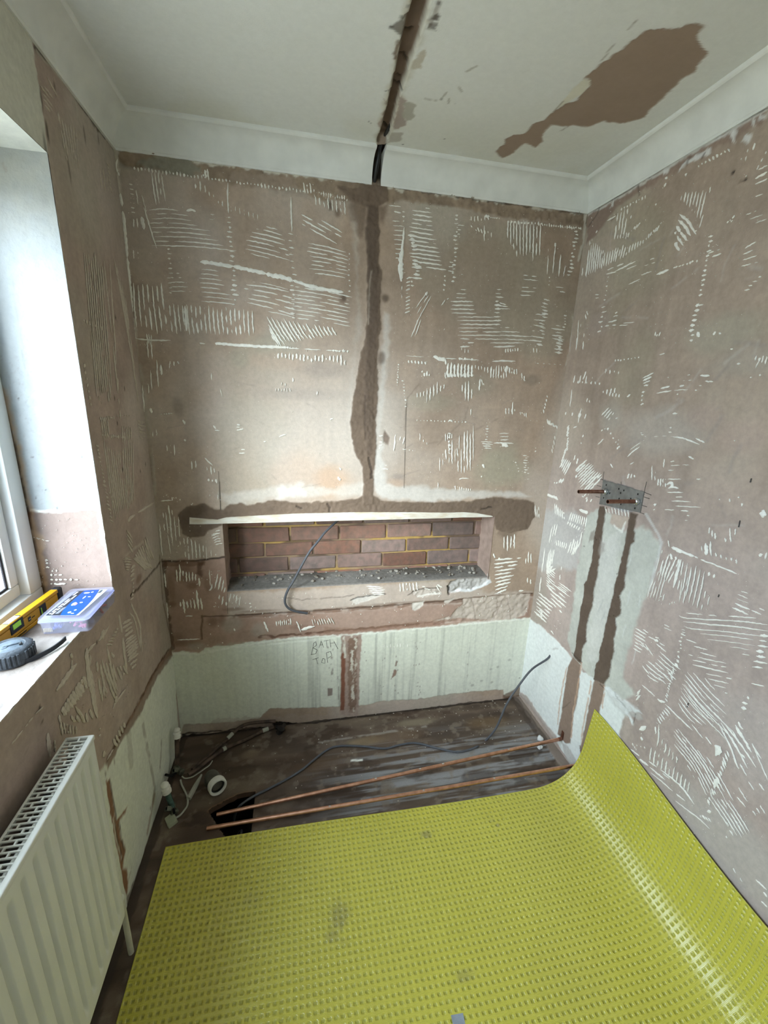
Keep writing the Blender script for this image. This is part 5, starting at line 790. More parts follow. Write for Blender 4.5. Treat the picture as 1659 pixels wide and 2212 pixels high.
f((562, 238), (543, 365), (922, 562), (905, 662), 11, 10, J, 2, .03); f((665, 168), (642, 268), (800, 320), (795, 388), 5, 9, J, -4, .03); px([(630, 20), (628, 140), (612, 232)], 11, J, .02); px([(598, 40), (602, 110)], 12, J, .1); px([(535, 370), (700, 490), (850, 620), (965, 776)], 11, J, .01); px([(520, 450), (640, 545), (760, 650), (880, 745)], 9, J, .03); px([(665, 480), (735, 540)], 8, J); px([(545, 425), (620, 490), (690, 545)], 10, J); px([(790, 745), (900, 830), (1010, 910), (1110, 1008)], 10, J, .02); px([(365, 255), (445, 320)], 10, J); px([(445, 350), (528, 412)], 14, J); px([(445, 70), (510, 40)], 22, J, .1); px([(465, 140), (470, 175)], 18, J); dt((385, 210), (495, 240), 4, 8, 20, 8, J); dt((385, 215), (415, 260), 3, 6, 24, 8, J)
f((1515, 200), (1659, 540), (1480, 560), (1530, 640), 2, 9, J, 0, .05); f((1240, 0), (1560, 440), (1190, 0), (1390, 445), 3, 11, J, -10, .03); f((1340, 345), (1388, 445), (1400, 395), (1458, 500), 2, 11, J); px([(1580, 578), (1628, 648)], 10, J); px([(1270, 1075), (1275, 1100)], 12, J); f((1530, 1470), (1659, 1592), (1575, 1555), (1659, 1655), 2, 12, J); px([(1600, 1690), (1659, 1752)], 12, J); f((1330, 1370), (1360, 1430), (1400, 1470), (1420, 1510), 2, 7, J); rd.specks((600, 60, 1650, 1100), 90, 6, J); rd.specks((430, 60, 1640, 1900), 150, 6, I)
for _ in range(26):                                        # more of the same combing beyond the picture's edge
    y0 = RNG.uniform(-2.6, -1.4); z0 = RNG.uniform(.5, 2.1); th = RNG.uniform(0, PI); d = np.array([math.cos(th), math.sin(th)]); nn = np.array([-d[1], d[0]])
    for i in range(int(RNG.uniform(5, 12))):
        p = np.array([y0, z0])+nn*i*.011; rd.stroke([p+d*t for t in np.linspace(0, RNG.uniform(.08, .22), 8)], .003)
rd.build('adhesive_ridges', M_RIDGE, wall_right, 'white combed ridges of dried tile adhesive')
toR = lambda u, v, h: (RW-h-.0018, u, v)
for q in ([(745, 110), (728, 215)], [(1288, 240), (1258, 375)], [(650, 195), (735, 220)], [(1258, 375), (1350, 412)], [(655, 288), (705, 302)], [(1255, 435), (1325, 458)], [(638, 430), (685, 440)], [(1225, 540), (1292, 562)], [(1180, 625), (1258, 655)], [(963, 240), (964, 275)], [(965, 520), (970, 560)]): pencil('R', toR, [q], wall_right, 'pencil_line', .0022, None, S4)
for q in ([(1538, 1085), (1528, 1115)], [(1452, 1400), (1442, 1450)]): pencil('R', toR, [q], wall_right, 'pencil_line', .004, None, H)
for q in ([(910, 1480), (898, 1520)], [(1200, 455), (1192, 480)]): pencil('R', toR, [q], wall_right, 'pencil_line', .004, None, I)

# ------------------------------------------------------------------ window wall on the left
us = axis((0, .03, .01), (WY1, 0, .0045), (-.95, WY1, .006), (WY0, -.95, .014), (YF, WY0, .05)); vs = axis((-.03, WZ0, .0055), (WZ0, WZ1, .0055), (WZ1, 2.335, .0055), (2.335, ZT+.01, .02))
us = np.unique(np.concatenate([us, [WY0, WY1]]))
cv = Canvas(us, vs, rgb(174, 156, 144), 'L'); trowel(cv, 0, 1)
L_ = crop(0, 1200, 3.95); Kc = crop(180, 560, 3.253); R6 = crop(0, 1560, 3.393); T0 = crop(0, 0, 3.95)
cv.poly([(WY1+.008, ZC-.01), (WY1+.002, WZ1-.02), (WY1-.002, WZ0), (YF, WZ0), (YF, ZT), (WY1+.01, ZT)], rgb(206, 204, 190), world=True, e=.004, j=.008, h=.0015, rough=.7, var=.04)
cv.poly([(WY1-.001, WZ0+.02), (WY1-.001, WZ1-.01), (WY1-.008, WZ1-.01), (WY1-.008, WZ0+.02)], rgb(222, 222, 216), world=True, e=.003, j=.006, f=60)
for p, ru, rv, al in (((385, 1290), .01, .05, .6), ((350, 850), .008, .03, .6), ((400, 1120), .008, .03, .7), ((720, 1150), .006, .03, .6), ((840, 1190), .006, .02, .5), ((590, 1450), .006, .04, .6), ((465, 750), .006, .02, .6)):
    cv.blob(p, ru, rv, DARK, T0, a=al, f=70)
cv.line([(290, 395), (520, 640), (690, 900), (800, 1050), (900, 1170), (965, 1250)], rgb(60, 54, 48), .006, T0, a=.75, brk=.3, j=.006); cv.line([(310, 440), (560, 720), (650, 870), (660, 1000)], rgb(190, 184, 170), .003, T0, a=.7, brk=.2)
for p in ((167, 225), (225, 410), (220, 975), (240, 1152), (438, 1440), (275, 1475), (400, 1490), (290, 910)): cv.blob(p, .005, .010, rgb(66, 56, 48), Kc, a=.85, f=120)
for p, k in (((825, 745), L_), ((335, 1300), L_), ((340, 1310), L_), ((1130, 1110), crop(60, 1240, 7.541)), ((310, 0), R6), ((185, 235), R6)): cv.blob(p, .005, .006, rgb(54, 46, 40), k, a=.85, f=120)
# joint lines of the lifted tiles, damp, painted lower part, torn strip
cv.line([(348, 1214), (306, 1263), (283, 1288)], rgb(70, 56, 46), .005, j=.006, a=.8, brk=.25, h=-.002); cv.blob((300, 1250), .04, .02, STAIN, a=.5)
cv.line([(338, 1190), (310, 1170), (272, 1200)], rgb(196, 186, 172), .004, a=.5, brk=.35)
cv.poly([(374, 1408), (337, 1453), (292, 1540), (233, 1640), (180, 1720), (60, 1950), (280, 1990), (330, 1790), (388, 1620)], PAINT, e=.004, j=.008, f=40, h=.0016, rough=.65, var=.06)
cv.poly([(YF, .49), (-.7, .49), (-.7, 0), (YF, 0)], PAINT, world=True, e=.004, j=.008, h=.0016, rough=.65, var=.06)
cv.poly([(372, 1396), (352, 1420), (335, 1447), (292, 1532), (252, 1600), (225, 1650), (232, 1662), (258, 1610), (300, 1545), (340, 1462), (374, 1412)], rgb(128, 100, 82), e=.004, j=.010, a=.85, h=-.001, var=.2); cv.line([(366, 1402), (335, 1450), (290, 1535), (230, 1645)], rgb(84, 60, 46), .005, j=.008, a=.8, brk=.38)
cv.line([(1040, 0), (1100, 300), (1130, 480), (1110, 640)], rgb(140, 128, 112), .010, R6, a=.5, brk=.36); cv.line([(940, 100), (960, 300)], rgb(150, 140, 124), .02, R6, a=.35, brk=.3); cv.line([(1180, 100), (1170, 350)], rgb(130, 116, 100), .008, R6, a=.5, brk=.42)
cv.poly([(770, 430), (800, 420), (815, 500), (832, 600), (838, 690), (856, 722), (900, 660), (932, 612), (915, 665), (872, 730), (880, 830), (905, 880), (918, 940), (905, 1010), (900, 1060), (930, 1080), (940, 1160), (965, 1050), (950, 1110), (940, 1180), (925, 1290), (895, 1160), (870, 1000), (835, 840), (800, 650)], rgb(142, 104, 78), R6, e=.003, j=.006, f=60, h=-.002, var=.18)
for q in ([(805, 430), (832, 600), (850, 720)], [(872, 740), (888, 860), (910, 930)], [(840, 760), (900, 1000)]): cv.line(q, DARK, .003, R6, a=.7, j=.004, brk=.3)
cv.line([(830, 700), (850, 860), (890, 1000)], rgb(226, 222, 206), .004, R6, a=.7, brk=.42)
cv.line([(1140, 700), (1075, 900), (1000, 1140), (930, 1310)], rgb(110, 92, 76), .012, R6, a=.8, brk=.2, j=.01); cv.line([(1130, 540), (1110, 640), (1080, 800)], rgb(150, 120, 92), .012, R6, a=.6, brk=.42)
for p in ((770, 380), (835, 290), (1100, 630), (1205, 440), (1170, 330)): cv.blob(p, .006, .012, rgb(110, 92, 76), R6, a=.7, f=90)
cv.line([(345, 1200), (352, 1300), (375, 1405)], rgb(96, 78, 64), .006, a=.6, brk=.3)
wall_left = cv.build('wall_left', lambda u, v: np.stack([0*u, u, v], 1), (1, 0, 0), M_WALL, drop=lambda y, z: (y > WY0) & (y < WY1) & (z > WZ0) & (z < WZ1))
tag(wall_left, 'stripped plaster window wall', kind='structure')
rd = Ridges('L', lambda u, v, h: (h+.0014, u, v), 31); f = rd.fan; dt = rd.dots; px = rd.px
f((5, 0), (95, 980), (125, 0), (200, 960), 9, 5, Kc, 2, .04); f((140, 0), (255, 1085), (180, 0), (240, 900), 2, 5, Kc, 0, .06); f((215, 0), (320, 580), (290, 260), (385, 1010), 5, 5, Kc, 0, .05); dt((0, 430), (125, 485), 7, 3, 34, 7, Kc); dt((5, 750), (48, 1020), 7, 14, 22, 12, Kc, .1)
dt((118, 1122), (208, 1114), 8, 3, 28, 7, Kc); dt((235, 1100), (320, 1098), 6, 2, 16, 5, Kc); dt((132, 1238), (330, 1255), 17, 2, 30, 7, Kc); f((120, 1110), (135, 1235), (165, 1130), (178, 1235), 4, 5, Kc); f((270, 1170), (275, 1290), (330, 1180), (335, 1250), 5, 5, Kc); f((140, 1270), (215, 1830), (250, 1350), (290, 1760), 8, 5, Kc, 2, .04); f((270, 1290), (300, 1760), (345, 1260), (350, 1720), 6, 5, Kc, 0, .08); dt((95, 1310), (195, 1840), 20, 20, 14, 8, Kc, .1)
px([(310, 1840), (360, 1795), (420, 1755), (490, 1715)], 10, Kc, .08); f((365, 2080), (432, 2182), (440, 1955), (492, 2105), 8, 8, Kc, 2, .06); f((285, 2102), (340, 2112), (298, 2180), (322, 2180), 5, 8, Kc); f((372, 1132), (432, 1152), (395, 1245), (432, 1268), 6, 10, Kc, 4, .05); dt((180, 1640), (200, 1700), 3, 10, 10, 8, Kc)
f((300, 1900), (340, 1960), (310, 2000), (345, 2060), 4, 6, Kc); f((1040, 15), (1110, 15), (1070, 120), (1095, 125), 6, 8, L_); f((1130, 20), (1250, 130), (1190, 0), (1300, 100), 6, 8, L_, 0, .1); dt((1130, 100), (1130, 370), 9, 30, -24, 10, L_)
f((1112, 395), (1205, 805), (1150, 480), (1190, 780), 3, 7, L_, -28, .04); px([(1100, 480), (1150, 570), (1195, 800)], 8, L_, .03); f((1035, 588), (1118, 540), (1055, 690), (1130, 640), 4, 12, L_); f((1060, 735), (1150, 668), (1085, 890), (1190, 790), 7, 11, L_, 0, .02); f((1090, 905), (1180, 830), (1115, 970), (1160, 930), 3, 10, L_)
px([(1005, 490), (1035, 640), (1055, 800), (1080, 1000)], 16, L_, .03); px([(735, 790), (742, 900), (760, 1050), (790, 1180), (830, 1385)], 28, L_, .02, .15); px([(765, 850), (768, 980), (800, 1130)], 14, L_, .05); px([(735, 830), (800, 760), (870, 690), (938, 580)], 18, L_, .02, .5); px([(860, 700), (890, 640)], 26, L_); px([(650, 925), (600, 990), (540, 1070), (475, 1155)], 26, L_, .02, .4)
f((820, 900), (855, 1195), (850, 920), (900, 1200), 2, 12, L_, 0, .05); f((870, 910), (985, 1240), (960, 930), (1010, 1110), 4, 13, L_, 4, .03); f((905, 770), (985, 1120), (945, 830), (970, 870), 2, 12, L_); f((990, 945), (1040, 1060), (1045, 940), (1085, 1010), 3, 12, L_); f((855, 1110), (870, 1250), (890, 1120), (910, 1180), 3, 10, L_); f((905, 760), (955, 760), (985, 630), (1005, 625), 6, 14, L_)
f((680, 1062), (745, 1135), (525, 1290), (565, 1360), 8, 24, L_, 4, .03); px([(700, 1035), (740, 1100)], 20, L_); f((600, 1365), (640, 1422), (730, 1345), (745, 1420), 4, 14, L_); px([(640, 1290), (690, 1360), (722, 1425)], 16, L_); px([(500, 1360), (508, 1425)], 14, L_); px([(760, 1310), (790, 1390)], 12, L_); px([(1095, 1095), (1040, 1180), (980, 1262), (935, 1360)], 9, L_, .06); px([(975, 1240), (1000, 1225)], 26, L_); px([(365, 1290), (300, 1350), (235, 1425)], 8, L_, .1); px([(600, 830), (612, 880)], 14, L_); f((610, 880), (600, 1010), (640, 920), (630, 950), 2, 7, L_)
f((440, 0), (455, 90), (550, 30), (555, 90), 6, 10, R6); px([(345, 80), (365, 250)], 22, R6, .04, .3); px([(395, 130), (402, 220)], 12, R6); f((825, 130), (860, 180), (900, 0), (915, 40), 5, 9, R6, 0, .05); px([(730, 40), (728, 110)], 14, R6, .1); px([(755, 180), (770, 330)], 16, R6, .25); px([(850, 160), (780, 280)], 7, R6, .1); px([(200, 10), (80, 160)], 7, R6, .05)
f((490, 970), (570, 1390), (520, 1000), (575, 1350), 2, 8, T0); f((545, 1030), (600, 1330), (640, 1080), (665, 1430), 5, 5, T0, 0, .05); f((330, 680), (440, 830), (380, 900), (450, 990), 5, 6, T0, 0, .05); f((390, 650), (490, 830), (400, 700), (440, 770), 2, 6, T0); f((845, 1410), (870, 1640), (900, 1440), (920, 1640), 3, 5, T0); dt((920, 1400), (945, 1640), 8, 20, 28, 7, T0)
rd.specks((690, 420, 1300, 1400), 40, 6, L_)
for _ in range(14):
    y0 = RNG.uniform(-2.6, -1.0); z0 = RNG.uniform(.55, .9); th = RNG.uniform(0, PI); d = np.array([math.cos(th), math.sin(th)]); nn = np.array([-d[1], d[0]])
    for i in range(int(RNG.uniform(5, 9))):
        p = np.array([y0, z0])+nn*i*.010; Q2 = [p+d*t for t in np.linspace(0, .08, 5)]
        if max(q[1] for q in Q2) < WZ0-.01: rd.stroke(Q2, .003)
rd.build('adhesive_ridges', pm('dull_dried_adhesive', rgb(202, 191, 176), .85, var=.06, scale=80), wall_left, 'pale combed ridges of dried tile adhesive')

# reveal of the window: far jamb, near jamb, head and sill
us = axis((-WD-.03, .0006, .004)); vs = axis((WZ0-.004, WZ1+.004, .004))
cv = Canvas(us, vs, rgb(160, 166, 170), 'J'); u, v = cv.U, cv.V
cv.R[:] = .7; cv.H += .0008*(fbm(u*70, v*70, 71, 3)-.5)*2
Y1 = crop(0, 760, 3.95); Y0 = crop(0, 200, 3.95)
cv.poly([(-.25, 2.0), (.02, 2.0), (.02, 2.13), (-.25, 2.13)], rgb(172, 168, 152), world=True, e=.12, j=.03, a=.8)
cv.poly([(-.25, WZ0-.02), (-.25, 1.248), (-.10, 1.247), (.02, 1.251), (.02, WZ0-.02)], rgb(150, 134, 128), world=True, e=.002, j=.005, f=60, h=-.002, rough=.9, var=.06)
cv.line([(270, 1360), (500, 1362), (840, 1335)], WHITE, .004, Y1, j=.005, h=.001); cv.line([(340, 1350), (620, 1355), (830, 1330)], rgb(130, 122, 112), .0015, Y1, a=.6, brk=.4)
for q in ([(835, 1380), (880, 1400), (870, 1640), (900, 1660), (860, 1560)],): cv.poly(q, WHITE, Y1, e=.003, j=.006, f=80)
cv.line([(885, 1400), (910, 1560), (930, 1760), (965, 1980)], WHITE, .005, Y1, j=.006, f=70, brk=.3, h=.001)
for p in ((850, 1360), (870, 1470), (880, 1530), (885, 1610)): cv.blob(p, .006, .008, rgb(176, 168, 160), Y1, a=.8)
cv.line([(0, 330), (60, 560), (130, 800), (200, 1170), (240, 1380), (290, 1600), (360, 2040)], rgb(170, 140, 104), .012, Y1, e=.008, j=.006, a=.75); cv.line([(0, 340), (60, 570), (125, 800), (195, 1170), (240, 1400), (300, 1660), (370, 2050)], rgb(60, 48, 40), .0035, Y1, j=.003, a=.9)
cv.poly([(215, 1360), (270, 1370), (260, 1500), (240, 1420)], rgb(96, 64, 44), Y1, e=.003, j=.004, a=.8); cv.line([(270, 1560), (330, 1590), (370, 2020)], rgb(198, 170, 140), .012, Y1, e=.008, a=.6, brk=.3)
cv.line([(70, 200), (90, 350), (105, 560), (120, 700)], rgb(150, 150, 148), .0012, Y1, a=.7); cv.line([(190, 0), (200, 140), (235, 200)], rgb(140, 140, 138), .0012, Y1, a=.7); cv.line([(100, 1600), (130, 1820), (165, 1960), (200, 2180)], rgb(150, 150, 148), .0012, Y0, a=.7, brk=.2)
for _ in range(90):
    x = RNG.normal(260, 110); y = RNG.uniform(0, 1330); cv.blob((x, y), .003, .004, rgb(150, 150, 150), Y1, a=.55, f=150)
for p in ((160, 400), (275, 900), (585, 920), (700, 895), (675, 1120), (395, 1180), (485, 1335), (310, 1245), (220, 1295)): cv.blob(p, .003, .004, rgb(96, 92, 88), Y1, a=.8, f=150)
for q in ([(0, 400), (60, 440), (140, 465)], [(0, 460), (100, 490)], [(180, 440), (240, 450)], [(20, 600), (50, 660)]): cv.line(q, rgb(150, 140, 128), .003, Y0, a=.5, brk=.35)
jamb = cv.build('window_jamb', lambda u, v: np.stack([u, 0*u+WY1, v], 1), (0, -1, 0), M_REVEAL, None, wall_left)
rd = Ridges('J', lambda u, v, h: (u, WY1-h-.0004, v), 5)
for y, x0, x1 in ((1780, 385, 410), (1805, 390, 420), (1840, 390, 425), (1870, 440, 490), (1905, 430, 515), (1945, 430, 640), (1980, 430, 560)):
    x = x0
    while x < x1:
        l = RNG.uniform(14, 34); rd.px([(x, y), (x+l, y-2)], RNG.uniform(10, 22), Y1, 0, .4); x += l+RNG.uniform(6, 22)
rd.px([(470, 1985), (560, 1980)], 18, Y1); rd.dots((290, 1583), (400, 1612), 6, 30, 1, 6, Y1); rd.specks((320, 1380, 860, 1990), 46, 8, Y1); rd.build('adhesive_ridges', M_RIDGE, jamb)
us = axis((-WD-.03, .0006, .004)); vs = axis((-1.05, WY1+.004, .004), (WY0, -1.05, .012))
cv = Canvas(us, vs, rgb(160, 150, 144), 'S'); u, v = cv.U, cv.V
t = sm(fbm(u*10+v*4, v*16, 81, 5), .42, .62)*.7; cv.C = cv.C*(1-t)[:, None]+np.array(rgb(122, 108, 102))[None]*t[:, None]
cv.H += .0026*(fbm(u*60, v*34, 83, 4)-.5)*2; cv.H -= .001*sm(fbm(u*90+v*30, v*40, 85, 3), .55, .65)
t = sm(u, -.03, 0)*.6; cv.C = cv.C*(1-t)[:, None]+np.array(WHITE)[None]*t[:, None]
cv.build('window_sill', lambda u, v: np.stack([u, v, 0*u+WZ0], 1), (0, 0, 1), M_REVEAL, None, wall_left)
M_PLAIN = pm('reveal_paint_plain', rgb(226, 228, 222), .7, var=.05, bump=.15, bscale=120)
mesh_obj('window_head', [(-WD-.03, WY0-.01, WZ1), (.0006, WY0-.01, WZ1), (.0006, WY1+.004, WZ1), (-WD-.03, WY1+.004, WZ1)], [(0, 1, 2, 3)], M_PLAIN, wall_left)
mesh_obj('window_jamb', [(-WD-.03, WY0, WZ0), (.0006, WY0, WZ0), (.0006, WY0, WZ1), (-WD-.03, WY0, WZ1)], [(0, 1, 2, 3)], M_PLAIN, wall_left)

# ------------------------------------------------------------------ wall behind the camera with its door
bm = bmesh.new()
for a, b, c, d in ((-.02, HY0, -.02, ZT+.02), (HY1, RW+.02, -.02, ZT+.02), (HY0, HY1, HZ1, ZT+.02)): add_box(bm, a, b, YF-.10, YF, c, d)
tag(bm_obj('wall_front', bm, pm('front_wall_paint', rgb(236, 234, 228), .9, bump=.1), None), 'plaster wall behind the camera', kind='structure')
bm = bmesh.new(); add_box(bm, HY0, HY0+.03, YF-.11, YF+.01, 0, HZ1); add_box(bm, HY1-.03, HY1, YF-.11, YF+.01, 0, HZ1); add_box(bm, HY0+.03, HY1-.03, YF-.11, YF+.01, HZ1-.03, HZ1)
d1 = bm_obj('door_1', bm, pm('door_lining_paint', rgb(226, 224, 216), .5), None); tag(d1, 'white door and lining behind the camera', kind='structure')
bm = bmesh.new(); add_box(bm, HY0+.03, HY1-.03, YF-.07, YF-.03, .005, HZ1-.03, .003); bm_obj('door_leaf', bm, pm('door_paint', rgb(226, 224, 216), .5), d1)

# ------------------------------------------------------------------ window: white plastic frame, sash, beads, panes
bm = bmesh.new(); X0, X1 = -WD-.07, -WD
for a in ((WY0, WY1, WZ0-.002, WZ0+.036), (WY0, WY1, WZ1-.036, WZ1+.002), (WY1-.058, WY1, WZ0+.036, WZ1-.036), (WY0, WY0+.058, WZ0+.036, WZ1-.036), (-1.34, -1.28, WZ0+.036, WZ1-.036)):
    add_box(bm, X0, X1, a[0], a[1], a[2], a[3], .005, 2)
win = bm_obj('window_1', bm, M_UPVC, None, True, 40); tag(win, 'white plastic framed window', kind='structure')
M_GLASS = bpy.data.materials.new('clear_pane'); M_GLASS.use_nodes = True; nt = M_GLASS.node_tree; nt.nodes.clear()
o_ = nt.nodes.new('ShaderNodeOutputMaterial'); mx_ = nt.nodes.new('ShaderNodeMixShader'); tr_ = nt.nodes.new('ShaderNodeBsdfTransparent'); gl_ = nt.nodes.new('ShaderNodeBsdfGlossy'); fr_ = nt.nodes.new('ShaderNodeFresnel')
gl_.inputs['Roughness'].default_value = .02; fr_.inputs['IOR'].default_value = 1.45; tr_.inputs['Color'].default_value = (.93, .96, .95, 1)
ge_ = nt.nodes.new('ShaderNodeNewGeometry'); mr_ = nt.nodes.new('ShaderNodeMapRange'); mr_.inputs['To Min'].default_value = 1.45; mr_.inputs['To Max'].default_value = 1/1.45   # thin glass: same reflection on both faces
nt.links.new(ge_.outputs['Backfacing'], mr_.inputs['Value']); nt.links.new(mr_.outputs[0], fr_.inputs['IOR']); nt.links.new(fr_.outputs[0], mx_.inputs[0]); nt.links.new(tr_.outputs[0], mx_.inputs[1]); nt.links.new(gl_.outputs[0], mx_.inputs[2]); nt.links.new(mx_.outputs[0], o_.inputs[0])
for y0, y1 in ((-1.28, WY1-.058), (WY0+.058, -1.34)):
    z0, z1 = WZ0+.036, WZ1-.036; g = .004
    bm = bmesh.new(); w = .034
    for a in ((y0+g, y1-g, z0+g, z0+g+w), (y0+g, y1-g, z1-g-w, z1-g), (y0+g, y0+g+w, z0+g+w, z1-g-w), (y1-g-w, y1-g, z0+g+w, z1-g-w)): add_box(bm, X0-.006, X1-.022, *a, .004, 2)
    sash = bm_obj('sash', bm, M_UPVC, win, True, 40)
    bm = bmesh.new(); q0, q1, r0, r1 = y0+g+w, y1-g-w, z0+g+w, z1-g-w
    for a in ((q0, q1, r0, r0+.006), (q0, q1, r1-.006, r1), (q0, q0+.006, r0+.006, r1-.006), (q1-.006, q1, r0+.006, r1-.006)): add_box(bm, X0+.036, X0+.041, *a, .001)
    bm_obj('gasket', bm, M_DARKGAP, sash)
    bm = bmesh.new(); add_box(bm, X0+.014, X0+.034, q0, q1, r0, r1); bm_obj('pane', bm, M_GLASS, sash)
bm = bmesh.new(); add_box(bm, -WD-.16, -WD-.071, WY0-.05, WY1+.05, WZ0-.05, WZ0-.004, .006); bm_obj('outer_sill', bm, M_UPVC, win)
# garden outside
us = axis((-12, -.4, .12)); vs = axis((-6, 12, .15)); cv = Canvas(us, vs, rgb(150, 142, 126), 'F'); u, v = cv.U, cv.V
cv.C *= (1+.5*(fbm(u*3, v*9, 91, 5)-.5)*2)[:, None]; cv.H += .03*(fbm(u*4, v*7, 93, 4)-.5)
tag(cv.build('garden_ground', lambda u, v: np.stack([u, v, 0*u-.55], 1), (0, 0, 1), surf_mat('dry_gravel', bump=.6, bscale=30, var=.4)), 'pale gravel ground outside the window', 'ground', kind='structure')
def bush(x, y, rx, ry, h, n, label):
    r = random.Random(int(x*100+y)); root = empty('garden_shrub', (x, y, -.55)); tag(root, label, 'shrub')
    vs_, fs_ = [], []
    for i in range(n):
        th, ph = r.uniform(0, 6.283), math.acos(r.uniform(-.2, 1)); q = r.uniform(.75, 1)
        c = Vector((x+rx*q*math.sin(ph)*math.cos(th), y+ry*q*math.sin(ph)*math.sin(th), -.5+h*.5+h*.5*q*math.cos(ph)))
        d = Vector((r.gauss(0, 1), r.gauss(0, 1), r.gauss(0, 1))).normalized(); e = d.cross(Vector((r.gauss(0, 1), r.gauss(0, 1), .3))).normalized(); s = r.uniform(.05, .10)
        b = len(vs_); vs_ += [c-d*s, c+e*s*.4, c+d*s, c-e*s*.4]; fs_.append((b, b+1, b+2, b+3))
    m = mesh_obj('foliage', vs_, fs_, pm('green_leaf', rgb(44, 74, 30), .6, var=.5, scale=3, col2=rgb(22, 42, 16)), None); m['kind'] = 'stuff'; rel(m, root)
    bm = bmesh.new(); add_tube(bm, [(x, y, -.56), (x+.03, y, h*.3), (x, y+.05, h*.5)], lambda t: .05*(1-.6*t), 8); rel(bm_obj('stem', bm, pm('bark', rgb(84, 66, 50), .9), None, True), root)
bush(-3.4, 4.4, .9, .8, 1.9, 900, 'leafy green shrub in the corner of the window'); 

# unseen boxes added behind the plaster skins to keep stray light out
def light_shell(parent, boxes):
    for b in boxes:
        bm = bmesh.new(); add_box(bm, *b); bm_obj('light_shell', bm, M_SHELL, parent)
M_SHELL = pm('shell_brown', rgb(120, 100, 90), .95)
light_shell(wall_back, [(-.3, NX0-.03, .03, .25, -.3, ZT+.15), (NX1+.03, RW+.3, .03, .25, -.3, ZT+.15), (NX0-.03, NX1+.03, .03, .25, -.3, NZ0-.03), (NX0-.03, NX1+.03, .03, .25, NZ1+.06, ZT+.15), (NX0-.03, NX1+.03, ND+.06, .25, NZ0-.03, NZ1+.06)])
light_shell(wall_right, [(RW+.03, RW+.25, YF-.1, .03, -.3, ZT+.15)])
light_shell(wall_left, [(-.26, -.012, WY1+.006, .03, -.3, ZT+.15), (-.26, -.012, YF-.1, WY0-.006, -.3, ZT+.15), (-.26, -.012, WY0-.006, WY1+.006, -.3, WZ0-.012), (-.26, -.012, WY0-.006, WY1+.006, WZ1+.006, ZT+.15)])
light_shell(ceiling, [(-.26, RW+.25, YF-.1, .25, ZT+.06, ZT+.15)])
light_shell(floor, [(-.26, RW+.25, YF-.1, .25, -.45, -.30)])

# ================================================================== THINGS
# ------------------------------------------------------------------ yellow dimpled mat: flat on the floor, curling up the right wall
PU, PV = .0178, .0185
sec = spline([(.072, 0, .0048), (.5, 0, .0048), (1.0, 0, .0048), (1.40, 0, .0052), (1.50, 0, .006), (1.565, 0, .012), (1.62, 0, .030), (1.665, 0, .062), (1.70, 0, .108), (1.719, 0, .165), (1.727, 0, .225), (1.733, 0, .285), (1.738, 0, .335), (1.7425, 0, .378)], 40)
sx = np.array([p.x for p in sec]); sz = np.array([p.z for p in sec]); sl = np.concatenate([[0], np.cumsum(np.hypot(np.diff(sx), np.diff(sz)))]); UL = sl[-1]
nu = int(UL/PU*12)+1; uu = np.linspace(0, UL, nu)
vvv = np.concatenate([np.arange(0, .80, .0023), np.arange(.80, 1.25, .02)]); nv = len(vvv)
U, V = np.meshgrid(uu, vvv, indexing='ij')
Vy = V+.014*U/UL                                            # the far edge is not quite square
trim = 1-.10*sm(V, .0, .75)*sm(U, UL-.42, UL)*.42                 # the upper edge dips towards the camera
Ue = U*trim
X = np.interp(Ue, sl, sx); Z = np.interp(Ue, sl, sz); gx = np.gradient(sx, sl); gz = np.gradient(sz, sl); TX = np.interp(Ue, sl, gx); TZ = np.interp(Ue, sl, gz); nn_ = np.hypot(TX, TZ); TX /= nn_; TZ /= nn_
Y = -.537-Vy+.004*np.sin(U*4)
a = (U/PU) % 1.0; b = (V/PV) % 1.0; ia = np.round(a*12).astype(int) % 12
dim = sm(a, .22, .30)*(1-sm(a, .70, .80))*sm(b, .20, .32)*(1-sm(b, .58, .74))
ed = sm(U, .0, .01)*sm(UL-U, .0, .01)
Hh = (.0003*(np.isin(ia, (0, 2)))-.0002*(ia == 1)-.0034*dim)*ed+.0015*(fbm(U*3, V*3, 101, 3)-.5)*sm(V, 0, .05)*(1-sm(U, UL-.5, UL-.2))
PX = X-TZ*Hh; PZ = np.maximum(Z+TX*Hh, .0006)
P = np.stack([PX, Y, PZ], -1)
def skirt(P, row):                                         # thickness of the mat along its visible edges
    return row
top_ = P.reshape(-1, 3); i = np.arange((nu-1)*(nv-1)); a_ = (i//(nv-1))*nv+i % (nv-1); q = np.stack([a_, a_+1, a_+nv+1, a_+nv], 1)
edge = np.concatenate([np.arange(nv)[::-1], np.arange(nu)[1:]*nv, (nu-1)*nv+np.arange(nv)[1:]])   # left edge, far edge, upper edge
E3 = top_[edge]; TXe, TZe = TX.ravel()[edge], TZ.ravel()[edge]; low_ = E3+np.stack([TZe*.0028, 0*TZe, -TXe*.0028], 1); low_[:, 2] = np.maximum(low_[:, 2], .0002); low_[:, 0] = np.minimum(low_[:, 0], RW-.001)
allv = np.concatenate([top_, low_]); k0 = len(top_); m_ = len(edge); ke = k0+np.arange(m_-1)
q = np.concatenate([q, np.stack([edge[:-1], edge[1:], ke+1, ke], 1)])
me = bpy.data.meshes.new('dimpled_mat'); me.vertices.add(len(allv)); me.vertices.foreach_set('co', allv.astype(np.float32).ravel())
me.loops.add(len(q)*4); me.loops.foreach_set('vertex_index', q.ravel().astype(np.int32)); me.polygons.add(len(q)); me.polygons.foreach_set('loop_start', np.arange(0, len(q)*4, 4, dtype=np.int32)); me.polygons.foreach_set('use_smooth', np.ones(len(q), bool)); me.update(calc_edges=True); me.validate()
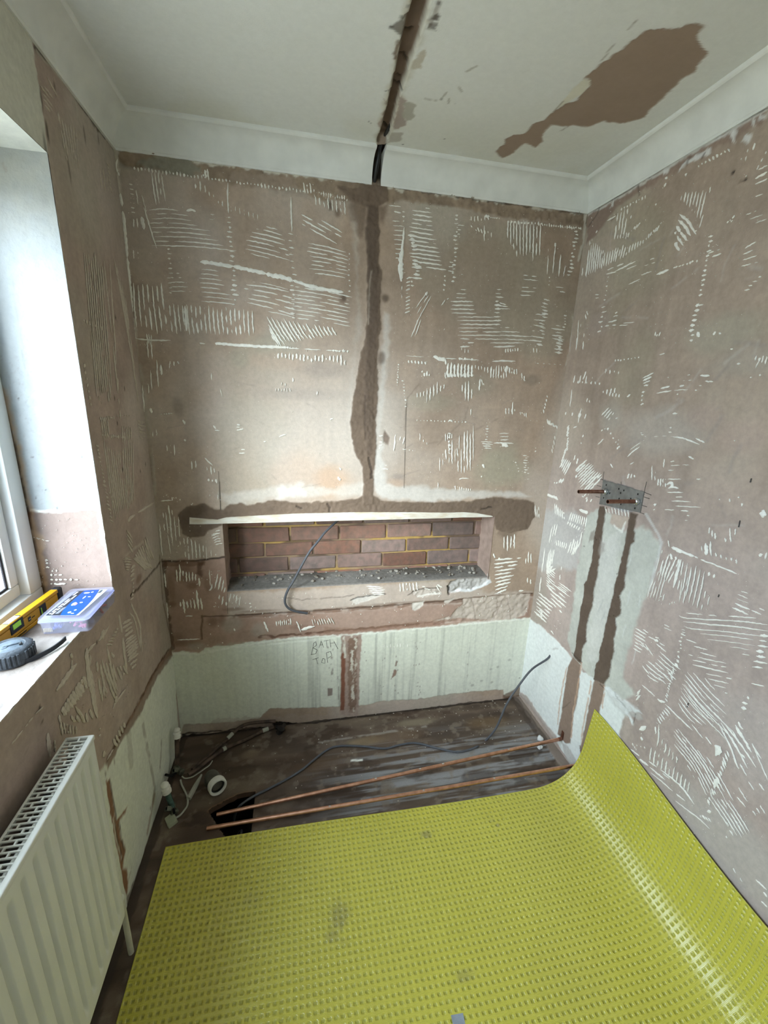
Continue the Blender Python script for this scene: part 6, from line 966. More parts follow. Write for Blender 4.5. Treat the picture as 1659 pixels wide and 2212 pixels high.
cA = np.tile(np.array(rgb(199, 192, 74)), (k0, 1)); uf, vf = U.ravel(), V.ravel()
def mstain(px_, py_, r1, r2, al, sd):
    c = Fl(px_, py_); d = np.hypot((X.ravel()-c[0])/r1, (Y.ravel()-c[1])/r2); w = al*(1-sm(d, .3, 1.1))*sm(fbm(uf*30, vf*30, sd, 3), .25, .55); cA[:] = cA*(1-w)[:, None]+np.array(rgb(110, 104, 92))[None]*w[:, None]
mstain(735, 1990, .045, .075, .38, 1); mstain(712, 2025, .02, .03, .3, 2); mstain(920, 1805, .03, .02, .45, 3); mstain(1075, 1785, .01, .01, .5, 4); mstain(1000, 2110, .06, .02, .3, 5); mstain(545, 1945, .04, .03, .2, 6); mstain(1060, 1770, .03, .02, .3, 7)
cA *= (1+.07*(fbm(uf*5, vf*5, 103, 3)-.5)*2)[:, None]; cA = cA*(1-dim.ravel())[:, None]+cA*np.array([.68, .70, .54])[None]*dim.ravel()[:, None]   # cell floors darker: shade of the recesses painted into the colour
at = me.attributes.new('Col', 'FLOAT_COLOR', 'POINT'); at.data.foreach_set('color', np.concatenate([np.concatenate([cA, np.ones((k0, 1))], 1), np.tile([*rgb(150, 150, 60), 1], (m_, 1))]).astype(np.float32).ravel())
at = me.attributes.new('weave', 'FLOAT_VECTOR', 'POINT'); wv = np.zeros((len(allv), 3)); wv[:k0, 0] = uf; wv[:k0, 1] = vf; wv[:k0, 2] = dim.ravel(); at.data.foreach_set('vector', wv.astype(np.float32).ravel())
m, nt, N, L, bs = _nt('yellow_membrane')
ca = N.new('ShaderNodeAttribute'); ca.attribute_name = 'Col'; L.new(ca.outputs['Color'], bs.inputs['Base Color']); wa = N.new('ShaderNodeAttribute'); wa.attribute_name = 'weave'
sp = N.new('ShaderNodeSeparateXYZ'); L.new(wa.outputs['Vector'], sp.inputs[0])
def mth(op, x, y=None):
    n_ = N.new('ShaderNodeMath'); n_.operation = op
    for i_, s_ in enumerate((x, y)):
        if s_ is None: continue
        if isinstance(s_, (int, float)): n_.inputs[i_].default_value = s_
        else: L.new(s_, n_.inputs[i_])
    return n_.outputs[0]
fine = mth('ADD', mth('MULTIPLY', mth('SINE', mth('MULTIPLY', sp.outputs[0], 2*PI/(PU/8))), .06), mth('MULTIPLY', mth('SINE', mth('MULTIPLY', sp.outputs[1], 2*PI/(PV/9))), .40))
rg = mth('ADD', mth('MULTIPLY', sp.outputs[2], .45), .13); L.new(rg, bs.inputs['Roughness'])   # strands glossy, cell floors rougher
bp = N.new('ShaderNodeBump'); bp.inputs['Strength'].default_value = .6; bp.inputs['Distance'].default_value = .0005; L.new(fine, bp.inputs['Height']); L.new(bp.outputs[0], bs.inputs['Normal'])
bs.inputs['Roughness'].default_value = .24; bs.inputs['Specular IOR Level'].default_value = 1.0
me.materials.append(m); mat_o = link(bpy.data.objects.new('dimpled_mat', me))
tag(mat_o, 'lime yellow dimpled membrane mat on the floor curling up the right wall', 'mat')
bm = bmesh.new(); tp = [Fl(974, 2193, .0062), Fl(1000, 2188, .0062), Fl(1011, 2240, .0062), Fl(986, 2246, .0062)]
top4 = [bm.verts.new(p) for p in tp]; bot4 = [bm.verts.new((p[0], p[1], p[2]-.0008)) for p in tp]
bm.faces.new(top4); bm.faces.new(bot4[::-1])
for i in range(4): bm.faces.new((top4[i], bot4[i], bot4[(i+1) % 4], top4[(i+1) % 4]))
tag(bm_obj('tape_strip', bm, pm('grey_cloth_tape', rgb(150, 158, 168), .5, bump=.3, bscale=400), None), 'short strip of grey tape stuck on the yellow mat', 'tape')

# ------------------------------------------------------------------ copper pipes across the floor
def floor_pipe(a, b, label, down):
    root = empty('copper_pipe', a); tag(root, label, 'pipe', 'copper pipes laid across the floor')
    a = Vector(a); b = Vector(b); d = b-a; pts = [a+d*t+Vector((0, 0, .002*math.sin(t*9)*(t*(1-t)))) for t in np.linspace(0, 1, 14)]
    bm = bmesh.new(); add_tube(bm, pts, .0075, 16, True, .86); rel(bm_obj('pipe_run', bm, [M_COPPER, M_BLACK], None, True, 50), root)
    el = spline([b, b+d.normalized()*.012, b+d.normalized()*.020+Vector((0, 0, .008)), b+d.normalized()*.022+Vector((0, 0, .04))], 6)
    bm = bmesh.new(); add_tube(bm, el, .0085, 14); rel(bm_obj('elbow', bm, M_COPPER_DULL, None, True, 50), root)
    bm = bmesh.new()
    for t in down:
        p = a+d*t+Vector((0, 0, .007)); bmesh.ops.create_icosphere(bm, subdivisions=1, radius=.004, matrix=Matrix.Translation(p) @ Matrix.Diagonal((1.6, 1, .5, 1)))
    s_ = bm_obj('plaster_splash', bm, pm('splash_white', rgb(196, 186, 176), .9), None, True); s_['kind'] = 'stuff'; rel(s_, root)
floor_pipe((.231, -.445, .0082), (1.728, -.3895, .078), 'copper pipe on the floor nearer the back wall, ending left above the floor hole', (.42, .62, .83, .55))
floor_pipe((.204, -.495, .0082), (1.728, -.5275, .0715), 'copper pipe on the floor nearer the yellow mat, running under its curl', (.3, .55, .75))

# ------------------------------------------------------------------ pipe plate on the right wall with two stubs
root = empty('pipe_plate', (RW, -.462, 1.26)); tag(root, 'galvanised pipe plate on the right wall with two copper stubs', 'bracket')
pc = [PLANE['R'](*p) for p in [(1304.5, 1037), (1393, 1062.5), (1384.5, 1107.5), (1296, 1089)]]
bm = bmesh.new(); va = [bm.verts.new((RW-.0042, *p)) for p in pc]; vb = [bm.verts.new((RW+.001, *p)) for p in pc]
bm.faces.new(va); bm.faces.new(vb[::-1])
for i in range(4): bm.faces.new((va[i], vb[i], vb[(i+1) % 4], va[(i+1) % 4]))
rel(bm_obj('plate', bm, M_STEEL, None), root)
for q in [(780, 282), (942, 332), (1006, 352), (965, 384), (825, 386), (746, 446), (1186, 400), (1148, 580), (945, 458), (1095, 458), (968, 528), (820, 500)]:
    y, z = PLANE['R'](*S4(q)); bm = bmesh.new(); add_box(bm, RW-.0048, RW-.0035, y-.0022, y+.0022, z-.0032, z+.0032); rel(bm_obj('screw_hole', bm, M_BLACK, None), root)
for y, z in ((-.386, 1.259), (-.548, 1.261)):
    bm = bmesh.new(); add_tube(bm, [(RW-.125, y, z+.0015), (RW-.06, y, z+.001), (RW-.004, y, z)], .0075, 18, True, .84); st_ = rel(bm_obj('pipe_stub', bm, [M_COPPER_DULL, M_BLACK], None, True, 50), root)
    bm = bmesh.new(); add_lathe(bm, [(.0078, 0), (.0125, .001), (.0135, .004), (.0125, .009), (.0105, .012), (.0078, .013)], 20, align((RW-.0042, y, z), (-1, 0, 0)))
    rel(bm_obj('collar', bm, pm('bright_solder', rgb(206, 208, 208), .25, .9), None, True, 60), root)

# ------------------------------------------------------------------ cables
def cable(name, pts, r, mat, label, cat='cable', group=None, n=8):
    o = tube_obj(name, spline(pts, 10), r, mat, None, n); tag(o, label, cat, group); return o
K2 = crop(460, 1060, 2.304)
cp = [((625, 148), .10), ((610, 158), .07), ((560, 205), .035), ((520, 255), .012), ((480, 305), .0), ((440, 375), -.012), ((400, 450), -.02), ((375, 490), -.024), ((360, 530), -.028), ((360, 562), -.028), ((378, 586), -.026), ((410, 600), -.022), ((445, 606), -.018), ((470, 610), -.014)]
cable('hanging_cable', [onp(*K2(p), 1, d) for p, d in cp], .0054, M_CABLE, 'dark grey cable hanging out of the brick niche')
fp = [(505, 1775, -.10), (508, 1760, -.045), (518, 1741, -.002), (545, 1722, .007)]
pts = [Fl(*p) for p in fp]+[Fl(x, y, .0062) for x, y in [(582, 1703), (620, 1683), (652, 1663), (680, 1640), (705, 1621), (730, 1612), (780, 1612), (830, 1617), (860, 1610), (890, 1605), (915, 1608), (940, 1615), (985, 1624), (1012, 1620)]]
ar = [(1040, 1608, .012, -.265), (1070, 1575, .06, -.27), (1095, 1520, 0, -.26), (1125, 1475, 0, -.25), (1150, 1445, 0, -.235), (1180, 1425, 0, -.215), (1191, 1413, 0, -.205)]
pts += [Fl(1030, 1613, .008)]+[onp(x, y, 1, d) for x, y, _, d in ar]
cable('floor_cable', pts, .0048, M_CABLE, 'dark grey cable snaking from the floor hole up the right wall')
c1 = [onp(x, y, 1, d) for x, y, d in ((808, 404, .012), (812, 372, -.018), (818, 340, -.040), (824, 308, -.055))]
cable('ceiling_cable', c1+[(c1[-1][0]+.01, -.16, ZT+.014)], .006, pm('black_cable', (.02, .02, .022), .35), 'black cable inside the cut through the coving')

# ------------------------------------------------------------------ old pipework in the left corner
M_OLD = pm('old_brown_pipe', rgb(92, 76, 66), .6, .2, var=.4, scale=30, bump=.3); M_CAP = pm('cap_plastic', rgb(232, 230, 222), .45, var=.05)
M_VERD = pm('verdigris_pipe', rgb(78, 104, 96), .65, .2, var=.4, scale=50, bump=.3); M_BRASS = pm('grimy_fitting', rgb(104, 106, 92), .5, .5, var=.35, scale=60, bump=.3); M_SLEEVE = pm('pale_sleeve', rgb(176, 176, 162), .6, var=.15)
CR = crop(320, 1500, 4.6083)
def capped(name, foot, top, r, mat, label, nut=True):
    root = empty(name, foot); tag(root, label, 'pipe', 'capped pipe tails in the left corner'); foot, top = Vector(foot), Vector(top); d = (top-foot).normalized()
    bm = bmesh.new(); add_tube(bm, [foot, foot.lerp(top, .5)+Vector((.001, 0, 0)), top], r, 14); rel(bm_obj('pipe_tail', bm, mat, None, True, 50), root)
    bm = bmesh.new(); R0 = r*1.65
    add_lathe(bm, [(r*1.02, -.006), (R0*.92, -.006), (R0, 0), (R0, .006), (R0*.72, .0085), (R0*.72, .0110), (R0*.98, .013), (R0*.97, .019), (R0*.66, .0215), (R0*.66, .0240), (R0*.86, .026), (R0*.80, .032), (R0*.55, .037), (0, .0385)], 24, align(top, d))
    rel(bm_obj('end_cap', bm, M_CAP, None, True, 60), root)
    return root
capped('capped_pipe', (.030, -.202, .012), (.030, -.157, .137), .0095, M_OLD, 'brown pipe tail with ribbed white end cap nearest the back corner')
capped('capped_pipe', (.064, -.403, .014), (.045, -.386, .092), .0105, M_VERD, 'green tarnished pipe tail with ribbed white end cap')
def valve(name, base, d, lever, label):
    root = empty(name, base); tag(root, label, 'valve', 'grimy valves on the floor in the left corner'); d = Vector(d).normalized(); b = Vector(base)
    bm = bmesh.new(); add_lathe(bm, [(.0, 0), (.013, 0), (.014, .004), (.014, .014), (.010, .017), (.010, .030), (.014, .032), (.0145, .044), (.011, .047), (0, .047)], 6, align(b-d*.024, d)); rel(bm_obj('valve_body', bm, M_BRASS, None), root)
    s_ = d.cross(Vector((0, 0, 1))).normalized(); bm = bmesh.new(); add_tube(bm, [b, b+s_*.012+Vector((0, 0, .010)), b+s_*.024+Vector((0, 0, .020))], .011, 4, True, .7); rel(bm_obj('open_port', bm, [M_BRASS, M_BLACK], None), root)
    bm = bmesh.new(); add_tube(bm, lever, .005, 8); rel(bm_obj('lever', bm, M_BLACK, None, True, 50), root)
    return root
vA = Fl(*CR((305, 755)), .022); valve('pipe_valve', vA, (.7, -.6, 0), [vA, vA+np.array([-.02, -.03, .004]), Lw(*CR((175, 800)), .012)], 'grimy valve below the capped brown pipe')
vB = Fl(*CR((250, 1140)), .022); valve('pipe_valve', vB, (.5, -.85, -.1), [vB, vB+np.array([.008, -.018, .012]), vB+np.array([.012, -.03, .014])], 'grimy valve below the capped green pipe')
bm = bmesh.new(); c = Fl(*CR((232, 1255)), .008); add_box(bm, -.022, .022, -.017, .017, -.007, .010, .003, 2, 0, Matrix.Translation(Vector(c)) @ Matrix.Rotation(-1.05, 4, 'Z') @ Matrix.Rotation(.25, 4, 'X'))
tag(bm_obj('plastic_clip', bm, pm('clip_plastic', rgb(168, 172, 148), .5), None, True, 40), 'pale plastic clip lying beside the grimy valve', 'clip')
def oldpipe(cr, zs, r, label, mat=M_OLD):
    root = empty('old_pipe', Fl(*CR(cr[0]), zs[0])); tag(root, label, 'pipe', 'old pipes running to the wall hole')
    P = spline([Fl(*CR(p), z) for p, z in zip(cr, zs)], 8); bm = bmesh.new(); add_tube(bm, P, r, 12); rel(bm_obj('pipe_run', bm, mat, None, True, 50), root); return root, P
r1, P1 = oldpipe([(1268, 268), (1130, 275), (1000, 292), (930, 318), (870, 360), (790, 440), (690, 530), (600, 615), (500, 700), (440, 752)], [.034, .034, .034, .03, .024, .014, .010, .010, .012, .016], .0075, 'bent old brown pipe nearest the back wall')
r2, P2 = oldpipe([(1250, 322), (1140, 362), (1000, 436), (870, 490), (760, 540), (620, 640), (500, 735), (400, 800)], [.014, .012, .010, .010, .010, .010, .010, .010], .0085, 'straight old brown pipe lying on the floor')
bm = bmesh.new(); add_tube(bm, [P1[len(P1)*48//100], P1[len(P1)*52//100], P1[len(P1)*56//100]], .0092, 12); rel(bm_obj('pipe_joint', bm, M_SLEEVE, None, True, 50), r1)
bm = bmesh.new(); add_tube(bm, [P2[len(P2)*8//100], P2[len(P2)*15//100]], .0100, 12); rel(bm_obj('pipe_joint', bm, M_SLEEVE, None, True, 50), r2); bm = bmesh.new(); add_tube(bm, [P2[len(P2)*55//100], P2[len(P2)*57//100+1]], .0098, 12); rel(bm_obj('pipe_joint', bm, M_SLEEVE, None, True, 50), r2)
bm = bmesh.new(); c = Vector(Fl(*CR((1315, 360)), .014)); add_lathe(bm, [(0, -.02), (.014, -.02), (.017, -.012), (.013, -.006), (.013, .006), (.018, .010), (.018, .018), (0, .02)], 10, align(c, (.3, -.2, 1)))
add_tube(bm, [c+Vector((-.02, .01, .012)), c+Vector((.005, .0, .014)), c+Vector((.02, .03, .004))], .009, 10); tag(bm_obj('pipe_fitting', bm, pm('sooty_fitting', rgb(52, 46, 42), .7, .3, var=.4, bump=.4), None, True, 40), 'sooty pipe fitting at the hole in the back wall', 'fitting')
cable('white_wire', [Fl(*CR(p), z) for p, z in [((640, 660), .012), ((610, 705), .010), ((560, 742), .008), ((500, 785), .007), ((440, 822), .008), ((370, 836), .010), ((335, 815), .020)]], .0026, M_SLEEVE, 'thin white wire curling beside the old pipes', 'wire')
cable('white_wire', [Fl(*CR(p), z) for p, z in [((322, 850), .014), ((335, 900), .008), ((362, 955), .006), ((385, 1005), .006), ((395, 1060), .006), ((388, 1110), .006), ((355, 1160), .006), ((315, 1205), .010), ((262, 1236), .016)]], .0036, M_SLEEVE, 'white wire looping to the valve under the green pipe', 'wire')
bm = bmesh.new(); p0, p1 = Vector(Fl(*CR((532, 800)), .006)), Vector(Fl(*CR((402, 1042)), .006)); add_tube(bm, [p0, p0.lerp(p1, .3), p0.lerp(p1, .5), p1], lambda t: .004+.006*sm(t, .1, .45), 8); tag(bm_obj('pipe_sleeve', bm, M_SLEEVE, None, True, 40), 'pale grey sleeve lying between the wires and waste pipe', 'pipe')
# waste pipe with its white nut
c1 = Vector(Fl(*CR((690, 912)), .044)); d = Vector((.45, -.80, .06)).normalized(); c0 = c1-d*.062
root = empty('waste_pipe', (c0.x, c0.y, 0)); tag(root, 'grey waste pipe stub with a white ring nut by the floor hole', 'pipe')
bm = bmesh.new(); add_tube(bm, spline([Vector((c0.x, c0.y, -.002))-d*.012, c0-d*.012+Vector((0, 0, -.014)), c0+d*.006, c1-d*.03, c1-d*.004], 6), .027, 24); rel(bm_obj('pipe_stub', bm, pm('grey_waste_pipe', rgb(96, 94, 86), .6, var=.2), None, True, 50), root)
bm = bmesh.new(); add_lathe(bm, [(.028, -.018), (.034, -.017), (.0355, -.012), (.0355, .008), (.033, .011), (.0285, .011), (.0265, .008), (.0265, -.006), (.024, -.006), (.024, -.030)], 32, align(c1, d)); rel(bm_obj('ring_nut', bm, pm('ring_white', rgb(226, 226, 220), .4), None, True, 40), root)
bm = bmesh.new(); add_lathe(bm, [(.0265, .002), (.0215, .003), (.021, -.03), (0, -.031)], 28, align(c1, d)); rel(bm_obj('rubber_seal', bm, pm('black_rubber', (.02, .02, .02), .6), None, True, 40), root)
# loose cable loop down in the hole
cable('void_cable', [(.335, -.60, -.10), (.325, -.52, -.05), (.322, -.47, -.06), (.300, -.44, -.12), (.29, -.40, -.2)], .004, M_CABLE, 'grey cable loop down in the floor hole')
# two lumps of white plaster by the far pipe
for nm, p, s_, lb in (('plaster_lump', (1167, 1595), .013, 'small lump of white plaster behind the far copper pipe'), ('plaster_lump', (1167, 1614), .012, 'small lump of white plaster in front of the far copper pipe')):
    c = Fl(*p, .006); bm = bmesh.new(); bmesh.ops.create_icosphere(bm, subdivisions=3, radius=s_, matrix=Matrix.Translation(c) @ Matrix.Diagonal((1.2, 1, .7, 1)))
    for v_ in bm.verts: v_.co += (v_.co-Vector(c)).normalized()*s_*.5*(mnoise.noise(v_.co*110)); v_.co.z = max(.0003, v_.co.z)
    tag(bm_obj(nm, bm, pm('lump_white', rgb(222, 222, 220), .9, bump=.3), None, True), lb, 'plaster lump', 'plaster lumps by the far copper pipe')

# ------------------------------------------------------------------ radiator under the window
RY, RL, RX0, RX1, RZ0, RZ1 = -.875, .80, .026, .085, .215, .811
root = empty('radiator', (RX0, RY-RL/2, RZ0)); tag(root, 'white panel radiator with a slotted top grille under the window', 'radiator')
ys = np.linspace(RY-RL+.004, RY-.004, 520); zs = np.unique(np.concatenate([np.linspace(RZ0, RZ0+.07, 14), np.linspace(RZ0+.07, RZ1-.06, 12), np.linspace(RZ1-.06, RZ1-.012, 12)]))
vs_ = []
for y in ys:
    g = abs(((RY-.033-y)/.0365) % 1.0-.5)*2                    # 1 at a groove, 0 on the crest
    gr = sm(g, .52, .86)
    if RY-y < .020: gr = 0
    for z in zs:
        e = sm(z, RZ0+.035, RZ0+.065)*(1-sm(z, RZ1-.055, RZ1-.030)); cr_ = .0025*sm(min(RY-y, y-(RY-RL)), .0, .012)
        vs_.append((RX1-.004+cr_-.0120*gr*e-.004*(1-sm(z, RZ0, RZ0+.012)), y, z))
nz_ = len(zs); fs_ = [(i*nz_+j, (i+1)*nz_+j, (i+1)*nz_+j+1, i*nz_+j+1) for i in range(len(ys)-1) for j in range(nz_-1)]
rel(mesh_obj('front_panel', vs_, fs_, M_WHITE, None, True), root)
bm = bmesh.new(); add_box(bm, RX1-.026, RX1-.0185, RY-RL+.006, RY-.006, RZ0+.004, RZ1-.012, .002); rel(bm_obj('panel_back', bm, M_WHITE, None), root)
for y_ in (RY-.0035, RY-RL): bm = bmesh.new(); add_box(bm, RX0, RX1-.004, y_, y_+.0035, RZ0+.010, RZ1-.004, .0012, 2); rel(bm_obj('side_cover', bm, M_WHITE, None), root)
bm = bmesh.new(); add_box(bm, RX1-.0125, RX1, RY-RL, RY, RZ1-.013, RZ1, .003, 3); add_box(bm, RX0-.001, RX0+.004, RY-RL, RY, RZ1-.010, RZ1-.001, .001); add_box(bm, RX0, RX1-.010, RY-.006, RY, RZ1-.008, RZ1-.001, .001); add_box(bm, RX0, RX1-.010, RY-RL, RY-RL+.006, RZ1-.008, RZ1-.001, .001)
grille = rel(bm_obj('top_grille', bm, M_WHITE, None, True, 40), root)
bm = bmesh.new(); add_box(bm, RX0+.003, RX1-.012, -.0015, .0015, -.004, 0, .0006); me_bar = bpy.data.meshes.new('grille_bar'); bm.to_mesh(me_bar); bm.free(); me_bar.materials.append(M_WHITE)
bm = bmesh.new(); add_box(bm, -.0015, .0015, -.0055, .0055, -.004, 0); me_div = bpy.data.meshes.new('grille_link'); bm.to_mesh(me_div); bm.free(); me_div.materials.append(M_WHITE)
k = 0; y = RY-.006-.0107
while y > RY-RL+.012:
    o = bpy.data.objects.new('grille_bar', me_bar); COL.objects.link(o); o.location = (0, y, RZ1-.0012); o.parent = grille
    o2 = bpy.data.objects.new('grille_link', me_div); COL.objects.link(o2); o2.location = (RX0+(.017 if k % 2 else .030), y+.0053, RZ1-.0013); o2.parent = grille
    y -= .0107; k += 1
bm = bmesh.new(); n_f = 40
for i in range(n_f): yy = RY-.02-i*(RL-.04)/n_f; add_box(bm, RX0+.004, RX1-.021, yy-.0004, yy+.0004, RZ0+.03, RZ1-.03)
fo = bm_obj('convector_fins', bm, pm('fin_steel', rgb(150, 150, 146), .5), None); fo['kind'] = 'stuff'; rel(fo, root)
for yy in (RY-.12, RY-RL+.12): bm = bmesh.new(); add_box(bm, .0045, RX0+.006, yy-.015, yy+.015, RZ0+.06, RZ1-.08, .002); rel(bm_obj('wall_bracket', bm, M_WHITE, None), root)
bm = bmesh.new(); add_tube(bm, spline([(.057, RY+.039, .0), (.057, RY+.039, .10), (.057, RY+.038, .20), (.057, RY+.034, .232), (.057, RY+.015, .240), (.057, RY-.004, .240)], 6), .0078, 14); rel(bm_obj('supply_pipe', bm, pm('painted_pipe', rgb(206, 204, 188), .5, var=.1), None, True, 50), root)
bm = bmesh.new(); add_lathe(bm, [(0, 0), (.014, 0), (.014, .02), (.011, .024), (.011, .03), (0, .03)], 12, align((.057, RY+.03, .240), (0, -1, 0))); rel(bm_obj('valve_tail', bm, M_WHITE, None, True, 40), root)

# ------------------------------------------------------------------ clear organiser box on the sill
BX0, BX1, BY0, BY1, BZ, BH = -.090, .030, -.702, -.522, WZ0+.0015, .044
root = empty('organiser_box', ((BX0+BX1)/2, (BY0+BY1)/2, BZ)); tag(root, 'clear plastic organiser box with a blue label on the window sill', 'box')
def rrect(x0, x1, y0, y1, r, n=5):
    out = []
    for cx, cy, a0 in ((x1-r, y1-r, 0), (x0+r, y1-r, 90), (x0+r, y0+r, 180), (x1-r, y0+r, 270)):
        for i in range(n+1): t = math.radians(a0+90*i/n); out.append((cx+r*math.cos(t), cy+r*math.sin(t)))
    return out
M_CLEAR = bpy.data.materials.new('frosted_clear_plastic'); M_CLEAR.use_nodes = True; nt = M_CLEAR.node_tree; b_ = nt.nodes['Principled BSDF']; tr_ = nt.nodes.new('ShaderNodeBsdfTransparent'); mx_ = nt.nodes.new('ShaderNodeMixShader'); oo = nt.nodes['Material Output']
b_.inputs['Base Color'].default_value = (*rgb(206, 208, 228), 1); b_.inputs['Roughness'].default_value = .2; tr_.inputs['Color'].default_value = (.95, .95, .99, 1); mx_.inputs[0].default_value = .17
nt.links.new(tr_.outputs[0], mx_.inputs[1]); nt.links.new(b_.outputs[0], mx_.inputs[2]); nt.links.new(mx_.outputs[0], oo.inputs['Surface'])
bm = bmesh.new(); outer = rrect(BX0+.006, BX1-.004, BY0+.006, BY1-.004, .010); inner = rrect(BX0+.0075, BX1-.0055, BY0+.0075, BY1-.0055, .009); n = len(outer)
ob = [bm.verts.new((x, y, BZ)) for x, y in outer]; ot = [bm.verts.new((x+(.003 if x > -.03 else -.003), y+(.003 if y > -.61 else -.003), BZ+BH-.011)) for x, y in outer]
it = [bm.verts.new((x+(.003 if x > -.03 else -.003), y+(.003 if y > -.61 else -.003), BZ+BH-.011)) for x, y in inner]; ib = [bm.verts.new((x, y, BZ+.0015)) for x, y in inner]
for A_, B_ in ((ob, ot), (ot, it), (it, ib)):
    for i in range(n): bm.faces.new((A_[i], A_[(i+1) % n], B_[(i+1) % n], B_[i]))
bm.faces.new(ob); bm.faces.new(ib); rel(bm_obj('tray', bm, M_CLEAR, None, True, 40), root)
bm = bmesh.new(); add_prism(bm, rrect(BX0, BX1, BY0, BY1, .012), BZ+BH-.011, BZ+BH-.0085); add_prism(bm, rrect(BX0+.002, BX1-.002, BY0+.002, BY1-.002, .011), BZ+BH-.0085, BZ+BH-.0005); rel(bm_obj('lid', bm, M_CLEAR, None), root)
bm = bmesh.new(); add_prism(bm, rrect(BX0+.0015, BX1-.0015, BY0+.0015, BY1-.0015, .011, 5), BZ+BH-.0100, BZ+BH-.0094); rel(bm_obj('lid_rim', bm, pm('rim_plastic', rgb(150, 156, 200), .3), None), root)
bm = bmesh.new()
for x in (-.062, -.032, -.004): add_box(bm, x-.0006, x+.0006, BY0+.009, BY1-.008, BZ+.0015, BZ+BH-.012)
for y in (-.66, -.62, -.575): add_box(bm, BX0+.009, BX1-.007, y-.0006, y+.0006, BZ+.0015, BZ+BH-.012)
rel(bm_obj('divider', bm, M_CLEAR, None), root)
# label on the lid: dark panel with white lettering, blue panel with pictured fixings, white corner
LZ = BZ+BH-.0004
lab = [(x, y) for x, y in [tuple(onp(*p, 2, LZ)[:2]) for p in [(98.5, 1330), (167, 1277), (233, 1273), (170, 1329)]]]
def lab_pt(s, t):                                           # s along the long side (away), t across towards the room
    a0 = np.array(lab[0])*(1-s)+np.array(lab[1])*s; a1 = np.array(lab[3])*(1-s)+np.array(lab[2])*s; return a0*(1-t)+a1*t
def flat(name, st, col, dz, parent, rough=.35):
    v_ = [(*lab_pt(s, t), LZ+dz) for s, t in st]; n_ = len(v_); v2 = [(x, y, z-.0004) for x, y, z in v_]
    return rel(mesh_obj(name, v_+v2, [tuple(range(n_)), tuple(range(n_, 2*n_))[::-1]]+[(i, i+n_, (i+1) % n_+n_, (i+1) % n_) for i in range(n_)], pm(name+'_print', col, rough, var=.02), None), parent)
lb = flat('label', [(0, 0), (1, 0), (1, 1), (0, 1)], rgb(176, 182, 178), .0004, root)
flat('label_dark_panel', [(.0, .0), (1, .0), (1, .28), (.75, .34), (.4, .40), (0, .45)], rgb(44, 48, 58), .0006, lb)
blue = [(0, .44), (.15, .36), (.35, .29), (.6, .26), (.85, .24), (1, .24), (1, .72), (.8, .80), (.6, .87), (.4, .91), (.2, .93), (0, .92)]
flat('label_blue_panel', blue, rgb(8, 74, 158), .0008, lb)
for t0, s0, s1 in ((.045, .05, .62), (.125, .03, .80)):     # two lines of block lettering, too small to read
    s = s0
    while s < s1:
        w_ = random.choice((.028, .034, .04)); flat('lettering', [(s, t0), (s+w_, t0), (s+w_, t0+.055), (s, t0+.055)], rgb(196, 200, 206), .0009, lb); s += w_+.010+(.03 if random.random() < .18 else 0)
flat('lettering', [(.80, .03), (.96, .03), (.96, .085), (.80, .085)], rgb(196, 200, 206), .0009, lb)
for t0 in (.23, .265, .30): flat('lettering', [(.06, t0), (.06+random.uniform(.2, .3), t0), (.3, t0+.014), (.06, t0+.014)], rgb(170, 176, 186), .0009, lb)
for s, t, w_, h_, c_ in ((.10, .62, .06, .10, (226, 232, 240)), (.06, .75, .03, .10, (236, 236, 240)), (.18, .72, .05, .07, (232, 236, 240)), (.42, .44, .14, .12, (236, 226, 226)), (.40, .52, .10, .06, (214, 140, 132)), (.47, .62, .04, .10, (226, 232, 240)), (.68, .52, .12, .05, (226, 232, 240)), (.70, .66, .03, .10, (226, 232, 240)), (.88, .42, .06, .20, (232, 236, 240)), (.90, .58, .05, .08, (232, 236, 240))):
    flat('pictured_fixing', [(s+w_*.5*math.cos(k*PI/4), t+h_*.5*math.sin(k*PI/4)) for k in range(8)], rgb(*c_), .0010, lb)
flat('lettering', [(.84, .80), (.97, .80), (.97, .86), (.86, .88)], rgb(70, 80, 96), .0010, lb)
# plugs and bags inside, seen through the plastic
M_ITEM = {k: pm(k+'_plug', rgb(*c), .5) for k, c in (('red', (206, 70, 60)), ('blue', (70, 96, 190)), ('pink', (226, 130, 170)), ('cream', (226, 214, 170)))}
def pile(name, mk, x0, x1, y0, y1, n_, l, r, label, up=.02):
    bm = bmesh.new()
    for _ in range(n_):
        c = Vector((random.uniform(x0, x1), random.uniform(y0, y1), BZ+.004+random.uniform(0, up))); d = Vector((random.gauss(0, 1), random.gauss(0, 1), random.gauss(0, .3))).normalized()
        add_tube(bm, [c-d*l/2, c+d*l/4, c+d*l/2], lambda t: r*(1-.4*t), 6)
    o = bm_obj(name, bm, M_ITEM[mk], None, True, 50); tag(o, label, 'wall plugs', 'wall plugs inside the organiser box', 'stuff')
pile('wall_plugs', 'pink', -.02, .016, -.685, -.668, 16, .012, .003, 'pink wall plugs in the near compartment of the box')
pile('wall_plugs', 'blue', -.056, -.040, -.688, -.668, 10, .014, .004, 'blue wall plugs in the near compartment of the box')
pile('wall_plugs', 'red', .004, .020, -.612, -.585, 10, .014, .004, 'red wall plugs in the far side compartment of the box')
bm = bmesh.new()
for i in range(6): add_tube(bm, [(-.080+i*.0036, -.691, BZ+.003), (-.080+i*.0036, -.691, BZ+.013)], .0015, 6)
tag(bm_obj('cream_plugs', bm, M_ITEM['cream'], None, True, 50), 'row of cream plugs in the near left corner of the box', 'wall plugs', 'wall plugs inside the organiser box', 'stuff')

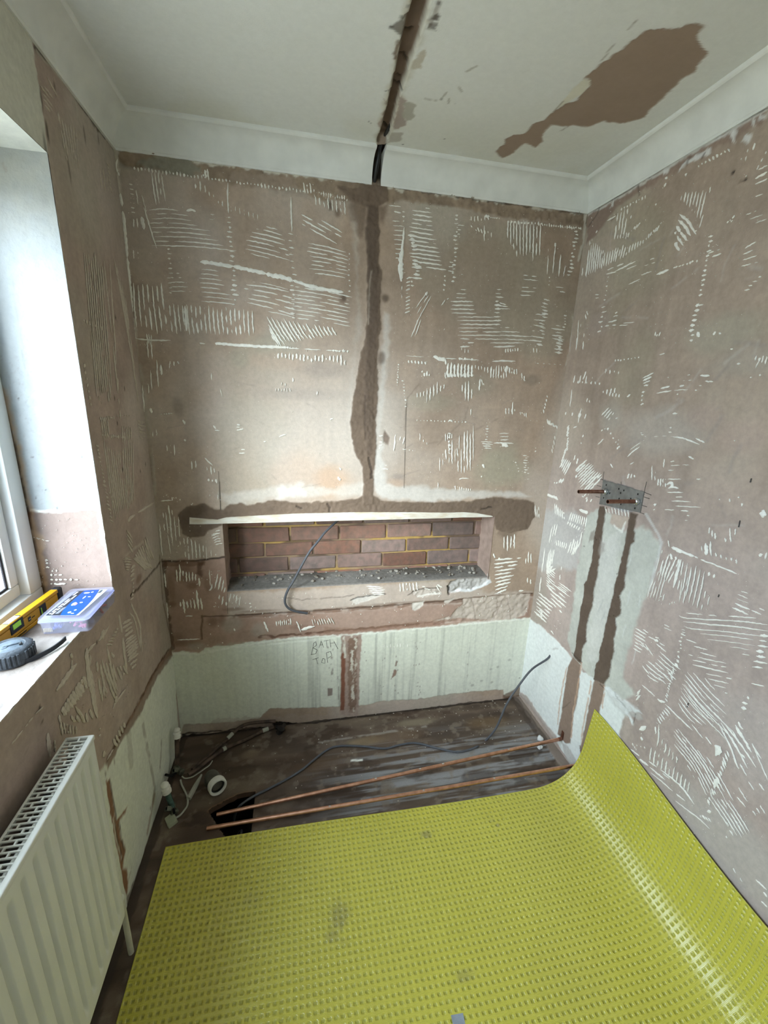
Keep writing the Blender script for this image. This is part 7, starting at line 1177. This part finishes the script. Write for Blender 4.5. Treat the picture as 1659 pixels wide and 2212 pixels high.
# ------------------------------------------------------------------ yellow spirit level standing on edge beside the jamb
A0 = Vector((-.1235, -.5275, WZ0+.0012)); A1 = Vector((-.1440, -.7760, WZ0+.0012)); d = (A1-A0).normalized(); LN = (A1-A0).length
root = empty('spirit_level', A0); tag(root, 'yellow spirit level with green vials on the window sill', 'spirit level')
MX = Matrix((( d.x, -d.y, 0, A0.x), (d.y, d.x, 0, A0.y), (0, 0, 1, A0.z), (0, 0, 0, 1)))   # local x along the level, y across, z up; +y faces the room
M_YEL = pm('level_yellow', rgb(206, 150, 24), .35, var=.12, scale=14, bump=.05); M_LBLK = pm('level_black', rgb(34, 36, 40), .5); M_VIAL = pm('green_vial', rgb(170, 236, 50), .15, var=.1, coat=.5); LHt, LW2 = .050, .0095
def lv(name, mat, boxes, bev=.001, parent=None):
    bm = bmesh.new()
    for b in boxes: add_box(bm, *b, bev, 1, 0, MX)
    return rel(bm_obj(name, bm, mat, None), parent or root)
body = lv('body', M_YEL, [(.008, LN-.008, -LW2, LW2, .040, LHt), (.008, LN-.008, -LW2, LW2, 0, .010), (.008, LN-.008, -LW2+.004, LW2-.003, .010, .040)])
lv('side_rib', M_YEL, [(.012, LN-.012, LW2-.003, LW2-.0008, .012, .038)], .0006, body)
lv('end_cap', M_LBLK, [(-.012, .010, -LW2-.001, LW2+.001, -.0005, LHt+.0008)], .003); lv('end_cap', M_LBLK, [(LN-.010, LN+.008, -LW2-.001, LW2+.001, -.0005, LHt+.0008)], .003)
h_ = lv('vial_holder', M_LBLK, [(.062, .094, -LW2-.0005, LW2+.0006, .006, .043)], .004); lv('vial', M_VIAL, [(.082, .089, -LW2-.001, LW2+.0016, .012, .036)], .003, h_)
h_ = lv('vial_holder', M_LBLK, [(.150, .202, -LW2-.0005, LW2+.0006, .016, LHt+.0006)], .004); lv('vial', M_VIAL, [(.160, .194, -LW2+.001, LW2+.0016, .026, .046)], .004, h_); lv('vial_window', pm('vial_window_plastic', rgb(220, 236, 230), .15), [(.158, .196, -LW2+.002, LW2-.002, .046, LHt+.0014)], .001, h_)
lv('badge', M_LBLK, [(.127, .137, LW2-.001, LW2+.0003, .021, .033)], .0004); lv('badge_bar', pm('badge_grey', rgb(196, 198, 200), .5), [(.129, .135, LW2, LW2+.0006, .026, .0275)], 0)
bm = bmesh.new(); s = .150
while s < .200: w_ = random.choice((.0018, .0024, .003)); add_box(bm, s, s+w_, LW2-.001, LW2+.0004, .0030, .0076, 0, 1, 0, MX); s += w_+.0012
s = .112
while s < .124: add_box(bm, s, s+.0014, LW2-.001, LW2-.0002, .024, .027, 0, 1, 0, MX); s += .0024
rel(bm_obj('lettering', bm, M_LBLK, None), root)

# ------------------------------------------------------------------ black tape measure with its strap
TC = Vector((-.092, -.803, WZ0)); root = empty('tape_measure', TC); tag(root, 'black rubber tape measure with a strap on the window sill', 'tape measure')
M_RUB = pm('worn_black_rubber', rgb(66, 72, 80), .55, var=.3, scale=60, bump=.3, bscale=260)
bm = bmesh.new(); add_lathe(bm, [(0, .0008), (.040, .0008), (.0435, .003), (.0445, .009), (.0445, .028), (.0425, .034), (.038, .0375), (.030, .0385), (.0285, .0375), (0, .0375)], 56, Matrix.Translation(TC)); rel(bm_obj('case', bm, M_RUB, None, True, 40), root)
bm = bmesh.new()
for i in range(34):
    if i % 9 == 4: continue
    t = i*2*PI/34; add_box(bm, .0425, .0460, -.0028, .0028, .006, .033, .0012, 1, 0, Matrix.Translation(TC) @ Matrix.Rotation(t, 4, 'Z'))
g_ = bm_obj('grip_rib', bm, M_RUB, None); g_['kind'] = 'stuff'; rel(g_, root)
M_RTOP = pm('worn_grey_face', rgb(92, 104, 116), .5, var=.2, scale=90, bump=.2, bscale=500)
bm = bmesh.new(); add_lathe(bm, [(.0, .0382), (.026, .0382), (.0275, .0375)], 40, Matrix.Translation(TC)); rel(bm_obj('face_plate', bm, M_RTOP, None, True, 50), root)
bm = bmesh.new(); add_lathe(bm, [(0, .0395), (.0075, .0395), (.009, .0382)], 20, Matrix.Translation(TC+Vector((-.008, -.006, 0)))); add_box(bm, -.008, .026, -.004, .004, .0375, .0412, .0015, 2, 0, Matrix.Translation(TC+Vector((-.004, 0, 0))) @ Matrix.Rotation(.5, 4, 'Z')); rel(bm_obj('belt_clip', bm, M_RTOP, None, True, 40), root)
bm = bmesh.new(); add_box(bm, .018, .024, -.012, -.004, .0375, .0425, .0012, 1, 0, Matrix.Translation(TC) @ Matrix.Rotation(.5, 4, 'Z')); rel(bm_obj('lock_button', bm, M_LBLK, None), root)
sp_ = spline([(-.118, -.838, WZ0+.006), (-.100, -.843, WZ0+.006), (-.075, -.836, WZ0+.007), (-.045, -.816, WZ0+.007), (-.022, -.784, WZ0+.008), (-.013, -.758, WZ0+.009), (-.010, -.738, WZ0+.010)], 8)
bm = bmesh.new(); prev = None
for i, p in enumerate(sp_):
    t = (sp_[min(i+1, len(sp_)-1)]-sp_[max(i-1, 0)]).normalized(); n_ = Vector((-t.y, t.x, 0)).normalized(); ring = [bm.verts.new(p+n_*a_+Vector((0, 0, b_))) for a_, b_ in ((.0014, -.0055), (.0014, .0055), (-.0014, .0055), (-.0014, -.0055))]
    if prev:
        for k in range(4): bm.faces.new((prev[k], prev[(k+1) % 4], ring[(k+1) % 4], ring[k]))
    else: bm.faces.new(ring)
    prev = ring
bm.faces.new(prev); rel(bm_obj('strap', bm, pm('strap_webbing', rgb(46, 48, 54), .7, bump=.3, bscale=500), None), root)
